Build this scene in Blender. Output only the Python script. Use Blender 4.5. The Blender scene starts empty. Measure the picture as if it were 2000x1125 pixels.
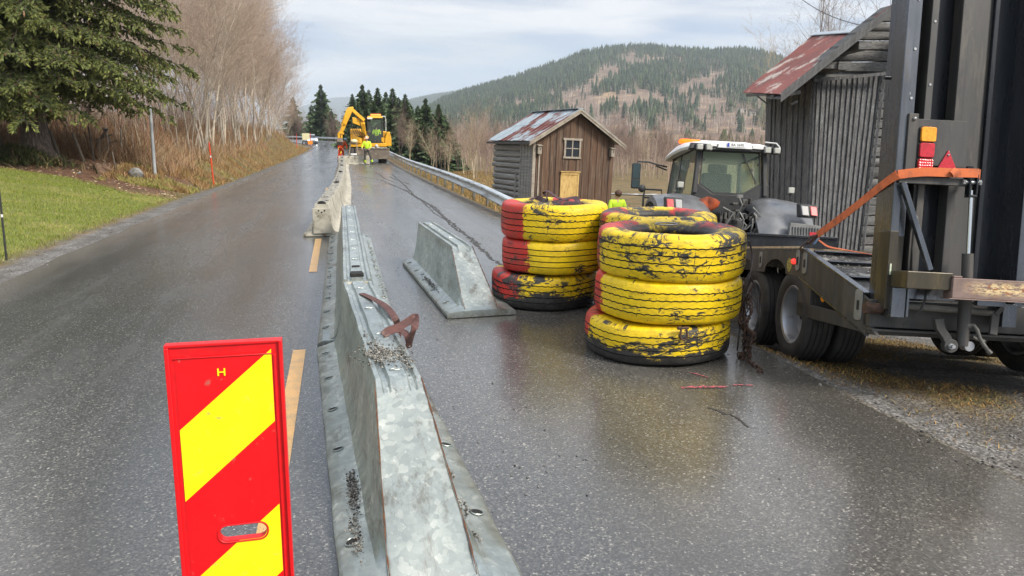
import bpy, bmesh, math, random
import numpy as np
from mathutils import Vector, Matrix
R = math.radians
SC = bpy.context.scene
rng = np.random.default_rng(7); random.seed(7)

# ---------------------------------------------------------------- camera
CAMH = 1.7; FPX = 1444.0; PITCH = R(11.45); YAW = R(13.15)
cam = bpy.data.objects.new('camera', bpy.data.cameras.new('camera'))
SC.collection.objects.link(cam)
cam.location = (0, 0, CAMH); cam.rotation_euler = (R(90) - PITCH, 0, -YAW)
cam.data.sensor_width = 36; cam.data.lens = 36 * FPX / 2000
cam.data.clip_start = .05; cam.data.clip_end = 30000
SC.camera = cam
# ---------------------------------------------------------------- sky + sun
SUN_EL, SUN_AZ = 42, 140          # azimuth clockwise from +Y: behind the camera, to the right
w = bpy.data.worlds.new('World'); SC.world = w; w.use_nodes = True
nt = w.node_tree; nt.nodes.clear()
def N(t, **k):
    n = nt.nodes.new(t)
    for a, b in k.items(): setattr(n, a, b)
    return n
L = nt.links.new
out = N('ShaderNodeOutputWorld'); bg = N('ShaderNodeBackground'); L(bg.outputs[0], out.inputs[0])
sky = N('ShaderNodeTexSky', sky_type='NISHITA', sun_disc=False, sun_elevation=R(SUN_EL), sun_rotation=R(SUN_AZ))
tc = N('ShaderNodeTexCoord')
sep = N('ShaderNodeSeparateXYZ'); L(tc.outputs['Generated'], sep.inputs[0])
mx = N('ShaderNodeMath', operation='MAXIMUM'); L(sep.outputs[2], mx.inputs[0]); mx.inputs[1].default_value = 0
ad = N('ShaderNodeMath', operation='ADD'); L(mx.outputs[0], ad.inputs[0]); ad.inputs[1].default_value = .13
dv = N('ShaderNodeVectorMath', operation='DIVIDE'); cb = N('ShaderNodeCombineXYZ')
for i in range(3): L(ad.outputs[0], cb.inputs[i])
L(tc.outputs['Generated'], dv.inputs[0]); L(cb.outputs[0], dv.inputs[1])
mpn = N('ShaderNodeMapping'); mpn.inputs['Scale'].default_value = (.6, 1.05, 0); mpn.inputs['Location'].default_value = (3.1, 1.7, 0)
mpn.inputs['Rotation'].default_value = (0, 0, R(-25))
L(dv.outputs[0], mpn.inputs[0])
n1 = N('ShaderNodeTexNoise'); n1.inputs['Scale'].default_value = 1.1; n1.inputs['Detail'].default_value = 8; n1.inputs['Roughness'].default_value = .56
n1.inputs['Distortion'].default_value = .35; L(mpn.outputs[0], n1.inputs['Vector'])
n2 = N('ShaderNodeTexNoise'); n2.inputs['Scale'].default_value = .45; n2.inputs['Detail'].default_value = 4; L(mpn.outputs[0], n2.inputs['Vector'])
def ramp(src, pts):
    r = N('ShaderNodeValToRGB'); e = r.color_ramp.elements
    while len(e) < len(pts): e.new(.5)
    for q, (p, c) in zip(e, pts): q.position = p; q.color = (*c, 1)
    L(src, r.inputs[0]); return r
# Nishita sky scaled, clouds laid over it
sc_ = N('ShaderNodeVectorMath', operation='SCALE'); L(sky.outputs[0], sc_.inputs[0]); sc_.inputs['Scale'].default_value = .085
cl = ramp(n1.outputs[0], [(.38, (.28, .38, .55)), (.46, (.38, .47, .61)), (.53, (.55, .59, .66)), (.62, (.76, .765, .78))])
cov = ramp(n2.outputs[0], [(.28, (.55, .55, .55)), (.5, (.92, .92, .92))])
m1 = N('ShaderNodeMix', data_type='RGBA'); L(cov.outputs[0], m1.inputs[0]); L(sc_.outputs[0], m1.inputs[6]); L(cl.outputs[0], m1.inputs[7])
# thin bright gap above the hills where the overcast ends
hz = ramp(sep.outputs[2], [(.0, (1, 1, 1)), (.05, (.75, .75, .75)), (.15, (0, 0, 0))])
m2 = N('ShaderNodeMix', data_type='RGBA'); m2.inputs[7].default_value = (.62, .70, .78, 1)
hm = N('ShaderNodeMath', operation='MULTIPLY'); L(hz.outputs[0], hm.inputs[0]); hm.inputs[1].default_value = .8
L(hm.outputs[0], m2.inputs[0]); L(m1.outputs[2], m2.inputs[6]); L(m2.outputs[2], bg.inputs[0])
# the overcast is brighter overhead than towards the horizon
br = ramp(sep.outputs[2], [(.0, (.82, .82, .82)), (.22, (.88, .87, .86)), (.45, (1.62, 1.50, 1.36)), (1, (1.85, 1.68, 1.5))])
m3_ = N('ShaderNodeMix', data_type='RGBA', blend_type='MULTIPLY'); m3_.inputs[0].default_value = 1; L(m2.outputs[2], m3_.inputs[6]); L(br.outputs[0], m3_.inputs[7]); L(m3_.outputs[2], bg.inputs[0])
bg.inputs[1].default_value = 1.0
sun = bpy.data.objects.new('sun', bpy.data.lights.new('sun', 'SUN')); SC.collection.objects.link(sun)
sun.data.energy = 2.9; sun.data.angle = R(16); sun.data.color = (1, .93, .82)
sd = Vector((math.sin(R(SUN_AZ)) * math.cos(R(SUN_EL)), math.cos(R(SUN_AZ)) * math.cos(R(SUN_EL)), math.sin(R(SUN_EL))))
sun.rotation_euler = sd.to_track_quat('Z', 'Y').to_euler()
vs = SC.view_settings; vs.view_transform = 'Standard'; vs.look = 'None'; vs.exposure = .64; vs.gamma = 1
SC.cycles.max_bounces = 6; SC.cycles.volume_bounces = 1; SC.cycles.transparent_max_bounces = 8

# ---------------------------------------------------------------- helpers
COL = SC.collection
class MB:
    """collects shapes; build() links them as ONE mesh object"""
    def __init__(s): s.v = []; s.f = []; s.m = []
    def add(s, vs, fs, m=0, M=None):
        b = len(s.v)
        s.v += [tuple(M @ Vector(p)) if M is not None else tuple(p) for p in vs]
        s.f += [tuple(b + i for i in f) for f in fs]; s.m += [m] * len(fs); return s
    def hexa(s, p, m=0, M=None):       # p: 4 bottom (ccw), 4 top
        return s.add(p, [(3, 2, 1, 0), (4, 5, 6, 7), (0, 1, 5, 4), (1, 2, 6, 5), (2, 3, 7, 6), (3, 0, 4, 7)], m, M)
    def box(s, x0, x1, y0, y1, z0, z1, m=0, M=None):
        return s.hexa([(x0, y0, z0), (x1, y0, z0), (x1, y1, z0), (x0, y1, z0), (x0, y0, z1), (x1, y0, z1), (x1, y1, z1), (x0, y1, z1)], m, M)
    def bar(s, a, b, w, h, m=0, up=(0, 0, 1)):
        a = Vector(a); b = Vector(b); d = (b - a).normalized(); u = Vector(up)
        if abs(d.dot(u)) > .98: u = Vector((0, 1, 0))
        x = d.cross(u).normalized() * w / 2; y = x.cross(d).normalized() * h / 2
        return s.hexa([a - x - y, a + x - y, a + x + y, a - x + y, b - x - y, b + x - y, b + x + y, b - x + y], m)
    def prism(s, pts, axis, a0, a1, m=0, M=None):   # 2d outline extruded along an axis
        def P(p, a): return {'x': (a, p[0], p[1]), 'y': (p[0], a, p[1]), 'z': (p[0], p[1], a)}[axis]
        n = len(pts); vs = [P(p, a0) for p in pts] + [P(p, a1) for p in pts]
        fs = [tuple(range(n))[::-1], tuple(range(n, 2 * n))] + [(i, (i + 1) % n, n + (i + 1) % n, n + i) for i in range(n)]
        return s.add(vs, fs, m, M)
    def loft(s, rings, m=0, cap=True, closed=True, M=None):
        n = len(rings[0]); vs = [p for r in rings for p in r]; fs = []
        for k in range(len(rings) - 1):
            for i in range(n if closed else n - 1):
                j = (i + 1) % n; fs.append((k * n + i, k * n + j, (k + 1) * n + j, (k + 1) * n + i))
        if cap: fs += [tuple(range(n))[::-1], tuple(range((len(rings) - 1) * n, len(rings) * n))]
        return s.add(vs, fs, m, M)
    def tube(s, path, r, n=8, m=0, cap=True):
        path = [Vector(p) for p in path]; rs = r if isinstance(r, (list, tuple)) else [r] * len(path)
        rings = []; u = None
        for i, p in enumerate(path):
            d = (path[min(i + 1, len(path) - 1)] - path[max(i - 1, 0)]).normalized()
            if u is None: u = d.orthogonal().normalized()
            u = (u - d * u.dot(d)); u = u.normalized() if u.length > 1e-6 else d.orthogonal().normalized()
            v = d.cross(u); rings.append([p + (u * math.cos(2 * math.pi * k / n) + v * math.sin(2 * math.pi * k / n)) * rs[i] for k in range(n)])
        return s.loft(rings, m, cap)
    def lathe(s, prof, n=32, axis='z', c=(0, 0, 0), m=0, cap=False, close=False):
        rings = []
        for r, a in (prof + [prof[0]] if close else prof):
            ring = []
            for k in range(n):
                t = 2 * math.pi * k / n; x, y = r * math.cos(t), r * math.sin(t)
                q = {'z': (x, y, a), 'x': (a, x, y), 'y': (y, a, x)}[axis]; ring.append((q[0] + c[0], q[1] + c[1], q[2] + c[2]))
            rings.append(ring)
        return s.loft(rings, m, cap)
    def ball(s, c, r, n=12, k=8, m=0, sq=(1, 1, 1)):
        rings = [[(c[0] + sq[0] * r * math.sin(math.pi * j / k) * math.cos(2 * math.pi * i / n), c[1] + sq[1] * r * math.sin(math.pi * j / k) * math.sin(2 * math.pi * i / n),
                   c[2] - sq[2] * r * math.cos(math.pi * j / k)) for i in range(n)] for j in range(k + 1)]
        rings[0] = [(c[0] + 1e-4 * math.cos(i), c[1] + 1e-4 * math.sin(i), c[2] - sq[2] * r) for i in range(n)]
        return s.loft(rings, m, True)
    def build(s, name, mats, parent=None, smooth=True, bevel=0, norm=True, ang=38, loc=None, seg=2, M=None):
        me = bpy.data.meshes.new(name); me.from_pydata(s.v, [], s.f)
        for mt in (mats if isinstance(mats, (list, tuple)) else [mats]): me.materials.append(mt)
        me.polygons.foreach_set('material_index', s.m)
        if M is not None: me.transform(M)
        if norm:
            bm = bmesh.new(); bm.from_mesh(me); bmesh.ops.recalc_face_normals(bm, faces=bm.faces); bm.to_mesh(me); bm.free()
        if smooth: me.shade_smooth(); me.set_sharp_from_angle(angle=R(ang))
        me.update(); o = bpy.data.objects.new(name, me); COL.objects.link(o)
        if parent is not None: o.parent = parent
        if loc: o.location = loc
        if bevel:
            b = o.modifiers.new('bevel', 'BEVEL'); b.width = bevel; b.segments = seg; b.limit_method = 'ANGLE'; b.angle_limit = R(35)
        return o
def npmesh(name, v, f, mats, cols=None, parent=None, mi=None, smooth=False):
    v = np.asarray(v, dtype=np.float32); f = np.asarray(f, dtype=np.int32); k = f.shape[1]
    me = bpy.data.meshes.new(name); me.vertices.add(len(v)); me.vertices.foreach_set('co', v.ravel())
    me.loops.add(f.size); me.loops.foreach_set('vertex_index', f.ravel())
    me.polygons.add(len(f)); me.polygons.foreach_set('loop_start', np.arange(0, f.size, k, dtype=np.int32))
    for mt in (mats if isinstance(mats, (list, tuple)) else [mats]): me.materials.append(mt)
    if mi is not None: me.polygons.foreach_set('material_index', np.asarray(mi, dtype=np.int32))
    me.update(calc_edges=True)
    if cols is not None:
        a = me.color_attributes.new('col', 'FLOAT_COLOR', 'POINT'); c = np.ones((len(v), 4), np.float32); c[:, :3] = cols; a.data.foreach_set('color', c.ravel())
    if smooth: me.shade_smooth()
    o = bpy.data.objects.new(name, me); COL.objects.link(o)
    if parent is not None: o.parent = parent
    return o
def split_obj(o, cap=70):
    """separate pieces of one mesh that do not touch each other become objects of their own"""
    me = o.data; n = len(me.vertices)
    if n > 30000: return
    par = list(range(n))
    def find(a):
        while par[a] != a: par[a] = par[par[a]]; a = par[a]
        return a
    for e in me.edges:
        a, b = find(e.vertices[0]), find(e.vertices[1])
        if a != b: par[a] = b
    isl = {}
    for i in range(n): isl.setdefault(find(i), []).append(i)
    if len(isl) < 2 or len(isl) > 600: return
    co = np.array([v.co[:] for v in me.vertices]); G_ = [[ids, co[ids].min(0) - .003, co[ids].max(0) + .003] for ids in isl.values()]; ch = True
    while ch:
        ch = False; out_ = []
        for g in G_:
            for h in out_:
                if np.all(g[1] <= h[2]) and np.all(h[1] <= g[2]): h[0] = h[0] + g[0]; h[1] = np.minimum(h[1], g[1]); h[2] = np.maximum(h[2], g[2]); ch = True; break
            else: out_.append(g)
        G_ = out_
    if len(G_) < 2 or len(G_) > cap: return
    nm = o.name.split('.')[0]
    if nm.endswith('s') and not nm.endswith('ss'): nm = nm[:-1]
    o.name = nm
    for k, (ids, _a, _b) in enumerate(G_[::-1]):
        keep = set(ids); m2 = me.copy() if k < len(G_) - 1 else me; bm = bmesh.new(); bm.from_mesh(m2); bm.verts.ensure_lookup_table(); bmesh.ops.delete(bm, geom=[v for i, v in enumerate(bm.verts) if i not in keep], context='VERTS'); bm.to_mesh(m2); bm.free(); m2.name = nm
        if m2 is not me: c = o.copy(); c.data = m2; c.name = nm; COL.objects.link(c)
def tag(o, label=None, cat=None, group=None, kind=None):
    for k, v in (('label', label), ('category', cat), ('group', group), ('kind', kind)):
        if v: o[k] = v
    return o
def empty(name, loc=(0, 0, 0), rot=(0, 0, 0), label=None, cat=None, group=None):
    o = bpy.data.objects.new(name, None); COL.objects.link(o); o.location = loc; o.rotation_euler = rot; o.empty_display_size = .2
    return tag(o, label, cat, group)
def copy_tree(o, parent=None):
    c = o.copy(); COL.objects.link(c); c.parent = parent
    for ch in o.children: copy_tree(ch, c)
    return c
def text(name, body, size, mat, parent, M, depth=.002, sx=1):
    cu = bpy.data.curves.new(name, 'FONT'); cu.body = body; cu.size = size; cu.extrude = depth; cu.align_x = 'CENTER'; cu.align_y = 'CENTER'; cu.offset = size * .012
    t = bpy.data.objects.new(name, cu); COL.objects.link(t); bpy.context.view_layer.update()
    me = bpy.data.meshes.new_from_object(t); bpy.data.objects.remove(t)
    me.transform(M @ Matrix.Diagonal((sx, 1, 1, 1))); me.materials.clear(); me.materials.append(mat)
    o = bpy.data.objects.new(name, me); COL.objects.link(o); o.parent = parent; return o

# ---------------------------------------------------------------- materials
class MatB:
    def __init__(s, name):
        s.m = bpy.data.materials.new(name); s.m.use_nodes = True; s.t = s.m.node_tree; s.b = s.t.nodes['Principled BSDF']
        s.co = s.n('ShaderNodeTexCoord').outputs['Object']
    def n(s, t, **k):
        q = s.t.nodes.new(t)
        for a, b in k.items(): setattr(q, a, b)
        return q
    def l(s, a, b): s.t.links.new(a, b)
    def set(s, nm, v):
        if isinstance(v, bpy.types.NodeSocket): s.l(v, s.b.inputs[nm])
        else: s.b.inputs[nm].default_value = (*v, 1) if isinstance(v, tuple) and len(v) == 3 else v
        return s
    def map(s, scale=(1, 1, 1), rot=(0, 0, 0), src=None, loc=(0, 0, 0)):
        m = s.n('ShaderNodeMapping'); m.inputs['Scale'].default_value = scale; m.inputs['Rotation'].default_value = rot; m.inputs['Location'].default_value = loc
        s.l(src or s.co, m.inputs[0]); return m.outputs[0]
    def noise(s, scale, detail=5, rough=.55, vec=None, dist=0):
        q = s.n('ShaderNodeTexNoise'); q.inputs['Scale'].default_value = scale; q.inputs['Detail'].default_value = detail
        q.inputs['Roughness'].default_value = rough; q.inputs['Distortion'].default_value = dist; s.l(vec or s.co, q.inputs['Vector']); return q.outputs[0]
    def vor(s, scale, vec=None, feature='F1', out='Distance', rnd=1):
        q = s.n('ShaderNodeTexVoronoi', feature=feature); q.inputs['Scale'].default_value = scale; q.inputs['Randomness'].default_value = rnd
        s.l(vec or s.co, q.inputs['Vector']); return q.outputs[out]
    def ramp(s, src, pts, interp='LINEAR'):
        r = s.n('ShaderNodeValToRGB'); r.color_ramp.interpolation = interp; e = r.color_ramp.elements
        while len(e) < len(pts): e.new(.5)
        for q, (p, c) in zip(e, pts): q.position = p; q.color = (*c, 1) if isinstance(c, tuple) else (c, c, c, 1)
        s.l(src, r.inputs[0]); return r.outputs[0]
    def mix(s, f, a, b, mode='MIX'):
        q = s.n('ShaderNodeMix', data_type='RGBA', blend_type=mode)
        for i, x in ((0, f), (6, a), (7, b)):
            if isinstance(x, bpy.types.NodeSocket): s.l(x, q.inputs[i])
            else: q.inputs[i].default_value = (x if i == 0 else ((*x, 1) if isinstance(x, tuple) else (x, x, x, 1)))
        return q.outputs[2]
    def math(s, op, a, b=0, c=0):
        q = s.n('ShaderNodeMath', operation=op)
        for i, x in enumerate((a, b, c)):
            if isinstance(x, bpy.types.NodeSocket): s.l(x, q.inputs[i])
            else: q.inputs[i].default_value = x
        return q.outputs[0]
    def sepxyz(s, src=None):
        q = s.n('ShaderNodeSeparateXYZ'); s.l(src or s.co, q.inputs[0]); return q.outputs
    def bump(s, h, strength=.5, dist=.01):
        q = s.n('ShaderNodeBump'); q.inputs['Strength'].default_value = strength; q.inputs['Distance'].default_value = dist
        s.l(h, q.inputs['Height']); s.l(q.outputs[0], s.b.inputs['Normal']); return s
def pbr(name, c1, c2=None, scale=6, rough=(.45, .65), metal=0, bump=0, bscale=40, bd=.004, stretch=(1, 1, 1), dirt=None, dpos=(.55, .68), dscale=3, detail=6):
    s = MatB(name); v = s.map(stretch); f = s.noise(scale, detail, .6, v)
    s.set('Base Color', c1); c2 = c2 or tuple(x * .75 for x in c1)
    c = s.mix(s.ramp(f, [(.35, 0.), (.65, 1.)]), c1, c2)
    if dirt: c = s.mix(s.ramp(s.noise(dscale, 8, .65, s.map(stretch, loc=(5, 2, 1))), [(dpos[0], 0.), (dpos[1], 1.)]), c, dirt)
    s.set('Base Color', c); s.set('Roughness', s.ramp(s.noise(scale * 1.7, 5), [(.3, rough[0]), (.7, rough[1])])); s.set('Metallic', metal)
    if bump: s.bump(s.noise(bscale, 6, .6, v), bump, bd)
    return s.m
def leafmat(name, rough=.65, trans=.0):
    s = MatB(name); a = s.n('ShaderNodeAttribute', attribute_name='col'); s.set('Base Color', a.outputs['Color']); s.set('Roughness', rough)
    s.b.inputs['Specular IOR Level'].default_value = .25
    if trans: s.b.inputs['Subsurface Weight'].default_value = 0
    return s.m
LEAF = leafmat('foliage'); TWIG = leafmat('twig', .8)
def glow(name, c, st):
    s = MatB(name); s.set('Base Color', c); s.b.inputs['Emission Color'].default_value = (*c, 1); s.b.inputs['Emission Strength'].default_value = st; return s.m

# ---------------------------------------------------------------- camera rays (to measure the place)
_M = cam.rotation_euler.to_matrix(); _C = Vector(cam.location)
def ray(x, y): return (_M @ Vector(((x - 1000) / FPX, (562.5 - y) / FPX, -1.0)))
def atD(x, y, D): return _C + ray(x, y) * D
def onZ(x, y, z=0):
    d = ray(x, y); return _C + d * ((z - CAMH) / d.z)

# ---------------------------------------------------------------- the lie of the land
_yl = [-15, 14, 18, 26, 41, 70, 95, 108, 122, 138, 155, 175, 300]; _xl = [-3.95, -4.0, -3.95, -3.82, -3.6, -3.3, -3.0, -3.0, -4.3, -8, -15, -30, -160]
_yr = [-15, 15, 30, 46, 67, 90, 115, 140, 160, 180, 200, 320]; _xr = [3.3, 3.3, 3.35, 3.5, 3.9, 4.0, 3.0, 0, -6, -16, -32, -160]
def XL(Y): return np.interp(Y, _yl, _xl)
def XR(Y): return np.interp(Y, _yr, _xr)
def ZR(Y): return np.interp(Y, [0, 60, 90, 108, 124, 140, 160, 200, 400], [0, 0, .15, .35, .8, 1.15, 1.4, 1.8, 3])
def sst(a, b, x): t = np.clip((x - a) / (b - a), 0, 1); return t * t * (3 - 2 * t)
def vnoise(X, Y, s, seed=0):
    X = X * s + seed * 17.3; Y = Y * s + seed * 7.7
    return (np.sin(X * 1.3 + 1.7 * np.sin(Y * .9 + seed)) + np.sin(Y * 1.7 + 1.3 * np.sin(X * 1.1 + 2 * seed)) + .6 * np.sin(X * 2.9 + Y * 2.3) + .5 * np.sin(Y * 4.1 - X * 3.3 + seed)) / 3.1
TRM = Matrix.Rotation(R(-13.15), 3, 'Z') @ Matrix.Rotation(R(-8.4), 3, 'X') @ Matrix.Rotation(R(3), 3, 'Y')
TRO = Vector((3.324, 4.0, .071)); _tn = TRM @ Vector((0, 0, 1))
def plane_t(X, Y): return TRO.z - (_tn.x * (X - TRO.x) + _tn.y * (Y - TRO.y)) / _tn.z
def ground(X, Y):
    X = np.asarray(X, float); Y = np.asarray(Y, float)
    zr = ZR(Y); dl = XL(Y) - X; dr = X - XR(Y)
    # left side: lawn, then bank
    lawn = .17 * np.clip(dl - .6, 0, 6) + .30 * np.clip(dl - 6.6, 0, 12) + .05 * np.clip(dl - 18, 0, 100)
    hb = np.interp(Y, [30, 45, 60, 78, 88, 98, 106, 113, 300], [1.25, 1.6, 1.9, 2.25, 2.1, 1.1, .3, .0, .0])
    bank = hb * sst(.5, 3.4, dl) + .09 * np.clip(dl - 3.4, 0, 80) * (1 - sst(85, 112, Y)) - .08 * sst(.3, .6, dl) * (1 - sst(.8, 1.3, dl))
    k = sst(24, 33, Y); left = lawn * (1 - k) + bank * k
    left = left + (.05 + .06 * sst(3, 8, dl)) * vnoise(X, Y, 1.4, 1) * sst(.8, 2, dl) + .12 * vnoise(X, Y, .35, 2) * sst(6, 12, dl)
    # right side: side road going down, field below
    base = np.minimum(-.03, np.maximum(-1.72, plane_t(X, Y)))
    near = base * sst(.0, .55, dr)
    far = (-.10 * sst(.3, .8, dr) - 1.55 * sst(.9, 5.5, dr)) + .04 * vnoise(X, Y, 1.1, 3) * sst(1, 2, dr)
    k2 = sst(11, 16, Y); right = near * (1 - k2) + far * k2
    right = right - .018 * np.clip(dr - 8, 0, 60) - .035 * np.clip(dr - 25, 0, 60) + .1 * vnoise(X, Y, .2, 4) * sst(8, 20, dr)
    dist = np.hypot(X, Y)
    z = zr + np.where(dl > 0, left * np.minimum(1, 1), np.where(dr > 0, right, 0))
    z = z - .03 - .03 * sst(60, 140, Y)
    z = np.where(dist > 260, np.minimum(z, z * (1 - sst(260, 520, dist)) - 3 * sst(260, 520, dist)), z)
    return z
def G1(x, y): return float(ground(x, y))
def at(px, py, D0=2, D1=400):           # where the sight line meets the land
    d = ray(px, py); t = D0
    while t < D1:
        p = _C + d * t
        if p.z < G1(p.x, p.y): return Vector((p.x, p.y, G1(p.x, p.y)))
        t += .03 + t * .002
    p = _C + d * D1; return Vector((p.x, p.y, G1(p.x, p.y)))
# ================================================================ GROUND
def gridmesh(name, xs, ys, fz, mat, colf=None, smooth=True):
    X, Y = np.meshgrid(xs, ys); Z = fz(X, Y); v = np.stack([X, Y, Z], -1).reshape(-1, 3)
    nx, ny = len(xs), len(ys); i = np.arange(nx - 1)[None, :] + nx * np.arange(ny - 1)[:, None]; i = i.ravel()
    f = np.stack([i, i + 1, i + 1 + nx, i + nx], 1)
    return npmesh(name, v, f, mat, colf(X.ravel(), Y.ravel()) if colf else None, smooth=smooth)
# zone colours: r = lawn, g = gravel, b = needle soil ; rest is dry grass
def lawn_w(X, Y):
    dl = XL(Y) - X; top = 24.4 + .35 * np.sin(X * 1.3) - np.clip(X + 6.5, 0, 3) * .9
    return sst(.62, .82, dl + .08 * vnoise(X, Y, 3, 5)) * (1 - sst(top - .5, top + .3, Y + .3 * vnoise(X, Y, 2, 6)))
def zones(X, Y):
    dl = XL(Y) - X; dr = X - XR(Y)
    lw = lawn_w(X, Y)
    gr = (dl > 0) * (1 - sst(.45, .75, dl + .1 * vnoise(X, Y, 4, 7)))
    gr = np.maximum(gr, (dr > 0) * np.where(Y < 12.5, 1 - .95 * sst(-.05, .25, vnoise(X, Y, 1.1, 8) - .0) * (dr < 3.2) * sst(.2, .45, dr), (1 - sst(.25, .5, dr)) * .8))
    gr = gr * (1 - (dr > 0) * sst(15, 18, Y) * sst(.3, .6, dr))
    so = (dl > 1.3) * (1 - sst(28.8, 30.8, Y + .8 * vnoise(X, Y, .9, 4))) * sst(23.3, 24.1, Y) * (1 - lw)
    return np.stack([lw, gr, so], -1)
s = MatB('ground_mix'); at_ = s.n('ShaderNodeAttribute', attribute_name='col'); sp = s.n('ShaderNodeSeparateColor'); s.l(at_.outputs['Color'], sp.inputs[0])
lawnc = s.mix(s.ramp(s.noise(2.2, 5), [(.35, 0.), (.65, 1.)]), (.16, .19, .03), (.22, .21, .05))
lawnc = s.mix(s.ramp(s.noise(60, 3), [(.4, 0.), (.7, 1.)]), lawnc, (.07, .09, .018)); lawnc = s.mix(s.ramp(s.noise(.8, 7, .7), [(.50, 0.), (.66, .7)]), lawnc, (.26, .22, .07))
dry = s.mix(s.ramp(s.noise(1.1, 7, .65), [(.38, 0.), (.6, 1.)]), (.25, .165, .065), (.115, .105, .035))
dry = s.mix(s.ramp(s.noise(14, 6, .7), [(.45, 0.), (.62, 1.)]), dry, (.085, .045, .022))
grv = s.ramp(s.vor(55, out='Color'), [(.2, (.08, .075, .07)), (.6, (.17, .163, .155)), (.95, (.34, .33, .31))])
grv = s.mix(s.ramp(s.noise(3, 5), [(.4, 0.), (.6, .6)]), grv, (.06, .05, .038))
soil = s.mix(s.ramp(s.noise(9, 7, .7), [(.4, 0.), (.62, 1.)]), (.085, .04, .022), (.17, .09, .05))
c = s.mix(sp.outputs[0], dry, lawnc); c = s.mix(sp.outputs[2], c, soil); c = s.mix(sp.outputs[1], c, grv)
s.set('Base Color', c); s.set('Roughness', .85); s.bump(s.math('ADD', s.noise(25, 6, .7), s.vor(45)), .7, .02)
GROUND = s.m
def dens(lo, hi, n, c0, c1, step):      # fine between c0..c1, growing outside
    inner = list(np.arange(c0, c1, step)); a = []; d = step; x = c0
    while x > lo: d *= 1.16; x -= d; a.append(x)
    b = []; d = step; x = c1
    while x < hi: b.append(x); d *= 1.16; x += d
    return np.array(sorted(a) + inner + b + [hi])
xs = dens(-9000, 9000, 0, -14, 12, .2); ys = dens(-60, 12000, 0, 1, 45, .25)
gr_ = gridmesh('ground', xs, ys, ground, GROUND, zones); tag(gr_, kind='structure')

# ---- road: one sheet following the edges
s = MatB('wet_asphalt'); v2 = s.co
cell = s.vor(115, out='Color'); cs = s.n('ShaderNodeSeparateColor'); s.l(cell, cs.inputs[0])
stone = s.ramp(cs.outputs[0], [(.0, (.044, .044, .044)), (.5, (.071, .071, .071)), (.8, (.098, .097, .094)), (.95, (.155, .15, .138)), (1., (.33, .32, .285))])
patch = s.ramp(s.noise(.55, 5, .6, s.map((1, .35, 1))), [(.35, .80), (.7, 1.18)])
stone = s.mix(1, stone, patch, 'MULTIPLY')
xyz = s.sepxyz()
edge = s.ramp(s.math('ADD', s.math('MULTIPLY', xyz[0], -1), s.math('MULTIPLY', s.noise(1.2, 6), .5)), [(.0, 0.), (1., 1.)])
m = s.n('ShaderNodeMapRange'); s.l(s.math('ADD', s.math('MULTIPLY', xyz[0], -1), s.math('MULTIPLY', s.noise(1.3, 6), .55)), m.inputs[0]); m.inputs[1].default_value = 3.55; m.inputs[2].default_value = 4.1; m.inputs[3].default_value = 0; m.inputs[4].default_value = .75
stone = s.mix(m.outputs[0], stone, (.17, .155, .14))
# brown mud film on the closed lane near the tyres and gravelly right margin
m3 = s.n('ShaderNodeMapRange'); s.l(s.math('ADD', xyz[0], s.math('MULTIPLY', s.noise(.9, 7, .65), 1.6)), m3.inputs[0]); m3.inputs[1].default_value = 2.0; m3.inputs[2].default_value = 4.0; m3.inputs[4].default_value = .30
stone = s.mix(m3.outputs[0], stone, (.105, .085, .052))
# old patch seams / cracks, wandering
crk = s.vor(.42, s.map((1.6, .45, 1), src=None), 'DISTANCE_TO_EDGE')
wob = s.n('ShaderNodeMix', data_type='VECTOR'); nz = s.n('ShaderNodeTexNoise'); nz.inputs['Scale'].default_value = 1.7; nz.inputs['Detail'].default_value = 6; s.l(s.co, nz.inputs['Vector'])
wob.inputs[0].default_value = .18; s.l(s.co, wob.inputs[4]); s.l(nz.outputs['Color'], wob.inputs[5])
crk = s.vor(.55, s.map((1.5, .35, 1), src=wob.outputs[1]), 'DISTANCE_TO_EDGE')
cm = s.ramp(crk, [(0, 1.), (.012, 0.)])
cmk = s.n('ShaderNodeMapRange'); s.l(xyz[0], cmk.inputs[0]); cmk.inputs[1].default_value = .8; cmk.inputs[2].default_value = 1.4
cm = s.math('MULTIPLY', s.math('MULTIPLY', cm, cmk.outputs[0]), s.ramp(s.noise(.8, 3), [(.46, 0.), (.56, .8)]))
trk = s.n('ShaderNodeMapRange'); s.l(s.math('ADD', xyz[0], s.math('MULTIPLY', s.noise(.35, 3), .35)), trk.inputs[0]); trk.inputs[1].default_value = -4.2; trk.inputs[2].default_value = 3.8
track = s.ramp(trk.outputs[0], [(.06, 0.), (.14, 1.), (.22, 0.), (.32, 0.), (.41, 1.), (.47, 0.), (.66, 0.), (.72, .9), (.78, 0.), (.86, 0.), (.91, .8), (.97, 0.)])
track = s.math('MULTIPLY', track, s.ramp(s.noise(.7, 6, .65, s.map((2.5, .2, 1))), [(.35, .35), (.65, 1.)]))
stone = s.mix(s.math('MULTIPLY', track, .5), stone, (.05, .049, .048))
s.set('Base Color', stone)
streak = s.noise(1.1, 6, .6, s.map((2.2, .12, 1)))
wet = s.ramp(s.math('ADD', s.math('MULTIPLY', streak, .6), s.math('MULTIPLY', s.noise(.45, 6, .6), .4)), [(.36, .15), (.64, .34)])
wet = s.mix(s.math('MULTIPLY', track, .6), wet, .15); s.set('Roughness', wet); s.b.inputs['Specular IOR Level'].default_value = .75
s.bump(s.math('ADD', s.math('MULTIPLY', s.vor(115), .8), s.noise(30, 4)), .10, .003)
ASPH = s.m
ys = np.unique(np.concatenate([np.arange(-12, 60, 1.0), np.arange(60, 210, 3.0)])); us = np.linspace(0, 1, 25)
V = []
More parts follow.
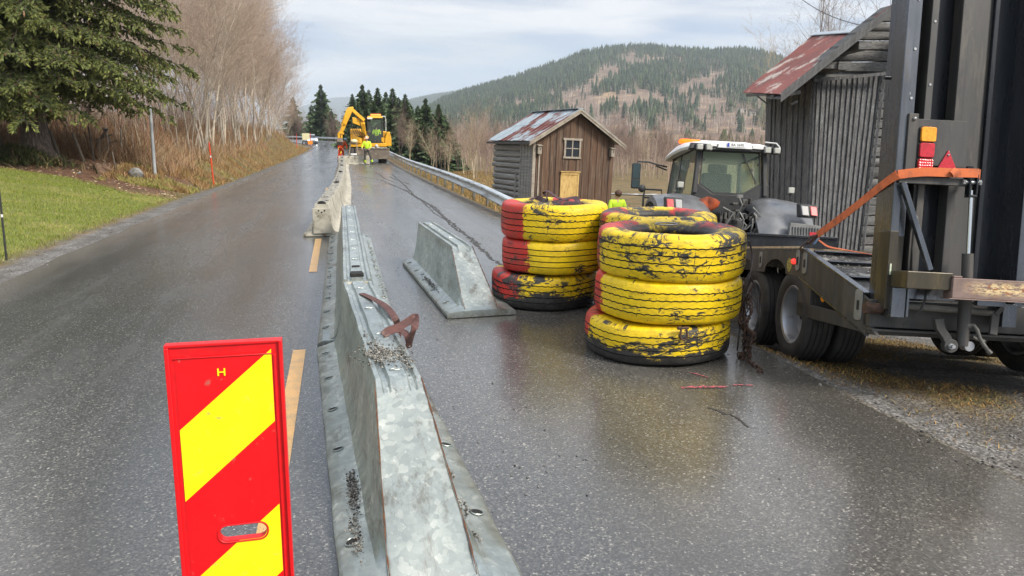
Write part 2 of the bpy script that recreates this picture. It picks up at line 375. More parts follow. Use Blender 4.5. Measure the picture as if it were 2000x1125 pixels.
for y in ys:
    a, b = XL(y), XR(y)
    for u in us:
        x = a + (b - a) * u
        if u in (0, 1): x += .035 * math.sin(y * 3.1) + .03 * math.sin(y * 7.7)
        V.append((x, y, float(ZR(y)) + .012 * math.sin(math.pi * u)))
n = len(us); i = np.array([r * n + c for r in range(len(ys) - 1) for c in range(n - 1)])
ro = npmesh('road', V, np.stack([i, i + 1, i + 1 + n, i + n], 1), ASPH, smooth=True); tag(ro, kind='structure')
def roadz(x, y):
    u = (x - float(XL(y))) / float(XR(y) - XL(y)); return float(ZR(y)) + .012 * math.sin(math.pi * min(1, max(0, u)))
# ---- painted dashes
s = MatB('worn_yellow_paint'); c = s.mix(s.ramp(s.noise(9, 6, .7), [(.4, 0.), (.66, .75)]), (.62, .36, .13), (.36, .25, .13))
c = s.mix(s.ramp(s.noise(120, 3, .7), [(.56, 0.), (.66, .9)]), c, (.06, .055, .05)); s.set('Base Color', c); s.set('Roughness', .4); s.bump(s.noise(90, 4), .3, .003); PAINT = s.m
for k, (y0, y1) in enumerate(((2.9, 6.03), (9.70, 12.98), (16.7, 19.9), (23.6, 26.8))):
    mb = MB(); st = 12
    for j in range(st + 1):
        y = y0 + (y1 - y0) * j / st; j1 = .0
        for x in (-.415 + j1, -.315 + j1): mb.v.append((x, y, roadz(x, y) + .004))
        if j: q = 2 * j; mb.f.append((q - 2, q - 1, q + 1, q)); mb.m.append(0)
    tag(mb.build('lane_marking', PAINT, norm=False), kind='structure')
PINK = pbr('pink_spray_paint', (.85, .10, .16), (.45, .12, .14), 40, (.5, .6), dirt=(.07, .065, .06), dpos=(.42, .54), dscale=60)
def stroke(p0, p1, wd):
    mb = MB(); n_ = 10
    for j in range(n_ + 1):
        t = j / n_; x = p0[0] + (p1[0] - p0[0]) * t; y = p0[1] + (p1[1] - p0[1]) * t + .01 * math.sin(t * 5); ww = wd * (.5 + .5 * math.sin(math.pi * t))
        mb.v += [(x, y - ww, roadz(x, y) + .005), (x, y + ww, roadz(x, y) + .005)]
        if j: q = 2 * j; mb.f.append((q - 2, q, q + 1, q - 1)); mb.m.append(0)
    tag(mb.build('paint_mark', PINK, norm=False), kind='structure')
for a, b, wd in (((1050, 727), (1068, 742), .012), ((1348, 730), (1382, 738), .020), ((1330, 760), (1420, 756), .022), ((1425, 755), (1470, 753), .010)):
    p, q = onZ(*a), onZ(*b); stroke((p.x, p.y), (q.x, q.y), wd)
# ---- long branching cracks in the closed lane, as thin dark sheets
CRK = pbr('crack_dirt', (.02, .018, .016), (.05, .045, .04), 20, (.6, .8))
def crack(pts, wd, seed, name='road_crack'):
    rr = random.Random(seed); mb = MB(); P = []
    for (x0, y0), (x1, y1) in zip(pts[:-1], pts[1:]):
        n_ = max(3, int(math.hypot(x1 - x0, y1 - y0) / .09))
        for j in range(n_): t = j / n_; P.append((x0 + (x1 - x0) * t + rr.gauss(0, .018), y0 + (y1 - y0) * t + rr.gauss(0, .02)))
    for j, (x, y) in enumerate(P):
        ww = wd * rr.uniform(.25, 1); mb.v += [(x - ww, y, roadz(x, y) + .003), (x + ww, y + ww * .4, roadz(x, y) + .003)]
        if j: q = 2 * j; mb.f.append((q - 2, q - 1, q + 1, q)); mb.m.append(0)
    return mb
ck = MB()
def addm(a, b): a.add(b.v, b.f)
def pl(*px): return [(onZ(*p).x, onZ(*p).y) for p in px]
for sd_, wd, px in ((1, .035, [(700, 345), (745, 352), (790, 372), (835, 398), (868, 425), (905, 455), (960, 505), (985, 520)]), (2, .03, [(765, 340), (790, 362), (812, 385), (850, 405), (880, 440), (940, 480)]),
                    (3, .025, [(800, 378), (826, 395), (850, 418), (880, 436)]), (4, .03, [(760, 345), (775, 352), (800, 360)]), (5, .012, [(1385, 795), (1420, 812), (1460, 832), (1485, 842)]),
                    (6, .02, [(700, 350), (760, 360), (800, 375)]), (7, .03, [(715, 335), (740, 340), (752, 350), (770, 356)])):
    addm(ck, crack(pl(*px), wd, sd_))
tag(ck.build('road_cracks', CRK, norm=False, smooth=False), kind='structure')
# loose grit strewn over the lane and the verge
def pebbles(name, P, r0, r1, mat, seed=1, cols=None, kind='stuff', parent=None, flat=.6):
    rg = np.random.default_rng(seed); n_ = len(P)
    base = np.array([(1, 0, 0), (0, 1, 0), (-1, 0, 0), (0, -1, 0), (0, 0, 1), (0, 0, -1)], float)
    fc = np.array([(0, 1, 4), (1, 2, 4), (2, 3, 4), (3, 0, 4), (1, 0, 5), (2, 1, 5), (3, 2, 5), (0, 3, 5)])
    sc = rg.uniform(r0, r1, (n_, 1, 1)) * rg.uniform(.6, 1.3, (n_, 6, 1)); an = rg.uniform(0, 6.28, n_); c_, s_ = np.cos(an), np.sin(an)
    b = base[None] * sc; b[..., 2] *= flat; x = b[..., 0] * c_[:, None] - b[..., 1] * s_[:, None]; y = b[..., 0] * s_[:, None] + b[..., 1] * c_[:, None]
    v = np.stack([x, y, b[..., 2]], -1) + np.asarray(P)[:, None, :]; f = (fc[None] + 6 * np.arange(n_)[:, None, None]).reshape(-1, 3)
    if cols is None:
        g = rg.uniform(.04, .3, n_) ** 1.2; cols = np.stack([g, g * .96, g * .9], 1)
    o = npmesh(name, v.reshape(-1, 3), f, mat, np.repeat(cols, 6, 0), parent=parent)
    if kind: o['kind'] = kind
    return o
STONE = leafmat('stones', .8)
P = []
for k in range(1500):
    y = 3 + 14 * random.random() ** 1.5; side = random.random()
    x = random.choice([float(XL(y)) - random.uniform(-.15, .7), float(XR(y)) + random.uniform(-.2, 1.2), float(XR(y)) + random.gauss(-.0, .15)])
    P.append((x, y, max(G1(x, y) + .03 if -4 < x < 3.3 else G1(x, y), G1(x, y)) + .002))
pebbles('verge_gravel', P, .004, .016, STONE, 3)
P = []
for k in range(420):
    y = 3 + 22 * random.random() ** 1.3; x = .62 + abs(random.gauss(0, .5)) if random.random() < .6 else random.uniform(.6, 3.2)
    P.append((x, y, roadz(x, y) + .002))
pebbles('road_grit', P, .003, .010, STONE, 4)

# ================================================================ GRASS, BRUSH
def blades(name, P, h, wd, cols, seed, kind='stuff', lean=.35, mat=None, bend=True, parent=None, az=None):
    rg = np.random.default_rng(seed); P = np.asarray(P, float); n_ = len(P)
    a = rg.uniform(0, 6.283, n_) ; hh = (rg.uniform(h[0], h[1], n_))[:, None]; dx = np.stack([np.cos(a), np.sin(a), 0 * a], 1)
    b = rg.uniform(0, 6.283, n_); ln = np.stack([np.cos(b), np.sin(b), 0 * b], 1) * rg.uniform(0, lean, n_)[:, None] * hh
    up = np.array([0, 0, 1.0]); w_ = wd * rg.uniform(.6, 1.4, n_)[:, None]
    v0 = P - dx * w_ / 2; v1 = P + dx * w_ / 2; m0 = P + up * hh * .55 + ln * .35; v2 = m0 + dx * w_ * .4; v3 = m0 - dx * w_ * .4; v4 = P + up * hh * .95 + ln
    v = np.stack([v0, v1, v2, v3, v4], 1).reshape(-1, 3); o5 = 5 * np.arange(n_)[:, None]
    f = np.concatenate([np.array([[0, 1, 2]]) + o5, np.array([[0, 2, 3]]) + o5, np.array([[3, 2, 4]]) + o5])
    cc = np.asarray(cols)[rg.integers(0, len(cols), n_)] * rg.uniform(.7, 1.3, n_)[:, None]
    o = npmesh(name, v, f, mat or LEAF, np.repeat(cc, 5, 0), parent=parent)
    if kind: o['kind'] = kind
    return o
def scatter(n_, x0, x1, y0, y1, keep, seed, power=1.0):
    rg = np.random.default_rng(seed); X = rg.uniform(x0, x1, n_); Y = y0 + (y1 - y0) * rg.random(n_) ** power
    k = keep(X, Y, rg.random(n_)); X, Y = X[k], Y[k]; return np.stack([X, Y, ground(X, Y)], 1)
lawnP = scatter(150000, -14, -4.4, 9, 27, lambda X, Y, r: r < lawn_w(X, Y), 11, 1.2)
_g = vnoise(lawnP[:, 0], lawnP[:, 1], .7, 15) + .7 * vnoise(lawnP[:, 0], lawnP[:, 1], 2.3, 16)
blades('lawn_grass', lawnP[_g > .25], (.02, .05), .008, [(.24, .27, .04), (.30, .29, .07), (.18, .22, .03), (.36, .30, .12)], 12, lean=1.1)
blades('lawn_grass', lawnP[_g <= .25], (.025, .065), .008, [(.16, .21, .025), (.20, .25, .035), (.12, .15, .02), (.26, .26, .06)], 30, lean=.9)
DRY = [(.30, .20, .085), (.22, .14, .06), (.36, .27, .13), (.13, .12, .035), (.10, .115, .03), (.16, .085, .04)]
ROAN = [(.27, .13, .065), (.20, .095, .05), (.33, .20, .10), (.15, .08, .045), (.24, .17, .09)]
edgeP = scatter(16000, -5.4, -4.2, 6, 30, lambda X, Y, r: (np.abs(XL(Y) - X - .72) < .12 + .08 * vnoise(X, Y, 3, 5)) & (r < .8), 13)
blades('verge_grass', edgeP, (.02, .07), .007, [(.16, .13, .05), (.12, .12, .03), (.22, .17, .08)], 14, lean=.9)
bankP = scatter(150000, -14, -3.3, 25, 112, lambda X, Y, r: (XL(Y) - X > .62 + .1 * vnoise(X, Y, 3, 5)) & (XL(Y) - X < 7) & ((Y > 29) | (X > -7.2)) & (lawn_w(X, Y) < .2) & (vnoise(X, Y, 1.3, 12) > -.35), 15, 1.7)
_g = vnoise(bankP[:, 0], bankP[:, 1], .9, 13) + .5 * vnoise(bankP[:, 0], bankP[:, 1], 3.1, 14)
blades('bank_grass', bankP[_g > .1], (.05, .16), .014, [(.30, .28, .07), (.20, .22, .05), (.40, .31, .12), (.15, .17, .04), (.34, .24, .09)], 16, lean=1.2)
blades('bank_grass', bankP[_g <= .1], (.08, .26), .014, [(.36, .22, .09), (.27, .15, .06), (.42, .29, .14), (.18, .13, .04), (.22, .11, .05)], 29, lean=1.2)
brushP = scatter(60000, -22, -4.5, 28.5, 100, lambda X, Y, r: (XL(Y) - X > np.interp(Y, [29, 34, 60], [3.1, 2.6, 2.4]) + .5 * vnoise(X, Y, .8, 9)), 17, 1.6)
blades('brush', brushP, (.2, 1.0), .012, ROAN + [(.38, .26, .15), (.30, .24, .15)], 18, lean=1.5)
brP2 = scatter(5200, -20, -4.8, 28.5, 70, lambda X, Y, r: (XL(Y) - X > np.interp(Y, [29, 34, 60], [3.1, 2.6, 2.4])) & (XL(Y) - X < 12), 27, 1.5)
brP3 = scatter(20000, -9, -5.0, 28.5, 62, lambda X, Y, r: (XL(Y) - X > 1.9 + .5 * vnoise(X, Y, 1.2, 9)) & (XL(Y) - X < 4.6), 33, 1.3)
blades('brush', brP3, (.2, .75), .012, [(.40, .24, .13), (.30, .16, .09), (.46, .33, .20), (.34, .27, .16), (.22, .13, .08)], 34, lean=1.3)
blades('brush', brP2, (.9, 2.0), .012, ROAN, 28, lean=.9)
fieldP = scatter(90000, 3.4, 16, 12.5, 75, lambda X, Y, r: (X - XR(Y) > .42) & (X - XR(Y) < 11), 19, 1.6)
blades('field_grass', fieldP, (.06, .2), .016, [(.38, .24, .09), (.32, .20, .08), (.24, .16, .06), (.17, .15, .05)], 20, lean=1.0)
vP = scatter(60000, 3.35, 8, 3.2, 13, lambda X, Y, r: (r < .25 + .75 * (vnoise(X, Y, 1.1, 8) > .15)) & (X - XR(Y) > .12) & (X - XR(Y) < 3.2) & (vnoise(X, Y, 1.1, 8) > -.15), 21)
blades('verge_moss_grass', vP, (.008, .03), .006, [(.36, .20, .06), (.25, .14, .045), (.42, .28, .10), (.12, .11, .035), (.2, .15, .055)], 22, lean=2.6)
# fallen needles, leaves and twigs on the soil under the spruce
lP = scatter(7000, -14, -4.6, 20, 29.5, lambda X, Y, r: ((lawn_w(X, Y) < .8) & (Y > 23)) | (r < .08), 23)
blades('leaf_litter', lP, (.01, .03), .05, [(.25, .12, .06), (.35, .24, .13), (.12, .06, .03), (.45, .38, .25)], 24, lean=2.5)
# ================================================================ MARKER SIGN
RED = pbr('red_plastic', (.72, .004, .008), (.62, .004, .008), 30, (.35, .5), bump=.08, bscale=300, bd=.001, dirt=(.55, .03, .03), dpos=(.66, .72), dscale=25)
REDF = pbr('red_reflective_film', (.78, .002, .006), (.66, .004, .008), 5, (.3, .42), dirt=(.5, .10, .08), dpos=(.62, .70), dscale=34)
YELF = pbr('yellow_reflective_film', (.92, .83, .0), (.82, .73, .01), 5, (.3, .42), dirt=(.50, .44, .08), dpos=(.61, .70), dscale=34)
BLACKRUB = pbr('black_rubber', (.02, .02, .021), (.035, .034, .032), 12, (.6, .8), bump=.3, bscale=80)
SW, SH, SZ0 = .255, 1.02, .20            # panel width, height, foot height
sg = empty('hazard_sign', (-.295, 1.79, 0), (R(-.8), R(.6), R(1.5)), 'red and yellow diagonally striped marker panel with a small H, standing closest to the camera', 'road sign')
def rrect(x0, x1, z0, z1, r, n=6):
    P = []
    for cx, cz, a0 in ((x1 - r, z1 - r, 0), (x0 + r, z1 - r, 90), (x0 + r, z0 + r, 180), (x1 - r, z0 + r, 270)):
        for k in range(n + 1): a = R(a0 + 90 * k / n); P.append((cx + r * math.cos(a), cz + r * math.sin(a)))
    return P
hx, hz, hw, hh = .018, .735, .112, .040    # hand hole
def plate_with_hole(y, x0, x1, z0, z1, inv=False):
    mb = MB(); inner = rrect(hx - hw / 2, hx + hw / 2, hz - hh / 2, hz + hh / 2, hh / 2 - .001); n = len(inner)
    outer = []
    for (x, z) in inner:   # project ring outward onto a box round the hole
        dx, dz = x - hx, z - hz; k = min((hw / 2 + .02) / max(abs(dx), 1e-6), (hh / 2 + .02) / max(abs(dz), 1e-6)); outer.append((hx + dx * k, hz + dz * k))
    return inner, outer
inner, outer = plate_with_hole(0, 0, 0, 0, 0); bx0, bx1, bz0, bz1 = hx - hw / 2 - .02, hx + hw / 2 + .02, hz - hh / 2 - .02, hz + hh / 2 + .02
# panel core in pieces round the hole
mb = MB(); T = .022
for x0, x1, z0, z1 in ((-SW / 2, bx0, SZ0, SZ0 + SH), (bx1, SW / 2, SZ0, SZ0 + SH), (bx0, bx1, SZ0, bz0), (bx0, bx1, bz1, SZ0 + SH)):
    mb.box(x0, x1, 0, T, z0, z1)
n = len(inner); vs = [(x, y, z) for y in (0, T) for ring in (inner, outer) for x, z in ring]
# close the hole block: corner filler via fan to box corners
fs = []
for i in range(n):
    j = (i + 1) % n; fs += [(i, j, n + j, n + i), (2 * n + i, 3 * n + i, 3 * n + j, 2 * n + j), (i, 2 * n + i, 2 * n + j, j)]
mb.add(vs, fs)
for cxn, czn in ((bx0, bz0), (bx1, bz0), (bx1, bz1), (bx0, bz1)):
    # nearest outer points on both adjacent sides
    cand = sorted(range(n), key=lambda i: math.hypot(outer[i][0] - cxn, outer[i][1] - czn))
    on_v = [i for i in cand if abs(outer[i][0] - cxn) < 1e-4][:1]; on_h = [i for i in cand if abs(outer[i][1] - czn) < 1e-4][:1]
    if on_v and on_h and on_v != on_h:
        a, b = outer[on_v[0]], outer[on_h[0]]
        mb.add([(a[0], 0, a[1]), (cxn, 0, czn), (b[0], 0, b[1]), (a[0], T, a[1]), (cxn, T, czn), (b[0], T, b[1])], [(0, 1, 2), (3, 4, 5)])
mb.build('panel_body', RED, sg, bevel=0)
mb = MB()      # moulded frame: side ribs, top lip
mb.box(-SW / 2 - .003, -SW / 2 + .007, -.006, T + .004, SZ0, SZ0 + SH - .002); mb.box(SW / 2 - .016, SW / 2 - .010, -.004, T, SZ0, SZ0 + SH - .03)
mb.box(SW / 2 - .002, SW / 2 + .006, -.010, T + .004, SZ0, SZ0 + SH + .004); mb.box(-SW / 2 - .003, SW / 2 + .006, -.004, T + .002, SZ0 + SH - .002, SZ0 + SH + .005)
mb.box(-SW / 2 + .014, SW / 2 - .018, -.004, -.0005, SZ0 + SH - .030, SZ0 + SH - .027)
rim = rrect(hx - hw / 2 - .003, hx + hw / 2 + .003, hz - hh / 2 - .003, hz + hh / 2 + .003, hh / 2 + .001)
mb.tube([(x, -.002, z) for x, z in rim + [rim[0], rim[1]]], .0028, 6)
mb.build('frame', RED, sg, bevel=.002)
# film: red sheet cut round the hole, yellow bands with the hole cut out, laid 1 mm proud each
def clip_poly(poly, hole=True):
    """triangulated polygon minus the rounded hole, by boolean-free grid cut"""
    bm = bmesh.new(); bm.faces.new([bm.verts.new((x, 0, z)) for x, z in poly])
    if hole:
        # cut by the lines of the hole outline, then delete faces inside it
        for (x, z), (x2, z2) in zip(inner, inner[1:] + inner[:1]):
            no = Vector((z2 - z, 0, x - x2))
            if no.length < 1e-6: continue
            g = [f for f in bm.faces if all(bx0 - .05 < q.co.x < bx1 + .05 or True for q in f.verts)]
            near = [f for f in g if (abs(f.calc_center_median().z - hz) < .6)]
            geom = near + list({e for f in near for e in f.edges}) + list({v_ for f in near for v_ in f.verts})
            bmesh.ops.bisect_plane(bm, geom=geom, plane_co=(x, 0, z), plane_no=no, dist=1e-6)
        def inside(c):
            dx = abs(c.x - hx) - (hw / 2 - hh / 2); dz = abs(c.z - hz)
            return math.hypot(max(dx, 0), dz) < hh / 2 - .0006
        bmesh.ops.delete(bm, geom=[f for f in bm.faces if inside(f.calc_center_median())], context='FACES')
    return bm
def film(name, poly, y, mat, hole):
    bm = clip_poly(poly, hole); me = bpy.data.meshes.new(name)
    for v_ in bm.verts: v_.co.y = y
    bm.to_mesh(me); bm.free(); me.materials.append(mat); o = bpy.data.objects.new(name, me); COL.objects.link(o); o.parent = sg; return o
xl_, xr_ = -SW / 2 + .018, SW / 2 - .020
film('red_film', [(xl_, SZ0 + .03), (xr_, SZ0 + .03), (xr_, SZ0 + SH - .024), (xl_, SZ0 + SH - .024)], -.0012, REDF, True)
for k, (zl, h_) in enumerate(((.832, .183), (.430, .183))):
    rise = .188; z0 = zl
    film('yellow_stripe', [(xl_, z0), (xr_, z0 + rise), (xr_, z0 + rise + h_), (xl_, z0 + h_)], -.0022, YELF, k == 1)
film('yellow_stripe', [(xl_, SZ0 + .03), (xl_ + .03, SZ0 + .03), (xr_, SZ0 + .03 + .16), (xr_, SZ0 + .03 + .188 + .02), (xl_, SZ0 + .05)], -.0022, YELF, False)
text('letter_h', 'H', .026, YELF, sg, Matrix.Translation((-.008, -.003, 1.152)) @ Matrix.Rotation(R(90), 4, 'X'), .0004, 1.15)
mb = MB(); mb.box(-.02, .02, .0, .03, .06, SZ0 + .02); mb.build('spigot', RED, sg)
mb = MB(); mb.hexa([(-.2, -.36, .014), (.2, -.36, .014), (.2, .40, .014), (-.2, .40, .014), (-.17, -.33, .11), (.17, -.33, .11), (.17, .37, .11), (-.17, .37, .11)]); mb.build('foot', BLACKRUB, sg, bevel=.01)

# ================================================================ STEEL / CONCRETE BARRIERS
s = MatB('galvanised_steel')
oi = s.n('ShaderNodeObjectInfo'); off = s.n('ShaderNodeVectorMath', operation='SCALE'); cbx = s.n('ShaderNodeCombineXYZ')
for i in range(3): s.l(oi.outputs['Random'], cbx.inputs[i])
s.l(cbx.outputs[0], off.inputs[0]); off.inputs['Scale'].default_value = 13; av = s.n('ShaderNodeVectorMath', operation='ADD'); s.l(s.co, av.inputs[0]); s.l(off.outputs[0], av.inputs[1]); gco = av.outputs[0]
dn = s.n('ShaderNodeTexNoise'); dn.inputs['Scale'].default_value = 9; dn.inputs['Detail'].default_value = 4; s.l(gco, dn.inputs['Vector'])
dm = s.n('ShaderNodeMix', data_type='VECTOR'); dm.inputs[0].default_value = .10; s.l(gco, dm.inputs[4]); s.l(dn.outputs['Color'], dm.inputs[5])
sp1 = s.n('ShaderNodeSeparateColor'); s.l(s.vor(34, dm.outputs[1], out='Color'), sp1.inputs[0])
c = s.ramp(sp1.outputs[0], [(0., (.34, .375, .36)), (.4, (.41, .45, .43)), (.8, (.47, .51, .48)), (1., (.60, .63, .58))])
c = s.mix(s.ramp(s.noise(2.2, 7, .65, gco), [(.40, 0.), (.66, .8)]), c, (.24, .28, .28))
c = s.mix(s.ramp(s.noise(38, 6, .75, s.map((1, .25, 1), src=gco)), [(.60, 0.), (.72, .65)]), c, (.80, .82, .80))
c = s.mix(s.ramp(s.noise(6, 9, .75, s.map((1, .3, 1), src=gco, loc=(3, 3, 3))), [(.55, 0.), (.66, .75)]), c, (.12, .105, .08))
c = s.mix(s.ramp(s.noise(26, 5, .7, gco), [(.69, 0.), (.74, .8)]), c, (.22, .09, .045))
zz = s.sepxyz()[2]; c = s.mix(s.math('MULTIPLY', s.ramp(zz, [(.0, 1.), (.09, 0.)]), s.ramp(s.noise(9, 6, .7), [(.35, 0.), (.6, .8)])), c, (.13, .11, .085))
runs = s.ramp(s.noise(3.2, 8, .7, s.map((5, .8, .5), src=gco, loc=(8, 2, 5))), [(.60, 0.), (.70, .55)]); c = s.mix(runs, c, (.20, .16, .12))
scr = s.ramp(s.vor(3.2, s.map((6, .5, 2), (0, 0, R(12)), src=dm.outputs[1]), 'DISTANCE_TO_EDGE'), [(0, 1.), (.010, 0.)]); c = s.mix(s.math('MULTIPLY', scr, s.ramp(s.noise(4, 4, .6, gco), [(.5, 0.), (.6, .8)])), c, (.12, .13, .13))
s.set('Base Color', c); s.set('Metallic', .7); s.set('Roughness', s.ramp(s.noise(7, 6, .6, gco), [(.3, .28), (.7, .5)])); s.bump(s.noise(11, 6, .55, gco), .35, .012); GALV = s.m
CONC = pbr('weathered_concrete', (.46, .43, .35), (.33, .31, .26), 5, (.75, .9), bump=.4, bscale=60, dirt=(.14, .125, .09), dpos=(.52, .64), dscale=4)
CONCD = pbr('dirty_concrete_top', (.38, .36, .30), (.22, .21, .18), 9, (.6, .85), bump=.5, bscale=50, dirt=(.07, .06, .05), dpos=(.5, .6), dscale=7)
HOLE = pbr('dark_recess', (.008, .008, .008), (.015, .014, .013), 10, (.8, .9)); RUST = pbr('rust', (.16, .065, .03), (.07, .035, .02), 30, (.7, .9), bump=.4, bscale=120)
BH = .57
def ring(y, zt, groove, taper=0., base=.34):
    g = groove
    def wx(z): return .165 - (z - .15) / (.57 - .15) * .050 if z > .15 else .165
    top = max(zt, .07); P = [(base, .006), (base, .040), (base - .015, .055)]
    if zt > .16: P += [(base - .07, .068), (.205, .092), (.178, .14), (wx(.3 if zt > .31 else zt * .9), min(.3, zt * .9)), (wx(zt) + .0, zt - .012), (wx(zt) - .008, zt)]
    else: P += [(base - .07, .064), (.20, min(.085, top)), (.178, min(.10, top)), (.168, min(.10, top)), (.165, top - .004), (.157, top)]
    P += [(.085, top - .000), (.075, top - .018 * g), (.052, top - .018 * g), (.042, top + .004 * g), (0, top + .004 * g)]
    return [(-x, y, z) for x, z in P] + [(x, y, z) for x, z in P[:-1][::-1]]
def barrier(name, length, ramp_len, mats, label, group, groove=1, wav=.0, parts='steel'):
    t = empty(name, (0, 0, 0), (0, 0, 0), label, 'road barrier', group); mb = MB(); rings = []
    ys = list(np.linspace(0, -(length - ramp_len), 14))
    for i, y in enumerate(ys): rings.append(ring(y, BH, groove))
    if ramp_len:
        for k in range(1, 13):
            u = k / 12; zt = BH + (.052 - BH) * u if u < 1 else .05; rings.append(ring(-(length - ramp_len) - ramp_len * u, zt, groove * max(0, 1 - 8 * u), base=.34))
    rings = [[(x + wav * math.sin(y * 9 + x * 3), y, z + wav * math.sin(y * 13 + 2 * x)) for x, y, z in r] for r in rings]
    mb.loft(rings); mb.build('shell', mats, t, ang=32)
    return t
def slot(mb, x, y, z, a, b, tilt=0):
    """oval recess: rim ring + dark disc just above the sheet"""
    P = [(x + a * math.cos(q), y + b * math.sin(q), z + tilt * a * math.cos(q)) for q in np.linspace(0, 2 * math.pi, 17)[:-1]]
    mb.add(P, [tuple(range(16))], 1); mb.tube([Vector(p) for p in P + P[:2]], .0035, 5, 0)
def steel_details(t, length, ramp_len, extra=True, edge_rust=True):
    mb = MB(); L_ = length - ramp_len
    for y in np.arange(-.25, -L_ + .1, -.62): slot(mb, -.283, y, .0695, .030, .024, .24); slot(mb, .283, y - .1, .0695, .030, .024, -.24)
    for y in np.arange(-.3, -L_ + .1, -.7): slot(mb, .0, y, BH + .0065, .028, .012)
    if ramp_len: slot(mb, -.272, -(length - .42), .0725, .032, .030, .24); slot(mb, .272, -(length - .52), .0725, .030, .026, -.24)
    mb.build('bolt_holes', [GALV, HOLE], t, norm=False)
    if ramp_len and edge_rust:
        mb = MB()
        for sx in (-1, 1):
            pth = [(sx * (.157 - .0), -(L_ + ramp_len * u), BH + (.06 - BH) * u + .002) for u in np.linspace(.02, .96, 30)]
            pth = [(x - sx * .032 * (1 - (y + L_) / -ramp_len) + sx * .0, y, z) for x, y, z in pth]
            pth = [Vector((sx * ((.165 - (max(z, .15) - .15) / .42 * .050) - .004), y, z)) for x, y, z in pth]
            mb.tube(pth, [random.choice([.0015, .003, .0045]) for _ in pth], 5)
        mb.build('rusty_seam', RUST, t, norm=False)
A = barrier('steel_barrier', 3.50, 1.0, GALV, 'galvanised steel barrier end piece with sloping nose nearest the camera, brown sling on top', 'steel barrier end pieces with sloping noses', wav=.0025)
A.location = (.118, 5.93, .008); A.rotation_euler = (0, 0, R(2.75)); steel_details(A, 3.50, 1.0)
D_ = barrier('steel_barrier', 3.22, .92, GALV, 'loose galvanised barrier end piece standing alone in the closed lane beside the tyres', 'steel barrier end pieces with sloping noses', wav=.0015)
D_.location = (1.15, 10.03, .010); D_.rotation_euler = (0, 0, R(2.6)); steel_details(D_, 3.22, .92)
B_ = barrier('steel_barrier', 6.9, 0, GALV, 'long straight galvanised barrier section behind the nearest sloping end piece', None, wav=.002)
B_.location = (.16, 12.95, .008); B_.rotation_euler = (0, 0, R(-.35)); steel_details(B_, 6.9, 0)
mb = MB(); mb.hexa([(-.12, -7.02, .30), (.12, -7.02, .30), (.12, -6.86, .30), (-.12, -6.86, .30), (-.10, -7.02, .545), (.10, -7.02, .545), (.10, -6.86, .55), (-.10, -6.86, .55)])
mb.build('end_plug', CONC, B_, bevel=.008)
mb = MB(); mb.prism([(-.05, .571), (-.06, .578), (-.045, .60), (.045, .60), (.06, .578), (.05, .571)], 'y', -6.83, -6.70); mb.box(-.035, .035, -6.35, -6.28, .574, .580); mb.build('locking_pocket', HOLE, B_, bevel=.004)
mb = MB(); mb.box(-.30, -.17, -6.93, -6.60, .070, .076); mb.box(-.30, -.17, -6.93, -6.925, .01, .07); mb.box(-.31, -.17, -3.6, -3.55, .07, .077); mb.build('joint_plate', GALV, B_, bevel=.003)
# concrete chain
for o_ in list(bpy.data.objects): pass
Cp = [(-.30, 13.27), (-.04, 19.55), (.10, 25.8), (.18, 32.0), (.24, 38.2), (.30, 44.3), (.42, 49.6)]
C0 = barrier('concrete_barrier', 6.2, 0, [CONC], 'pale concrete barrier section', 'row of concrete barrier sections along the centre line', groove=0, wav=.002)
mb = MB(); mb.box(-.095, .095, -6.0, -.2, BH + .001, BH + .012); mb.build('worn_top', CONCD, C0, bevel=.004)
mb = MB(); mb.box(-.155, .155, -6.24, -6.2005, .06, .50); mb.box(-.31, .31, -6.215, -6.2005, .012, .055); mb.build('end_plate', CONC, C0, bevel=.006)
mb = MB()
for x, z in ((-.05, .46), (.05, .46), (0, .43)): mb.lathe([(.0, -6.2425), (.016, -6.2425)], 12, 'y', (x, 0, z))
mb.prism([(-.07, .575), (-.05, .605), (0, .62), (.05, .605), (.07, .575)], 'y', -6.19, -6.05)
mb.build('coupling_pocket', HOLE, C0, norm=False)
bpy.context.view_layer.update()
for o_ in list(C0.children):
    if o_.name.startswith('coupling'): split_obj(o_)
labs = ['first pale concrete barrier section, its holed end face towards the camera', 'second concrete section of the centre line row, counted from the camera', 'third concrete section of the centre line row, counted from the camera',
        'fourth concrete section of the centre line row, counted from the camera', 'second last concrete section of the centre line row, near the workers', 'last concrete section of the centre line row, ending by the orange worker']
for k in range(6):
    o = C0 if k == 0 else copy_tree(C0); (x0, y0), (x1, y1) = Cp[k], Cp[k + 1]; o['label'] = labs[k]
    o.location = (x1, y1 - .06, .008); o.rotation_euler = (0, 0, math.atan2(-(x1 - x0), y1 - y0)); ln = math.hypot(x1 - x0, y1 - y0); o.scale = (1, (ln - .06) / 6.22, 1)
E_ = barrier('concrete_barrier', 2.0, 0, [CONC], 'short concrete barrier lying crosswise in front of the excavator', None, groove=0, wav=.004)
E_.location = (.12, 50.4, .008); E_.rotation_euler = (0, 0, R(86)); mb = MB(); mb.box(-.095, .095, -1.9, -.1, BH + .001, BH + .012); mb.build('worn_top', CONCD, E_)
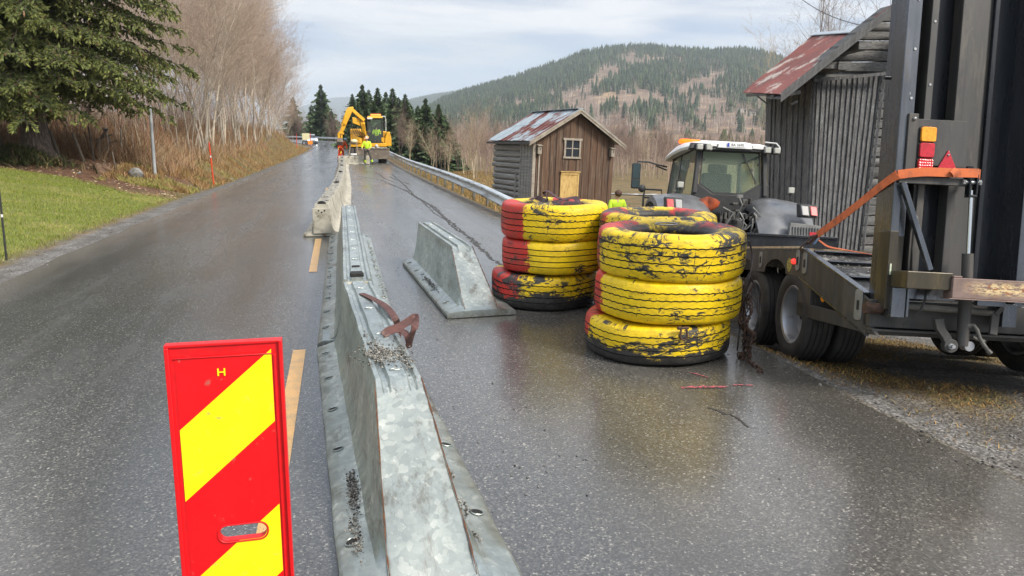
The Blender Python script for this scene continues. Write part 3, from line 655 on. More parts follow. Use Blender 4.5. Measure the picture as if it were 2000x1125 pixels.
# gravel lying on the near barrier
PB = []; Ma = A.rotation_euler.to_matrix()
def lay(n_, cx, cy, sx, sy, z, jit=.006):
    for _ in range(n_):
        p = Ma @ Vector((cx + random.gauss(0, sx), cy + random.gauss(0, sy), z)) + Vector(A.location); PB.append((p.x, p.y, p.z + random.uniform(0, jit)))
lay(420, -.04, -2.13, .05, .10, BH + .003); lay(160, .06, -2.2, .03, .12, BH + .003); lay(90, -.05, -1.92, .03, .10, BH + .002)
lay(500, -.235, -2.66, .017, .10, .078, .012); lay(200, -.235, -3.12, .02, .06, .074); lay(60, -.25, -2.95, .02, .05, .072)
for k in range(900):
    u = random.random(); p = Ma @ Vector((.195 + random.gauss(0, .014) + .02 * math.sin(u * 20), -2.2 - 1.05 * u, .088)) + Vector(A.location); PB.append((p.x, p.y, p.z + random.uniform(-.012, .006)))
g_ = np.random.default_rng(5).uniform(.05, .42, len(PB)) ** 1.25
pebbles('gravel', PB, .003, .0085, STONE, 6, np.stack([g_, g_ * .95, g_ * .84], 1), flat=.8)
PB = []; Md = D_.rotation_euler.to_matrix()
for _ in range(260):
    p = Md @ Vector((-.25 + random.gauss(0, .02), -1.75 + random.gauss(0, .22), .075)) + Vector(D_.location); PB.append((p.x, p.y, p.z + random.uniform(0, .008)))
pebbles('gravel', PB, .004, .011, STONE, 7)
PB = []
for _ in range(300):
    y = random.uniform(7.5, 12.8); PB.append((-.12 + random.gauss(0, .03) + .0 * y, y, .080)) if random.random() < .5 else PB.append((.42 + random.gauss(0, .02), y, .078))
pebbles('gravel', PB, .004, .012, STONE, 8)
PB = []
for _ in range(500):
    k = random.randrange(6); t_ = random.random(); (x0, y0), (x1, y1) = Cp[k], Cp[k + 1]
    PB.append((x0 + (x1 - x0) * t_ + random.gauss(0, .05), y0 + (y1 - y0) * t_, BH + .022)) if random.random() < .3 else PB.append((x0 + (x1 - x0) * t_ + .36 + abs(random.gauss(0, .12)), y0 + (y1 - y0) * t_, .006))
pebbles('gravel', PB, .006, .03, STONE, 9)
mb = MB(); rr = random.Random(3)    # pen scribble of scratches on the sloping nose
for k in range(9):
    x0 = -.035 + k * .0085; P = []
    for u in np.linspace(0, 1, 14):
        yy = .42 + .24 * u; P.append(Vector((x0 + .022 * math.sin(u * 3.1 + k * .05) - .03 * u * u, -(2.4 + yy), BH + (.052 - BH) * yy / .92 + .0012)))
    mb.tube(P, .0009, 4)
P = [Vector((-.01 + .012 * math.sin(u * 4), -(2.4 + .03 + .14 * u), BH + (.052 - BH) * (.03 + .14 * u) / .92 + .002)) for u in np.linspace(0, 1, 8)]; mb.tube(P, .0016, 5)
mb.build('scratch_marks', HOLE, A, norm=False)

# ================================================================ SLINGS
def ribbon(mb, path, wd, th, side, m=0, sub=6):
    """flat belt along a smooth path; side = width direction per control point"""
    P = [Vector(p) for p in path]; S = [Vector(q).normalized() for q in (side if isinstance(side, list) else [side] * len(P))]; pts = []
    for i in range(len(P) - 1):
        p0, p1, p2, p3 = P[max(i - 1, 0)], P[i], P[i + 1], P[min(i + 2, len(P) - 1)]
        for k in range(sub + (i == len(P) - 2)):
            t = k / sub; q = .5 * ((2 * p1) + (-p0 + p2) * t + (2 * p0 - 5 * p1 + 4 * p2 - p3) * t * t + (-p0 + 3 * p1 - 3 * p2 + p3) * t ** 3); pts.append((q, S[i].lerp(S[i + 1], t).normalized()))
    rings = []
    for i, (q, sd_) in enumerate(pts):
        d = (pts[min(i + 1, len(pts) - 1)][0] - pts[max(i - 1, 0)][0]).normalized(); sd2 = (sd_ - d * sd_.dot(d)).normalized(); nn = d.cross(sd2)
        rings.append([q - sd2 * wd / 2 - nn * th / 2, q + sd2 * wd / 2 - nn * th / 2, q + sd2 * wd / 2 + nn * th / 2, q - sd2 * wd / 2 + nn * th / 2])
    return mb.loft(rings, m)
SLING = pbr('brown_webbing', (.12, .05, .042), (.075, .035, .033), 25, (.75, .9), bump=.5, bscale=260, bd=.002, dirt=(.17, .12, .10), dpos=(.55, .7), dscale=14)
sl = empty('lifting_sling', (.2, 5.0, .58), label='dirty brown webbing sling looped over the top of the nearest steel barrier', cat='lifting sling', group=None)
def lp(px, py, z): p = onZ(px, py, z); return (p.x - .2, p.y - 5.0, p.z - .58)
mb = MB()
ribbon(mb, [lp(706, 573, .586), lp(730, 584, .600), (lp(755, 600, .604)), lp(772, 622, .590), lp(777, 640, .50), lp(779, 660, .42)], .042, .004, [(1, .6, 0), (1, .6, .1), (1, .5, .3), (1, .3, .2), (.8, .2, 1), (.7, .2, 1)])
mb.build('flat_strand', SLING, sl)
mb = MB()
ribbon(mb, [lp(748, 655, .590), lp(760, 645, .606), lp(780, 638, .62), lp(800, 626, .645), lp(812, 619, .655), lp(809, 640, .63), lp(802, 660, .56), lp(797, 680, .48)], .046, .004,
       [(.5, 1, .6), (.3, 1, .9), (.2, .8, 1), (.2, .8, 1), (.4, .9, .6), (.7, .7, 0), (.8, .5, 0), (.8, .4, 0)])
ribbon(mb, [lp(748, 655, .594), lp(765, 648, .60), lp(784, 646, .602), lp(795, 655, .59), lp(799, 668, .53)], .04, .004, [(.5, 1, .3), (.3, 1, .3), (.6, .8, .3), (.8, .4, .2), (.9, .3, 0)])
mb.build('eye_loop', SLING, sl)

# ================================================================ TYRES
s = MatB('painted_tread'); oi = s.n('ShaderNodeObjectInfo'); x_, y_, z_ = s.sepxyz()
ang = s.math('ARCTAN2', y_, x_); rad = s.math('SQRT', s.math('ADD', s.math('MULTIPLY', x_, x_), s.math('MULTIPLY', y_, y_)))
cyl = s.n('ShaderNodeCombineXYZ'); s.l(s.math('MULTIPLY', ang, .54), cyl.inputs[0]); s.l(s.math('ADD', z_, s.math('MULTIPLY', rad, .5)), cyl.inputs[1]); s.l(s.math('MULTIPLY', oi.outputs['Random'], 40), cyl.inputs[2])
cy = cyl.outputs[0]
yel = s.mix(s.ramp(s.noise(6, 5, .6, cy), [(.35, 0.), (.65, 1.)]), (.86, .60, .0), (.72, .49, .01))
redc = s.mix(s.ramp(s.noise(7, 5, .6, cy), [(.35, 0.), (.65, 1.)]), (.60, .02, .02), (.36, .02, .02))
# painted red sectors: |angle - centre| < half width
def sector(c0, hwid):
    d = s.math('ABSOLUTE', s.math('SUBTRACT', s.math('WRAP', s.math('SUBTRACT', ang, R(c0)), math.pi, -math.pi), 0)); d = s.math('ADD', d, s.math('MULTIPLY', s.math('SUBTRACT', s.noise(16, 7, .75, cy), .5), .6))
    return s.ramp(d, [(R(hwid) - .012, 1.), (R(hwid) + .012, 0.)])
s1 = sector(182, 34); s2 = sector(48, 24)
paint = s.mix(s.math('MAXIMUM', s1, s2), yel, redc)
ws = s.n('ShaderNodeSeparateColor'); s.l(oi.outputs['Color'], ws.inputs[0])     # object colour: R = wear, G = muddy foot
n_a = s.noise(2.6, 9, .68, s.map((1, 2.6, 1), src=cy), dist=.6); n_b = s.noise(11, 8, .75, s.map((1, 2.2, 1), src=cy), dist=1.2)
wsum = s.math('ADD', s.math('MULTIPLY', n_a, .55), s.math('MULTIPLY', n_b, .45))
scuff = s.vor(2.1, s.map((1.2, 3.2, 1), (0, 0, R(38)), src=cy), 'DISTANCE_TO_EDGE'); sc2 = s.vor(3.3, s.map((2.6, 1, 1), (0, 0, R(-25)), src=cy, loc=(4, 1, 0)), 'DISTANCE_TO_EDGE')
line = s.math('MAXIMUM', s.ramp(scuff, [(.0, 1.), (.03, 0.)]), s.ramp(sc2, [(.0, 1.), (.022, 0.)])); line = s.math('MULTIPLY', line, s.ramp(s.noise(3.1, 4, .6, cy), [(.47, 0.), (.60, 1.)]))
wsum = s.math('ADD', wsum, s.math('MULTIPLY', line, .075)); wsum = s.math('ADD', wsum, s.math('MULTIPLY', ws.outputs[0], .145))
low = s.ramp(z_, [(.0, 1.), (.16, 0.)]); wsum = s.math('ADD', wsum, s.math('MULTIPLY', s.math('MULTIPLY', low, ws.outputs[1]), .22))
wear = s.ramp(wsum, [(.572, 0.), (.602, 1.)])
rim_w = s.ramp(rad, [(.32, 1.), (.385, .0)]); wear = s.math('MAXIMUM', wear, s.math('MULTIPLY', rim_w, s.ramp(s.noise(8, 7, .7, cy), [(.34, 0.), (.5, 1.)])))
grime = s.ramp(s.noise(18, 8, .75, s.map((1, 2.5, 1), src=cy)), [(.46, 0.), (.72, .55)])
paint = s.mix(grime, paint, (.18, .11, .012)); rub = s.mix(s.ramp(s.noise(30, 5, .7, cy), [(.4, 0.), (.7, 1.)]), (.018, .018, .019), (.055, .05, .045))
s.set('Base Color', s.mix(wear, paint, rub)); s.set('Roughness', s.ramp(s.noise(9, 5), [(.3, .38), (.7, .6)])); s.bump(s.math('ADD', s.math('MULTIPLY', wear, -.6), s.math('ADD', s.noise(60, 6, .6, cy), s.math('MULTIPLY', s.noise(9, 6, .6, s.map((1, 3, 1), src=cy)), 2.0))), .55, .004); TREAD = s.m
GROOVE = pbr('groove_rubber', (.012, .012, .013), (.022, .021, .02), 20, (.6, .8))
TR, TW = .54, .325
def tyre_mesh(zig, sipes, seed):
    Nn = 300; rows = []; rr = random.Random(seed)
    def row(r, z, am=0, ph=0, m=0): rows.append((r, z, am, ph, m))
    row(.300, .095); row(.292, .075); row(.300, .055); row(.325, .030); row(.38, .012); row(.44, .004); row(.495, .010); row(.524, .022); row(.534, .036)
    gs = [.085, .135, .188, .240]
    for k, g in enumerate(gs):
        am = zig; w_ = .0045; d_ = .011; ph = k * .5
        row(TR, g - w_, am, ph, 0); row(TR - d_, g - w_ + .0012, am, ph, 1); row(TR - d_, g + w_ - .0012, am, ph, 1); row(TR, g + w_, am, ph, 1)
    row(.534, TW - .036); row(.524, TW - .022); row(.495, TW - .010); row(.44, TW - .004); row(.38, TW - .012); row(.325, TW - .030); row(.300, TW - .055); row(.292, TW - .075); row(.300, TW - .095); row(.33, TW - .11); row(.44, TW - .06); row(.44, .06); row(.33, .11); row(.300, .095)
    # crown the tread, add the squash and dents of a lying, stacked tyre
    V = []; F = []; MI = []
    a = np.arange(Nn) * 2 * math.pi / Nn; tri = 2 * np.abs(((a * 56 / (2 * math.pi))[:, None] + np.array([r[3] for r in rows])[None, :]) % 1 - .5) - .5
    dent = .004 * np.sin(3 * a + seed) + .003 * np.sin(7 * a + 2 * seed)
    for j, (r, z, am, ph, m) in enumerate(rows):
        crown = -.006 * ((z - TW / 2) / (TW / 2)) ** 2 if r > .52 else 0
        rr_ = r + crown + dent * (r > .4); zz = z + tri[:, j] * 2 * am + .003 * np.sin(5 * a + seed) * (r > .35)
        V.append(np.stack([rr_ * np.cos(a), rr_ * np.sin(a), zz], 1))
        if j:
            i = np.arange(Nn); k2 = (i + 1) % Nn; F.append(np.stack([(j - 1) * Nn + i, (j - 1) * Nn + k2, j * Nn + k2, j * Nn + i], 1)); MI.append(np.full(Nn, m))
    return np.concatenate(V), np.concatenate(F), np.concatenate(MI)
TYM = []
for k in range(3):
    V, F, MI = tyre_mesh((.0032, .0005, .0026)[k], 0, k + 1); o = npmesh('tyre', V, F, [TREAD, GROOVE], mi=MI); o.data.shade_smooth(); o.data.set_sharp_from_angle(angle=R(50)); TYM.append(o)
stacks = [('front', (2.535, 5.44), -33, [(-.045, .02, .45, 1, -3, 0), (.02, .0, .15, 0, 2, 0), (.035, -.01, .42, 0, -5, 2)], [.3, .33, .35]),
          ('left', (2.175, 7.38), 6.5, [(-.09, .03, .52, .9, 4, 0), (.005, 0, .10, 0, 3, 1), (.0, 0, .20, 0, -2, 0)], [.3, .33, .35]),
          ('rear', (2.98, 6.62), -38, [(-.03, .0, .4, .8, 0, 0), (.0, 0, .3, 0, 5, 2), (.0, .0, .60, 0, 9, 0)], [.3, .33, .35])]
used = [False] * 3; words = {'front': 'the nearest stack, with rusty shackle', 'left': 'the left stack, with brown sling on top', 'rear': 'the half hidden rear stack'}
lvl = ['bottom', 'middle', 'top']; look = {'front': ['grimy yellow and red painted', 'clean yellow painted', 'badly scuffed yellow and black'], 'left': ['mud blackened yellow and red', 'yellow and red ribbed', 'scratched yellow and red'], 'rear': ['dirty yellow painted', 'yellow painted', 'worn yellow and red']}
for nm, (cx_, cy_), rz_, ts, _h in stacks:
    z = .012
    for k, (dx, dy, wear_, mud, da, mi_) in enumerate(ts):
        o = TYM[mi_] if not used[mi_] else TYM[mi_].copy()
        if used[mi_]: COL.objects.link(o)
        used[mi_] = True
        hsc = {'front': (.97, 1.05, 1.14), 'left': (1.10, 1.06, 1.15), 'rear': (.99, 1.04, 1.12)}[nm][k]
        o.location = (cx_ + dx, cy_ + dy, z); o.rotation_euler = (R((.6, -.8, .5)[k]), R((-.5, .6, .8)[k]), R(rz_ + da)); sxy = 1.075 if nm == 'front' else 1.03; o.scale = (sxy, sxy, hsc); o.color = (wear_, mud, 0, 1)
        tag(o, '%s %s tyre of %s' % (look[nm][k], lvl[k], words[nm]), 'tyre', 'painted truck tyres stacked three high'); z += TW * hsc - .010
    z_top = z
# sling lying on the left stack
s2_ = empty('lifting_sling', (2.2, 7.42, 1.0), label='purple brown webbing sling heaped on top of the left tyre stack', cat='lifting sling')
def lq(px, py, z): z += .08; p = onZ(px, py, z); return (p.x - 2.2, p.y - 7.42, p.z - 1.0)
SL2 = pbr('purple_brown_webbing', (.085, .045, .055), (.05, .03, .035), 20, (.75, .9), bump=.5, bscale=260, bd=.002)
mb = MB()
ribbon(mb, [lq(1036, 390, .985), lq(1048, 386, 1.0), lq(1068, 393, 1.0), lq(1066, 380, 1.06), lq(1064, 374, 1.10), lq(1072, 375, 1.10), lq(1090, 386, 1.03), lq(1110, 392, 1.0)], .05, .005, [(1, .5, 0), (0, 1, .2), (.2, 1, 0), (.5, 1, 0), (.8, 1, 0), (.3, 1, .2), (.2, 1, .3), (0, 1, .2)])
ribbon(mb, [lq(1080, 395, .99), lq(1100, 390, 1.01), lq(1122, 386, 1.03), lq(1130, 395, 1.0), lq(1138, 402, .96)], .05, .005, [(0, 1, .2), (0, 1, .3), (.3, 1, .4), (.6, 1, .2), (1, .4, .2)])
mb.build('webbing', SL2, s2_)
# shackle on the front stack
RUSTY = pbr('rusty_steel', (.13, .07, .045), (.06, .045, .04), 40, (.5, .75), .5, bump=.5, bscale=150)
d_ = Vector((-math.sin(R(24.9)), -math.cos(R(24.9)), 0)); side = Vector((math.cos(R(24.9)), -math.sin(R(24.9)), 0)); pc = Vector((2.535, 5.44, 0)) + d_ * .575 + side * .155
sh = empty('shackle', pc + Vector((0, 0, .30)), (0, 0, R(-24.9 + 16)), 'rusty bow shackle hanging between the two lower tyres of the nearest stack', 'shackle'); mb = MB()
mb.tube([(-.018, 0, .03), (-.024, -.004, 0), (-.026, -.008, -.03), (-.016, -.010, -.052), (0, -.011, -.060), (.016, -.010, -.052), (.026, -.008, -.03), (.024, -.004, 0), (.018, 0, .03)], .0085, 8); mb.build('bow', RUSTY, sh)
mb = MB(); mb.tube([(-.036, 0, .03), (.036, 0, .03)], .010, 8); mb.ball((-.038, 0, .03), .014); mb.build('pin', RUSTY, sh)
# chains and cables hanging behind the front stack
def chain(mb, path, lk=.045, r=.006, m=0):
    P = [Vector(p) for p in path]; seg = []; acc = 0; d = []
    for a, b in zip(P[:-1], P[1:]):
        n_ = max(1, int((b - a).length / (lk * .78)))
        for k in range(n_): seg.append((a.lerp(b, (k + .5) / n_), (b - a).normalized()))
    for i, (c, dr_) in enumerate(seg):
        o1 = dr_.orthogonal().normalized(); o2 = dr_.cross(o1); a_ = R(90 * (i % 2) + random.uniform(-25, 25)); u = o1 * math.cos(a_) + o2 * math.sin(a_)
        pth = [c + dr_ * (lk / 2 * math.cos(t)) + u * (lk * .34 * math.sin(t)) for t in np.linspace(0, 2 * math.pi, 9)]; mb.tube(pth, r, 5, m, cap=False)
ch = empty('chain_heap', (2.98, 5.1, 0), label='rusty chains and cables hanging between the nearest tyre stack and the trailer wheels', cat='chain'); mb = MB(); rr = random.Random(9)
def lc(px, py, D): p = atD(px, py, D); return p - Vector((2.98, 5.1, 0))
for k in range(5):
    x0 = rr.uniform(1448, 1472); P = [lc(x0, 585 + rr.uniform(-30, 30), 5.9)]; 
    for t in range(5): P.append(lc(1452 + rr.uniform(-8, 26), 610 + t * 22, 5.85 + rr.uniform(-.1, .15)))
    chain(mb, P, .042, .0055)
P = [lc(1445, 690, 5.75)] + [onZ(x, y, .012) - Vector((2.98, 5.1, 0)) for x, y in ((1452, 697), (1468, 709), (1480, 718), (1490, 722), (1478, 724), (1492, 727))]; chain(mb, P, .045, .006)
P = [onZ(x, y, .012) - Vector((2.98, 5.1, 0)) for x, y in ((1440, 690), (1447, 693), (1441, 697), (1452, 700), (1446, 694))]; chain(mb, P, .045, .006)
mb.build('chain_links', RUSTY, ch, norm=False)
mb = MB()
for pts in (((1462, 470), (1470, 500), (1464, 540), (1452, 580), (1458, 620)), ((1465, 540), (1478, 570), (1482, 610), (1476, 640), (1464, 655), (1452, 640)), ((1446, 600), (1458, 575), (1476, 590), (1482, 630), (1470, 660), (1450, 668)), ((1440, 560), (1450, 600), (1444, 650), (1440, 685))):
    P = [lc(x, y, 5.9 + .05 * math.sin(i * 2)) for i, (x, y) in enumerate(pts)]; Q = []
    for i in range(len(P) - 1):
        p0, p1, p2, p3 = P[max(i - 1, 0)], P[i], P[i + 1], P[min(i + 2, len(P) - 1)]
        for k in range(5): t = k / 5; Q.append(.5 * ((2 * p1) + (-p0 + p2) * t + (2 * p0 - 5 * p1 + 4 * p2 - p3) * t * t + (-p0 + 3 * p1 - 3 * p2 + p3) * t ** 3))
    mb.tube(Q + [P[-1]], .007, 6)
mb.build('steel_cable', pbr('dark_cable', (.04, .035, .033), (.09, .08, .075), 30, (.4, .6), .4), ch, norm=False)
mb = MB(); mb.lathe([(.09, -.006), (.095, 0), (.09, .006), (.085, 0)], 24, 'z', (2.62 , 5.62, 1.01), close=True); tag(mb.build('wire_ring', pbr('thin_wire', (.3, .3, .3), None, 9, (.3, .5), .8)), 'thin bent wire ring lying in the opening of the nearest tyre stack', 'wire ring')
# ================================================================ SMALL SHED
def woodmat(name, c1, c2, dark, sc=(14, 14, .8), grain=9, rough=(.75, .92), dp=(.5, .68)):
    s = MatB(name); v = s.map(sc); c = s.mix(s.ramp(s.noise(1.0, 6, .65, v), [(.35, 0.), (.65, 1.)]), c1, c2)
    c = s.mix(s.ramp(s.noise(grain, 6, .7, v), [(dp[0], 0.), (dp[1], .85)]), c, dark); s.set('Base Color', c)
    s.set('Roughness', s.ramp(s.noise(3, 3), [(.3, rough[0]), (.7, rough[1])])); s.bump(s.noise(5, 6, .7, v), .5, .01); return s.m
BROWNW = woodmat('tarred_boards', (.135, .072, .040), (.048, .032, .024), (.23, .18, .135), sc=(9, 9, .4), grain=2.6, dp=(.52, .70))
GREYW = woodmat('grey_weathered_wood', (.115, .118, .12), (.062, .062, .063), (.025, .024, .023))
GREYH = woodmat('grey_log_wood', (.36, .36, .35), (.19, .19, .185), (.028, .027, .026), sc=(.8, .8, 16))
PALEW = woodmat('pale_weathered_trim', (.42, .38, .31), (.27, .23, .19), (.13, .11, .09), sc=(3, 3, 3))
YELW = woodmat('yellow_plywood', (.58, .40, .15), (.46, .30, .10), (.30, .17, .05), sc=(4, 4, 1.4), grain=3)
DARKG = MatB('dark_window_glass').set('Base Color', (.012, .014, .018)).set('Roughness', .08).m
def roofmat(name, grey, red, th=(.44, .5), scale=(1.2, 5, 1), light=None, sheets=.8):
    s = MatB(name); m_ = s.ramp(s.noise(.9, 5, .6, s.map(scale)), [(th[0], 0.), (th[1], 1.)]); c = s.mix(s.ramp(s.noise(5, 5), [(.3, 0.), (.7, 1.)]), grey, tuple(x * .7 for x in grey))
    r_ = s.mix(s.ramp(s.noise(6, 6, .7, s.map((1, 4, 1))), [(.35, 0.), (.65, 1.)]), red, tuple(x * .55 for x in red)); c = s.mix(m_, c, r_)
    if light: c = s.mix(s.ramp(s.noise(2.5, 7, .7, s.map((1, 3, 1), loc=(7, 3, 1))), [(.56, 0.), (.62, .9)]), c, light)
    s.set('Base Color', c); s.set('Metallic', .25); s.set('Roughness', .5); return s.m
SW_, SL_, SE, SRZ = 3.5, 3.5, 3.33, 4.48
shed = empty('storage_shed', (7.03, 27.1, -1.65), (0, R(2.4), R(11.2)), 'small brown boarded shed with white framed window, yellow door and patchy tin roof', 'shed')
sl_ = (SRZ - .06 - SE) / (SW_ / 2)
mb = MB(); rr = random.Random(4)    # front gable boards: board and batten
x = .0; k = 0
while x < SW_ - .01:
    w_ = rr.uniform(.11, .17); x1 = min(SW_, x + w_); h = lambda q: SE - .02 + sl_ * (SW_ / 2 - abs(q - SW_ / 2)); y_ = -.03 - (.022 if k % 2 else 0)
    mb.hexa([(x - .008 * (k % 2), y_, .0 + rr.uniform(0, .06)), (x1 + .008 * (k % 2), y_, .02), (x1, .0, .02), (x, .0, .0), (x - .008 * (k % 2), y_, h(x)), (x1 + .008 * (k % 2), y_, h(x1)), (x1, .0, h(x1)), (x, .0, h(x))]); x = x1; k += 1
mb.build('front_wall', BROWNW, shed, smooth=False)
mb = MB(); mb.box(0, SW_, 0, .1, 0, SE); mb.prism([(0, SE), (SW_, SE), (SW_ / 2, SRZ - .1)], 'y', 0.002, .1); mb.prism([(0, SE), (SW_, SE), (SW_ / 2, SRZ - .1)], 'y', SL_ - .1, SL_); mb.box(0, SW_, SL_ - .1, SL_, 0, SE); mb.box(SW_ - .1, SW_, .1, SL_ - .1, 0, SE)
mb.build('frame_wall', GREYW, shed, smooth=False)
mb = MB(); z = 0; k = 0
while z < SE - .05:      # left log wall
    h_ = rr.uniform(.19, .25); z1 = min(SE, z + h_); bulge = .05; o_ = rr.uniform(-.025, .035)
    mb.prism([(-.02 + o_, z + .015), (-.06 + o_, z + .07), (-.065 + o_, z1 - .07), (-.02 + o_, z1 - .012), (.1, z1), (.1, z)], 'y', 1.05 + rr.uniform(-.1, .05) * (k % 2), SL_ + rr.uniform(.12, .22), 0); z = z1; k += 1
mb.build('log_wall', GREYH, shed, smooth=False)
mb = MB(); y = .0; k = 0
while y < 1.04: mb.box(-.045 - .018 * (k % 2), .0, y - .004, y + .135, .02, SE - .01); y += .13; k += 1
mb.box(-.07, -.02, 1.32, 1.42, .1, 2.0); mb.build('side_boards', GREYH, shed, smooth=False)
# roof: two slopes of tin sheets, barge boards
ROOF1 = roofmat('patchy_tin_roof', (.40, .47, .52), (.19, .05, .035), (.50, .54), (.22, .9, 1))
ov, fo, bo = .30, .32, .30; ez = SE + .10 - sl_ * ov
for sx in (0, 1):
    def X(q): return q if sx == 0 else SW_ - q
    mb = MB(); yy = -fo; k = 0; n_ = 11; dy = (SL_ + fo + bo) / n_
    for k in range(n_):
        y0 = -fo + k * dy; y1 = y0 + dy; lift = .012 if k % 2 else 0
        for (a0, a1, dz) in ((0, .52, .0), (.5, 1, .014)):
            xa = -ov + (SW_ / 2 + ov) * a0; xb = -ov + (SW_ / 2 + ov) * a1; za = ez + (SRZ - ez) * a0 + dz + lift; zb = ez + (SRZ - ez) * a1 + dz + lift
            mb.hexa([(X(xa), y0, za), (X(xb), y0, zb), (X(xb), y1, zb), (X(xa), y1, za), (X(xa), y0, za + .012), (X(xb), y0, zb + .012), (X(xb), y1, zb + .012), (X(xa), y1, za + .012)])
        for q in (y0,): mb.bar((X(-ov), q, ez + .03), (X(SW_ / 2), q, SRZ + .045), .025, .02)
    mb.build('roof', ROOF1, shed, smooth=False)
mb = MB(); mb.bar((SW_ / 2, -fo - .01, SRZ + .045), (SW_ / 2, SL_ + bo, SRZ + .045), .28, .02); mb.build('ridge_cap', pbr('blue_grey_tin', (.50, .57, .62), (.38, .45, .5), 3, (.35, .5), .4), shed)
mb = MB()
for sx in (0, 1):
    def X(q): return q if sx == 0 else SW_ - q
    for y_, th in ((-fo - .025, .15), (-fo - .05, .07)):
        zt = .015 if th > .1 else .028
        mb.hexa([(X(-ov - .03), y_ - .012, ez - .035 + zt - th), (X(SW_ / 2), y_ - .012, SRZ + zt - th), (X(SW_ / 2), y_ + .012, SRZ + zt - th), (X(-ov - .03), y_ + .012, ez - .035 + zt - th),
                 (X(-ov - .03), y_ - .012, ez - .035 + zt), (X(SW_ / 2), y_ - .012, SRZ + zt), (X(SW_ / 2), y_ + .012, SRZ + zt), (X(-ov - .03), y_ + .012, ez - .035 + zt)])
mb.build('barge_board', PALEW, shed, smooth=False)
mb = MB()
for x0, x1, z0, z1 in ((1.26, 1.33, 2.72, 3.34), (1.91, 1.98, 2.72, 3.34), (1.21, 2.03, 3.34, 3.42), (1.23, 2.01, 2.66, 2.73)): mb.box(x0, x1, -.10, -.045, z0, z1)
win = mb.build('window', PALEW, shed, smooth=False)
mb = MB(); mb.box(1.33, 1.91, -.06, -.053, 2.73, 3.34); mb.build('pane', DARKG, win, smooth=False)
mb = MB(); mb.box(1.60, 1.64, -.085, -.062, 2.73, 3.34); mb.box(1.33, 1.60, -.083, -.062, 3.02, 3.055); mb.box(1.64, 1.91, -.083, -.062, 3.02, 3.055); mb.build('glazing_bar', PALEW, win, smooth=False)
mb = MB(); mb.box(1.24, 1.90, -.075, -.055, .12, 2.05); door = mb.build('door', YELW, shed, smooth=False)
mb = MB(); mb.box(1.18, 1.97, -.10, -.055, 2.05, 2.13); mb.box(1.15, 2.0, -.13, -.05, 2.14, 2.18); mb.box(1.17, 1.235, -.09, -.055, .1, 2.05); mb.box(1.905, 1.97, -.09, -.055, .1, 2.05); mb.build('door_frame', YELW, shed, smooth=False)
mb = MB(); mb.box(-.05, .07, -.09, -.035, .05, SE - .02); mb.box(.20, .25, -.09, -.055, .3, 3.1); mb.build('corner_board', PALEW, shed, smooth=False)
mb = MB(); mb.bar((-.3, -.28, SE - .16), (-.3, SL_ + .3, SE - .16), .05, .08); mb.build('eave_purlin', GREYW, shed, smooth=False)
def birdhouse(lx, lz, label):
    M_ = shed.matrix_basis; p = Matrix.LocRotScale(shed.location, shed.rotation_euler, None) @ Vector((lx, -.06, lz)); t = empty('birdhouse', p, tuple(shed.rotation_euler), label, 'birdhouse', 'birdhouses under the shed eaves')
    mb = MB(); mb.box(-.075, .075, -.15, -.0, -.14, .14); mb.build('box', PALEW, t, smooth=False); mb = MB(); mb.hexa([(-.1, -.2, .15), (.1, -.2, .15), (.1, .0, .19), (-.1, .0, .19), (-.1, -.2, .17), (.1, -.2, .17), (.1, .0, .21), (-.1, .0, .21)]); mb.build('lid', PALEW, t, smooth=False)
    mb = MB(); mb.lathe([(0, -.1515), (.028, -.1515)], 14, 'y', (0, 0, .04)); mb.build('entrance_hole', HOLE, t)
birdhouse(.18, 2.93, 'pale wooden birdhouse on the left front corner of the small shed'); birdhouse(SW_ - .14, 2.93, 'pale wooden birdhouse on the right front corner of the small shed')

# ================================================================ BARN
def V3(px, py, D): return atD(px, py, D)
bo_ = V3(1591, 480, 17.2); bo_.z = -1.9
barn = empty('log_barn', bo_, label='large old grey barn with rusty red corrugated roof behind the trailer', cat='barn')
def BL(v): return Vector(v) - bo_
def wallquad(mb, tl, tr, bl, br, n_, depth, seed, batten=.5, wob=.012, m=0):
    """vertical boards between a left and right edge; every board its own box"""
    rr = random.Random(seed); nrm = (tr - tl).cross(bl - tl).normalized(); nrm = -nrm if nrm.dot(Vector((0, 0, 0)) - (tl + bo_)) < 0 else nrm; cuts = [0]
    while cuts[-1] < 1: cuts.append(min(1, cuts[-1] + rr.uniform(.7, 1.3) / n_))
    for k, (a, b) in enumerate(zip(cuts[:-1], cuts[1:])):
        d = depth * (1 if k % 2 else .1) + rr.uniform(-.004, .004); ex = .002 if k % 2 else -.001; j = rr.uniform(-wob, wob)
        for s0, s1 in ((0, .5), (.5, 1)):
            def Q(u, t): return (tl.lerp(tr, u)).lerp(bl.lerp(br, u), t) + (tr - tl).normalized() * (j * math.sin(t * 3.14))
            F_ = [Q(a - ex, s0), Q(b + ex, s0), Q(b + ex, s1), Q(a - ex, s1)]
            mb.hexa([p - nrm * .03 for p in F_] + [p + nrm * (d + .004) for p in F_], m)
    return nrm
BARNL = woodmat('barn_log_wood', (.20, .198, .19), (.10, .098, .095), (.025, .022, .02), sc=(1.6, 1.6, 14), grain=6, dp=(.46, .62))
BARNW = woodmat('barn_boards', (.20, .20, .203), (.075, .074, .074), (.028, .025, .022), sc=(16, 16, .9), grain=5, dp=(.46, .62))
c_t, c_b = V3(1591, 156, 17.2), V3(1578, 444, 17.2); c_b = c_t + (c_b - c_t) * ((-1.9 - c_t.z) / (c_b.z - c_t.z))
l_t, l_b = V3(1497, 176, 19.6), V3(1490, 480, 19.6); l_b = l_t + (l_b - l_t) * ((-1.9 - l_t.z) / (l_b.z - l_t.z))
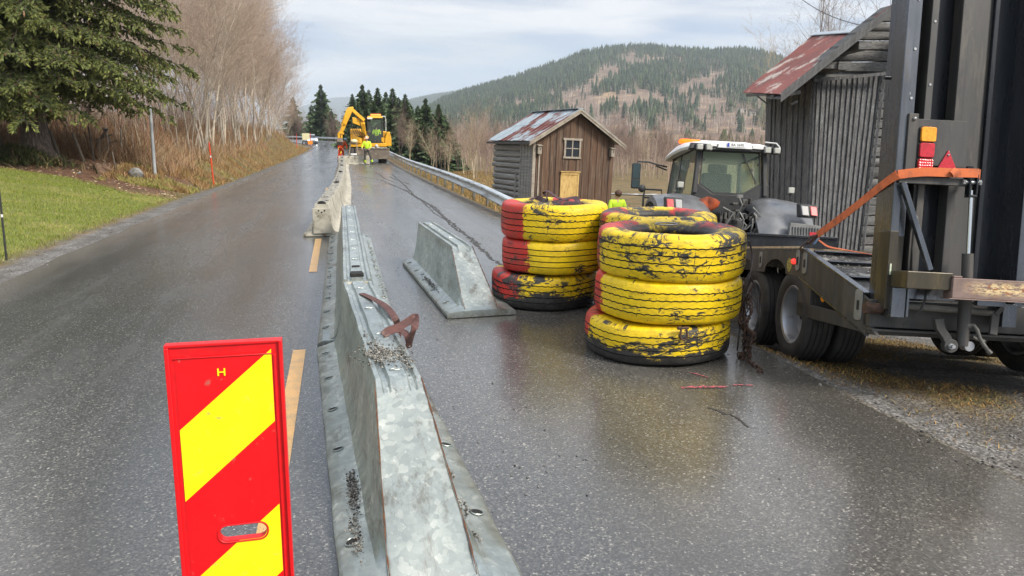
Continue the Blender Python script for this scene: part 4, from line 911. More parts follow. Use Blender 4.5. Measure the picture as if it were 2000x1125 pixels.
r_t, r_b = V3(1722, 146, 17.3), V3(1680, 480, 17.3); r_b = r_t + (r_b - r_t) * ((-1.9 - r_t.z) / (r_b.z - r_t.z))
mb = MB(); wallquad(mb, BL(l_t), BL(c_t), BL(l_b), BL(c_b), 17, .035, 2); mb.build('side_wall', BARNW, barn, smooth=False)
mb = MB(); wallquad(mb, BL(c_t), BL(r_t), BL(c_b), BL(r_b), 26, .04, 3); mb.build('gable_boards', BARNW, barn, smooth=False)
mb = MB(); mb.bar(BL(r_t) + Vector((0, -.1, .06)), BL(r_b) + Vector((-.0, -.1, 0)) * 1, .06, .05); mb.bar(BL(V3(1590, 157, 17.0)), BL(V3(1728, 144, 17.0)), .10, .07); mb.build('corner_post', BARNW, barn, smooth=False)
# log wall behind, following the gable, with rough log ends on the right
mb = MB(); rr = random.Random(8); dirx = (r_t - c_t); dirx.z = 0; dirx.normalize(); nrm = Vector((dirx.y, -dirx.x, 0)); z = -1.9; k = 0
lean = (c_t - c_b) / (c_t.z - c_b.z)
apex_x = 3.25
while z < 4.8:
    h_ = rr.uniform(.19, .27); base_ = BL(c_b) + lean * (z - c_b.z) ; x0 = -.02 if z < 3.1 else (z - 3.1) / .78 * .98; x1 = (2.95 + rr.uniform(-.02, .26) if k % 2 else 3.25 + rr.uniform(-.05, .15)); y_ = -.02
    a = base_ + dirx * x0 - nrm * (.20 if z < 3.0 else .12); b = base_ + dirx * (x1 + .12 * (z + 1.9) / 5 - .2) - nrm * (.20 if z < 3.0 else .12)
    if z < 4.75: mb.loft([[q + nrm * (.07 * max(-1, min(1, 1.35 * math.cos(t))) * (1 + rr.uniform(-.3, .3))) + Vector((0, 0, h_ * .5 + h_ * .50 * math.sin(t) + rr.uniform(-.012, .012))) for t in np.linspace(0, 2 * math.pi, 9)[:-1]] for q in (a, a.lerp(b, .33), a.lerp(b, .66), a.lerp(b, .9), b)])
    z += h_; k += 1
mb.build('log_wall', BARNL, barn, ang=60)
mb = MB(); rr = random.Random(12); z = -1.9      # projecting log ends of the corner notch
while z < 3.1:
    h_ = rr.uniform(.16, .24); base_ = BL(c_b) + lean * (z - c_b.z); q = base_ + dirx * (2.62 + .08 * (z + 1.9) / 5 * 5 + rr.uniform(-.03, .05)) + nrm * .02; w_ = rr.uniform(.2, .3)
    mb.hexa([q + nrm * rr.uniform(.1, .16) + Vector((0, 0, .02)), q + dirx * w_ + nrm * .15 + Vector((0, 0, .01)), q + dirx * w_ - nrm * .1, q - nrm * .1, q + nrm * .14 + Vector((0, 0, h_ - .03)), q + dirx * w_ + nrm * .13 + Vector((0, 0, h_ - .02)), q + dirx * w_ - nrm * .1 + Vector((0, 0, h_)), q - nrm * .1 + Vector((0, 0, h_))]); z += h_
mb.build('log_ends', BARNL, barn, smooth=False, bevel=.012)
# roof
eN, eF, rF, rN, ap = V3(1526, 184, 15.6), V3(1450, 181, 19.4), V3(1591, 66, 20.4), V3(1671, 61, 17.6), V3(1748, 8, 16.3)
s = MatB('red_corrugated_iron'); uvn = s.n('ShaderNodeAttribute', attribute_name='col').outputs['Color']
base = s.mix(s.ramp(s.noise(1.6, 6, .65), [(.35, 0.), (.65, 1.)]), (.225, .058, .045), (.12, .045, .036))
base = s.mix(s.ramp(s.noise(1.1, 7, .7, s.map((1, 1, 1), loc=(2, 9, 4))), [(.52, 0.), (.58, .85)]), base, (.42, .38, .34)); base = s.mix(s.ramp(s.noise(12, 5, .7), [(.56, 0.), (.7, .5)]), base, (.10, .05, .04))
s.set('Base Color', base); s.set('Metallic', .2); s.set('Roughness', .55); REDIRON = s.m
def corr(name, A_, B_, C_, D__, n_, amp, mat, m2=12):
    """corrugated sheet: A-B lower edge, D-C upper edge; ribs run from lower to upper"""
    up = ((B_ - A_).cross(D__ - A_)).normalized(); up = up if up.z > 0 else -up; V = []; F = []
    N_ = n_ * 6
    for j in range(m2 + 1):
        for i in range(N_ + 1):
            u = i / N_; t = j / m2; p = A_.lerp(B_, u).lerp(D__.lerp(C_, u), t) + up * (amp * math.sin(u * n_ * 2 * math.pi)) + up * (.012 * math.sin(t * 7 + u * 3)); V.append(p)
    n1_ = (N_ + 1) * (m2 + 1); V += [p - up * .012 for p in V]
    for j in range(m2):
        for i in range(N_): q = j * (N_ + 1) + i; F += [(q, q + 1, q + N_ + 2, q + N_ + 1), (q + n1_, q + n1_ + N_ + 1, q + n1_ + N_ + 2, q + n1_ + 1)]
    mb = MB(); mb.add(V, F); return mb.build(name, mat, barn, norm=False, ang=80)
g = [BL(q) for q in (eF, eN, rN, rF)]
corr('roof', g[0], g[1], g[2], g[3], 34, .012, REDIRON)
mb = MB(); mb.hexa([g[3] + Vector((0, 0, .02)), g[2] + Vector((0, 0, .02)), g[2].lerp(g[1], .07) + Vector((0, 0, .05)), g[3].lerp(g[0], .07) + Vector((0, 0, .05)), g[3] + Vector((0, 0, .04)), g[2] + Vector((0, 0, .04)), g[2].lerp(g[1], .07) + Vector((0, 0, .07)), g[3].lerp(g[0], .07) + Vector((0, 0, .07))]); mb.build('ridge_flashing', pbr('blue_grey_tin_b', (.42, .47, .52), (.3, .34, .38), 3, (.35, .5), .4), barn)
# near strip up to the apex, hidden slope on the far side so the barn is whole
ap_ = BL(ap); back = (BL(rN) - ap_) * .0 + (g[3] - g[2]).normalized()
mb = MB(); up_ = Vector((0, 0, .012)); p0, p1 = g[2], ap_; mb.hexa([p0, p1, p1 + back * .14, p0 + back * .1, p0 + up_, p1 + up_, p1 + back * .14 + up_, p0 + back * .1 + up_]); mb.build('roof_strip', REDIRON, barn, smooth=False)
rdir = Vector((dirx.x, dirx.y, -.72)); e2 = ap_ + rdir * 4.0; bk = (g[0] - g[1]).normalized(); bk = Vector((bk.x + .5, bk.y, -.08)).normalized(); ap_r = ap_ + rdir * .4
mb = MB(); mb.hexa([ap_r, e2, e2 + bk * 4.3, ap_r + bk * 4.3, ap_r + up_, e2 + up_, e2 + bk * 4.3 + up_, ap_r + bk * 4.3 + up_]); mb.build('roof', REDIRON, barn, smooth=False)
# barge boards and rafters under the verge
mb = MB(); dn = Vector((0, 0, -1)); tow = (Vector((0, 0, 1.7)) - ap).normalized(); tow.z = 0
a, b = g[1] + tow * .03, ap_ + tow * .03
mb.hexa([a + dn * .17, b + dn * .17, b + dn * .17 - tow * .03, a + dn * .17 - tow * .03, a + dn * -.02, b + dn * -.02, b + dn * -.02 - tow * .03, a + dn * -.02 - tow * .03])
mb.hexa([a + dn * .06 + tow * .025, b + dn * .06 + tow * .025, b + dn * .06, a + dn * .06, a - dn * .035 + tow * .025, b - dn * .035 + tow * .025, b - dn * .035, a - dn * .035])
mb.build('barge_board', GREYW, barn, smooth=False)
mb = MB(); bk2 = (g[0] - g[1]); bk2.normalize()
for t in np.linspace(.0, .96, 13):
    p = g[1].lerp(ap_, t) + dn * .09 + bk2 * .05; e_ = (ap_ - g[1]).normalized() * .40; mb.hexa([p + dn * .02, p + e_ + dn * .02, p + e_ + bk2 * 1.2 + dn * .02, p + bk2 * 1.2 + dn * .02, p, p + e_, p + e_ + bk2 * 1.2, p + bk2 * 1.2])
mb.build('roof_boarding', GREYW, barn, smooth=False)
mb = MB()
for px, py in ((1650, 128), (1690, 88)):
    q = BL(V3(px, py, 16.2)); mb.bar(q - dirx * .0, q + Vector((.25, 1.3, .0)), .28, .17)
for px, py in ((1622, 128), ): q = BL(V3(px, py, 16.3)); mb.bar(q - dirx * .25, q + dirx * .35, .12, .14)
mb.bar(BL(V3(1508, 190, 16.3)), BL(V3(1560, 180, 17.0)), .1, .08); mb.bar(BL(V3(1460, 186, 19.0)), BL(V3(1500, 184, 17.0)), .10, .07); mb.bar(BL(V3(1478, 187, 19.2)), BL(V3(1499, 203, 19.2)), .03, .03); mb.bar(BL(V3(1544, 204, 17.0)), BL(V3(1557, 198, 17.0)), .06, .05)
mb.build('purlin', BARNL, barn, smooth=False)
mb = MB(); e_b = r_b + dirx * 3.2; mb.hexa([BL(r_b) + nrm * -.6, BL(e_b) + nrm * -.6, BL(e_b) + nrm * -4, BL(c_b) + nrm * -4 + dirx * .5, BL(r_t) + nrm * -.7, BL(r_t) + dirx * 3.2 + nrm * -.7, BL(e_b) + nrm * -4 + Vector((0, 0, 4.4)), BL(c_b) + nrm * -4 + dirx * .5 + Vector((0, 0, 4.4))]); mb.build('rear_wall', GREYW, barn, smooth=False)

# ================================================================ GUARDRAIL
RAIL = pbr('weathered_galvanised_rail', (.62, .67, .69), (.50, .54, .56), 3, (.35, .5), .6, dirt=(.16, .16, .15), dpos=(.52, .7), dscale=2, stretch=(2, .3, 4))
def railpath():
    P = []
    for y in [13.2, 14.2, 15.2, 16.2] + list(np.arange(17.3, 72, 2.0)) + list(np.arange(73, 205, 3.0)):
        x = float(np.interp(y, [13, 40, 50, 67, 90], [3.78, 3.78, 3.98, 4.4, 4.5])) if y < 90 else float(XR(y)) + .5
        zt = float(np.interp(y, [13, 16, 19.7, 25.2, 31, 55, 90], [.30, .385, .486, .54, .56, .63, .68])); P.append((x, y, zt + (float(ZR(y)) if y > 60 else 0)))
    return P
RP = railpath(); gr2 = empty('guardrail', (3.78, 13.2, 0), label='long galvanised guardrail with dark posts running along the right edge of the road', cat='guardrail')
prof = [(0, 0), (-.02, -.005), (-.075, -.035), (-.085, -.065), (-.06, -.10), (-.015, -.135), (-.01, -.155), (-.015, -.175), (-.06, -.21), (-.085, -.245), (-.075, -.275), (-.02, -.305), (0, -.31), (.012, -.31), (.012, 0)]
mb = MB(); rings = []
for i, p in enumerate(RP):
    a, b = Vector(RP[max(i - 1, 0)]), Vector(RP[min(i + 1, len(RP) - 1)]); d = (b - a); d.z = 0; d.normalize(); r_ = Vector((d.y, -d.x, 0)); rings.append([Vector(p) + r_ * q[0] + Vector((0, 0, q[1])) - Vector((3.78, 13.2, 0)) for q in prof])
mb.loft(rings); mb.build('rail', RAIL, gr2, ang=30)
mb = MB(); zt = 1
mb = MB(); mb.box(.0, .008, -.0625, .0625, -1.0, 0); mb.box(-.03, .03, -.0625, -.056, -1, 0); mb.box(-.03, .03, .056, .0625, -1, 0)
P0 = mb.build('post', pbr('dark_galvanised_post', (.20, .21, .205), (.13, .135, .13), 6, (.5, .7), .4), gr2, smooth=False); first = True
yy = [15.3 + 2.0 * k for k in range(28)] + [72 + 3 * k for k in range(43)]
for y in yy[:98]:
    x = float(np.interp(y, [p[1] for p in RP], [p[0] for p in RP])); z = float(np.interp(y, [p[1] for p in RP], [p[2] for p in RP]))
    o = P0 if first else P0.copy()
    if not first: COL.objects.link(o); o.parent = gr2
    first = False; o.location = (x + .06 - 3.78, y - 13.2, z - .03)
mb = MB()
for y in yy[:40]:
    for dz in (-.05, -.26): i_ = 0; x = float(np.interp(y, [p[1] for p in RP], [p[0] for p in RP])); z = float(np.interp(y, [p[1] for p in RP], [p[2] for p in RP])); mb.box(x - .092 - 3.78, x - .07 - 3.78, y - .09 - 13.2, y - .06 - 13.2, z + dz - .03, z + dz); mb.box(x - .092 - 3.78, x - .07 - 3.78, y + .06 - 13.2, y + .09 - 13.2, z + dz - .03, z + dz)
o = mb.build('bolts', pbr('bolt_dark', (.12, .12, .12), None, 5, (.4, .6), .5), gr2, smooth=False); o['kind'] = 'stuff'
# ================================================================ LOW-LOADER TRAILER
def dirtymetal(name, c1, c2, rust=(.12, .08, .045), rp=(.62, .72), rough=(.28, .55), metal=.35, stretch=(3, 3, .5), bump=.15):
    s = MatB(name); v = s.map(stretch); c = s.mix(s.ramp(s.noise(1.5, 7, .65, v), [(.35, 0.), (.65, 1.)]), c1, c2)
    c = s.mix(s.ramp(s.noise(3, 8, .75, s.map(stretch, loc=(3, 1, 7))), [(rp[0], 0.), (rp[1], .6)]), c, rust)
    c = s.mix(s.ramp(s.noise(40, 5, .7, v), [(.66, 0.), (.72, .6)]), c, tuple(min(1, x * 4 + .05) for x in c1)); s.set('Base Color', c); s.set('Metallic', metal)
    s.set('Roughness', s.ramp(s.noise(4, 6, .6, v), [(.3, rough[0]), (.7, rough[1])])); s.bump(s.noise(9, 5, .6, v), bump, .006); return s.m
BLKM = dirtymetal('black_painted_steel', (.012, .014, .018), (.028, .031, .036), rough=(.18, .42), metal=.5); BLKD = dirtymetal('dusty_black_steel', (.042, .042, .043), (.08, .077, .074), (.13, .112, .09), (.5, .65), (.45, .65), .2)
GLOSS = dirtymetal('worn_bluish_steel', (.09, .098, .112), (.17, .18, .20), (.16, .13, .09), (.6, .7), (.18, .34), .8); OLIVE = dirtymetal('muddy_steel', (.035, .031, .025), (.065, .054, .034), (.15, .11, .05), (.5, .65), (.35, .5), .3)
TYREB = pbr('tyre_rubber', (.028, .028, .028), (.05, .047, .043), 8, (.7, .85), bump=.3, bscale=60); SILV = pbr('silver_rim', (.42, .43, .45), (.33, .34, .35), 5, (.3, .45), .6, dirt=(.13, .12, .11), dpos=(.58, .72), dscale=6)
tr = empty('trailer', TRO, label='black low loader trailer with upright loading ramps and dual wheels, parked beside the tyres', cat='trailer'); tr.rotation_euler = TRM.to_euler()
DZ = .924
mb = MB()    # left chassis side with the wheel arches
pts = [(.05, .36), (.05, .60), (.11, .625), (1.19, DZ), (6.25, DZ), (6.25, .70), (3.1, .70)]
for c_ in (2.72, 1.82): pts += [(c_ + .27 * math.cos(t), .715 + .125 * math.sin(t)) for t in np.linspace(0, math.pi, 9)]
pts += [(1.25, .70)]
def yz(mb, pts, x0, x1, m=0):
    # concave outline: triangulate through bmesh
    bm = bmesh.new(); f = bm.faces.new([bm.verts.new((x0, y, z)) for y, z in pts]); r = bmesh.ops.extrude_face_region(bm, geom=[f]); bmesh.ops.translate(bm, vec=(x1 - x0, 0, 0), verts=[v for v in r['geom'] if isinstance(v, bmesh.types.BMVert)])
    bm.verts.index_update(); mb.add([v.co[:] for v in bm.verts], [tuple(v.index for v in f.verts) for f in bm.faces], m); bm.free()
yz(mb, pts, 0, .012); mb.build('side_beam', BLKD, tr, smooth=False, bevel=.002)
mb = MB(); yz(mb, pts, 2.408, 2.42); mb.build('side_beam', BLKD, tr, smooth=False)
mb = MB(); mb.box(-.004, .05, 1.19, 6.25, DZ + .001, DZ + .012); mb.bar((.02, .1, .635), (.02, 1.19, DZ + .006), .05, .012); mb.bar((.012, .05, .36), (.012, 1.25, .70), .03, .012); mb.build('edge_strip', GLOSS, tr, smooth=False)
PLANK = woodmat('trailer_planks', (.34, .25, .15), (.22, .17, .11), (.09, .07, .05), sc=(6, 1.2, 6))
mb = MB()
for k in range(11): mb.box(.055 + .21 * k, .055 + .21 * k + .2, 1.32, 6.2, .86, DZ + .004)
mb.build('deck', PLANK, tr, smooth=False)
mb = MB(); mb.box(.0, 2.42, 1.20, 1.30, .87, DZ + .014); mb.box(.0, .045, 1.32, 6.2, DZ + .013, DZ + .03); mb.build('deck_edge_plank', pbr('fresh_pine', (.62, .48, .30), (.45, .33, .2), 9, (.6, .8), dirt=(.16, .12, .08), dpos=(.55, .65), dscale=4), tr, smooth=False)
GRIT = pbr('gritty_deck', (.10, .095, .085), (.05, .048, .044), 9, (.6, .85), bump=.6, bscale=50, dirt=(.40, .38, .35), dpos=(.53, .62), dscale=9)
def slope(x0, x1, y0, y1, th, mb, dz=0):
    f = lambda y: .62 + (y - .08) * (DZ - .62) / 1.11 + dz
    mb.hexa([(x0, y0, f(y0) - th), (x1, y0, f(y0) - th), (x1, y1, f(y1) - th), (x0, y1, f(y1) - th), (x0, y0, f(y0)), (x1, y0, f(y0)), (x1, y1, f(y1)), (x0, y1, f(y1))])
mb = MB(); slope(.05, .9, .44, 1.19, .03, mb, -.012); slope(.05, .18, .12, .44, .03, mb, -.012); slope(.42, .9, .12, .44, .03, mb, -.012); slope(.9, 1.5, .12, 1.19, .03, mb, -.07); slope(1.5, 2.38, .12, 1.19, .03, mb, -.012); mb.build('beavertail', GRIT, tr, smooth=False)
mb = MB()
for y in (.44, .82, 1.1): slope(.06, .9, y, y + .035, .02, mb, .016)
mb.build('cleats', BLKM, tr, smooth=False)
PB = [(random.uniform(.06, .88), random.uniform(.46, 1.17), 0) for _ in range(330)]; PB = [(x, y, .612 + (y - .08) * (DZ - .62) / 1.11) for x, y, _ in PB]; g_ = np.random.default_rng(2).uniform(.15, .6, len(PB))
o = pebbles('grit', PB, .003, .012, STONE, 31, np.stack([g_, g_ * .96, g_ * .9], 1), parent=tr)
mb = MB(); mb.box(.0, 2.42, .0, .10, .42, .60); mb.box(.0, 2.42, -.04, .10, .395, .41); mb.box(.012, 2.408, .10, .13, .36, .60); mb.box(.9, 1.5, .1, 1.1, .42, .5); mb.build('rear_cross_member', BLKD, tr, smooth=False, bevel=.004)
mb = MB(); yz(mb, [(1.257, .492), (.25, .472), (-.02, .415), (-.09, .372), (.30, .375), (1.236, .385)], .004, .03); mb.box(.004, .035, 1.0, 1.26, .39, .72); mb.build('side_guard', BLKD, tr, smooth=False, bevel=.003)
mb = MB(); mb.hexa([(.02, .94, .42), (.5, .94, .42), (.5, .95, .42), (.02, .95, .42), (.02, .97, .72), (.5, .97, .72), (.5, .98, .72), (.02, .98, .72)]); mb.build('mud_flap', BLACKRUB, tr)
mb = MB()
for x in (.7, 1.65): mb.box(x, x + .09, .1, 6.2, .55, .86)
for y in (1.39, 2.38, 3.4, 4.6): mb.box(.5, 1.9, y - .05, y + .05, .6, .7)
mb.build('chassis_rails', BLKM, tr, smooth=False)
mb = MB(); mb.box(0, 2.42, 6.10, 6.18, DZ, 1.19); mb.box(0, 2.42, 6.06, 6.22, 1.19, 1.225); mb.build('headboard', BLKM, tr, bevel=.004, smooth=False)
mb = MB(); mb.box(.7, 1.72, 6.2, 7.4, .75, .95); mb.bar((1.21, 7.2, .8), (1.28, 8.3, .62), .16, .14); mb.build('drawbar', BLKM, tr, bevel=.004)
# wheels: left and right, two axles, twin tyres
WR = .385
def wheel_mesh():
    w_ = MB(); T_ = [(.235, .03), (.25, .012), (.29, .0), (.34, .002), (.365, .012), (WR - .004, .03)]
    for k in range(4): z = .052 + .042 * k; T_ += [(WR, z - .012), (WR - .011, z - .009), (WR - .011, z - .003), (WR, z)]
    T_ += [(WR, .20), (WR - .004, .205), (.365, .223), (.34, .233), (.29, .235), (.25, .223), (.235, .205)]
    w_.lathe([(r, a) for r, a in T_], 72, 'x'); return w_
def add_wheel(parent, x, y, z, face, rimc=True, name='wheel'):
    w_ = wheel_mesh().build('tyre_tread', TYREB, None, ang=30); e = empty(name, (x, y, z)); e.parent = parent; w_.name = 'tyre'; w_.parent = e
    m_ = MB(); s_ = 1 if face < 0 else -1; P = [(.240, .030), (.250, .018), (.243, .014), (.225, .022), (.215, .05), (.205, .14), (.17, .155), (.10, .158), (.095, .12), (.06, .10), (.0, .10)]
    m_.lathe([(r, a if face < 0 else .235 - a) for r, a in P], 48, 'x')
    rm = m_.build('rim', SILV, e, ang=30)
    if rimc:
        m_ = MB(); 
        for k in range(8): t = 2 * math.pi * k / 8; a = .15 if face < 0 else .085; m_.lathe([(0, a - .012 * s_), (.012, a - .012 * s_), (.013, a + .004)], 6, 'x', (0, .135 * math.cos(t), .135 * math.sin(t)))
        m_.build('wheel_nuts', SILV, e, norm=False)
    return e
for y in (1.39, 2.38):
    for x, f_ in ((.0, -1), (.27, 1), (1.915, -1), (2.185, 1)): add_wheel(tr, x, y, WR - .005, f_, rimc=(x == 0))
    mb = MB(); mb.tube([(.1, y, WR), (2.3, y, WR)], .05, 12); mb.build('axle', BLKM, tr)
# lashing plates, stickers, lamps
PLATE = pbr('grey_lashing_plate', (.30, .31, .31), (.22, .225, .22), 12, (.4, .6), .4)
for y, z, a, b in ((.166, .553, .052, .105), (1.135, .815, .042, .085), (1.285, .835, .038, .085), (2.194, .829, .038, .075)):
    mb = MB(); P = [(y + (q[0]), z + q[1]) for q in rrect(-a, a, -b, b, .025, 4)]; mb.prism(P, 'x', -.008, -.001); pl_ = mb.build('lashing_plate', PLATE, tr, bevel=.002)
    mb = MB(); mb.box(-.0095, -.0082, y - .018, y + .018, z - .035, z + .03); mb.build('lashing_slot', HOLE, pl_, smooth=False)
mb = MB(); mb.lathe([(0, -.002), (.058, -.002), (.058, 0)], 24, 'x', (0, 1.47, .795)); mb.build('round_sticker', pbr('yellow_sticker', (.50, .42, .05), (.3, .28, .08), 40, (.4, .5), dirt=(.08, .08, .06), dpos=(.5, .55), dscale=60), tr)
mb = MB(); mb.ball((-.006, 1.365, .826), .022, 12, 8); mb.build('marker_lamp', glow('red_lamp', (1, .02, .015), 2.5), tr)
mb = MB(); mb.ball((.02, .80, .565), .034, 12, 8, sq=(.4, 1, 1.2)); mb.build('reflector', MatB('amber_lens').set('Base Color', (.9, .33, .02)).set('Roughness', .2).m, tr)
mb = MB(); mb.prism([(1.72 + .0, .715), (1.75, .74), (1.735, .765)], 'x', -.003, 0); mb.build('warning_sticker', PLATE, tr)
# ---- ramp: an upright frame with channels and ribs
RH = 3.35
def ramp(x0, name='ramp'):
    e = empty(name, (x0, 0, 0)); e.parent = tr; W_ = .98
    for x, mt in ((.0, GLOSS), (W_ - .15, GLOSS)):
        mb = MB(); mb.box(x + .042, x + .095, -.095, .13, .60, RH); mb.box(x + .0955, x + .15, -.060, -.050, .62, RH); mb.box(x + .142, x + .15, -.04, .08, .62, RH); mb.build('side_rail', mt, e, smooth=False, bevel=.004)
    mb = MB(); mb.box(.072, W_ - .07, .105, .115, .7, RH); mb.box(.072, .142, .06, .07, .7, RH); mb.build('back_plate', BLKM, e, smooth=False)
    for x, w_, y0 in ((.232, .045, -.02), (.44, .05, .0), (.66, .03, .02)):
        mb = MB(); mb.box(x, x + w_, y0, .10, .72, RH); mb.box(x - .05 * 0, x + w_, y0 - .006, y0, .72, RH); mb.build('rib', BLKD if x < .5 else BLKM, e, smooth=False, bevel=.003)
    mb = MB(); mb.hexa([(.49, .0, .72), (.66, .04, .72), (.66, .05, .72), (.49, .01, .72), (.49, .0, RH), (.66, .04, RH), (.66, .05, RH), (.49, .01, RH)]); mb.build('channel_web', BLKD, e, smooth=False)
    mb = MB(); mb.box(0, W_, -.05, .1, RH + .001, RH + .06); mb.build('top_rail', GLOSS, e, smooth=False)
    return e
r1 = ramp(.0); r2 = ramp(1.44)
mb = MB()
for z in np.arange(1.9, 3.3, .31): mb.lathe([(0, -.066), (.009, -.066), (.010, -.06)], 6, 'y', (.122, 0, z))
for z in np.arange(2.0, 3.3, .4): mb.lathe([(0, -.030), (.008, -.030), (.009, -.02)], 6, 'y', (.255, 0, z))
mb.build('bolts', SILV, r1, norm=False)
mb = MB(); mb.tube([(.175, .05, 3.3), (.18, .03, 2.6), (.172, .04, 2.0), (.185, .05, 1.75)], .008, 6); mb.tube([(.192, .06, 3.3), (.19, .05, 2.6), (.195, .05, 1.9)], .006, 6); mb.build('hose_run', BLACKRUB, r1)
mb = MB(); mb.box(.038, .0952, -.100, .05, .545, 1.05); mb.box(.0955, .145, -.068, -.062, .60, 1.02); mb.build('lower_rail_sleeve', OLIVE, r1, smooth=False, bevel=.003)
for x, z in ((.105, 1.93), (.12, .93)): mb = MB(); mb.lathe([(0, -.062), (.012, -.062), (.012, -.05)], 12, 'y', (x, 0, z)); mb.build('bolt_head', PLATE, r1)
mb = MB(); mb.tube([(-.045, -.03, 2.03), (.0, -.03, 2.03)], .014, 10); mb.build('stub_pin', BLKM, r1)
mb = MB(); mb.box(.05, .06, -.106, -.1005, .77, .84); mb.build('small_label', pbr('pale_label', (.6, .66, .5), None, 30), r1)
# lamp board
mb = MB(); mb.box(.150, .478, -.10, -.092, 1.475, 1.765); mb.box(.094, .155, -.112, -.1005, 1.395, 1.795); mb.box(.094, .10, -.1, -.05, 1.395, 1.795); lb = mb.build('lamp_board', BLKD, tr, smooth=False, bevel=.002)
mb = MB(); mb.ball((.128, -.117, 1.762), .011, 10, 6); mb.build('board_bolt', SILV, lb)
def lens(x, z, w_, h_, mat, nm, ridges=False):
    mb = MB(); mb.prism(rrect(x - w_ / 2, x + w_ / 2, z - h_ / 2, z + h_ / 2, .012, 3), 'y', -.125, -.101); o = mb.build(nm, mat, lb, bevel=.003)
    mb = MB(); mb.prism(rrect(x - w_ / 2 - .005, x + w_ / 2 + .005, z - h_ / 2 - .005, z + h_ / 2 + .005, .013, 3), 'y', -.110, -.1005); mb.build('lamp_surround', BLACKRUB, lb)
    if ridges:
        mb = MB()
        for i in range(6):
            for j in range(5): mb.ball((x - w_ / 2 + w_ * (i + .5) / 6, -.125, z - h_ / 2 + h_ * (j + .5) / 5), .006, 6, 4)
        mb.build('lens_ridges', mat, lb, norm=False)
def lensm(n, c1, c2): 
    s = MatB(n); s.set('Base Color', s.mix(s.ramp(s.noise(60, 4), [(.4, 0.), (.6, 1.)]), c1, c2)).set('Roughness', .22); s.b.inputs['Coat Weight'].default_value = .5; return s.m
RL = lensm('red_lens', (.55, .012, .03), (.42, .01, .02))
lens(.222, 1.668, .094, .092, lensm('orange_lens', (.95, .38, .01), (.85, .28, .01)), 'indicator_lamp'); lens(.219, 1.568, .092, .090, RL, 'brake_lamp'); lens(.216, 1.470, .092, .085, lensm('bright_red_lens', (.8, .02, .03), (.65, .015, .02)), 'tail_lamp', True)
mb = MB(); mb.prism([(.285, 1.43), (.435, 1.43), (.362, 1.578)], 'y', -.112, -.1005); t_ = mb.build('triangle_reflector', RL, lb, bevel=.004); mb = MB(); mb.ball((.360, -.114, 1.545), .007, 8, 6); mb.build('rivet', SILV, t_)
mb = MB(); mb.box(.06, .53, -.115, -.085, 1.355, 1.40); mb.build('lamp_crossbar', BLKD, tr, smooth=False, bevel=.003)
mb = MB(); mb.bar((.085, -.11, 1.355), (.285, -.14, .812), .052, .03); mb.build('diagonal_brace', GLOSS, tr, smooth=False, bevel=.003)
mb = MB(); mb.bar((.235, -.0, .72), (.235, -.0, 1.36), .045, .03); mb.tube([(.235, -.03, 1.35), (.23, -.035, 1.2), (.225, -.04, 1.1), (.22, -.04, .95), (.235, -.035, .8)], .006, 6); mb.ball((.228, -.04, 1.12), .022, 8, 6, sq=(.8, .6, 2)); mb.build('cable_guide', BLKD, tr)
CHR = MatB('chrome_rod').set('Base Color', (.75, .76, .76)).set('Metallic', 1.).set('Roughness', .18).m
cyl_ = empty('ramp_cylinder', (.52, -.12, 1.33)); cyl_.parent = tr
mb = MB(); mb.tube([(0, 0, .0), (.014, 0, -.42)], .0125, 14); mb.build('rod', CHR, cyl_)
mb = MB(); mb.tube([(.012, 0, -.40), (.022, 0, -.60)], .034, 16); mb.tube([(.02, 0, -.58), (.026, 0, -.99)], .037, 16); mb.tube([(.0245, 0, -.72), (.0248, 0, -.74)], .044, 16); mb.build('barrel', BLKD, cyl_)
mb = MB()
for x in (-.022, .022): mb.prism(rrect(x - .006, x + .006, -.03, .10, .004, 2), 'y', -.025, .025)
mb.box(-.028, .028, -.025, .025, -.045, -.03); mb.build('clevis', BLKM, cyl_, bevel=.003)
mb = MB(); mb.tube([(-.055, 0, .05), (.05, 0, .05)], .013, 10); mb.tube([(-.062, 0, .05), (-.045, 0, .05)], .019, 6); mb.tube([(.04, 0, .05), (.055, 0, .05)], .019, 6); mb.build('clevis_pin', SILV, cyl_)
mb = MB(); mb.box(-.04, .0, -.02, .03, .07, .13); mb.prism([(-.045, .06), (.01, .06), (-.005, .15), (-.04, .15)], 'y', -.01, .01); mb.build('upper_lug', BLKM, cyl_)
# foot frame of the ramp: box beam and chipped cross bar
mb = MB(); mb.box(.062, .345, -.30, -.10, .692, .800); mb.build('box_beam', OLIVE, tr, smooth=False, bevel=.005)
CHIP = dirtymetal('chipped_rusty_paint', (.20, .15, .13), (.27, .21, .18), (.16, .075, .045), (.45, .6), (.5, .7), .2, stretch=(1, 4, 4)); s = None
def chip():
    s = MatB('rusty_worn_bar'); v = s.map((1, 1, 1)); c = s.mix(s.ramp(s.noise(6, 6, .6, v), [(.35, 0.), (.65, 1.)]), (.24, .17, .15), (.15, .10, .085)); x_, y_, z_ = s.sepxyz()
    band = s.ramp(x_, [(.05, 0.), (.22, 1.)]); band = s.math('MULTIPLY', band, s.ramp(z_, [(.012, 0.), (.05, 1.), (.085, 1.), (.12, .0)])); f = s.noise(28, 7, .8, s.map((.6, 1, 2.2)))
    c = s.mix(s.math('MULTIPLY', s.ramp(f, [(.47, 0.), (.51, 1.)]), band), c, (.66, .50, .27)); c = s.mix(s.math('MULTIPLY', s.ramp(s.noise(17, 6, .7, s.map((1, 1, 2), loc=(3, 2, 1))), [(.54, 0.), (.58, 1.)]), band), c, (.25, .09, .035))
    s.set('Base Color', c); s.set('Roughness', .6); s.set('Metallic', .1); s.bump(s.noise(40, 6, .7), .5, .004); return s.m
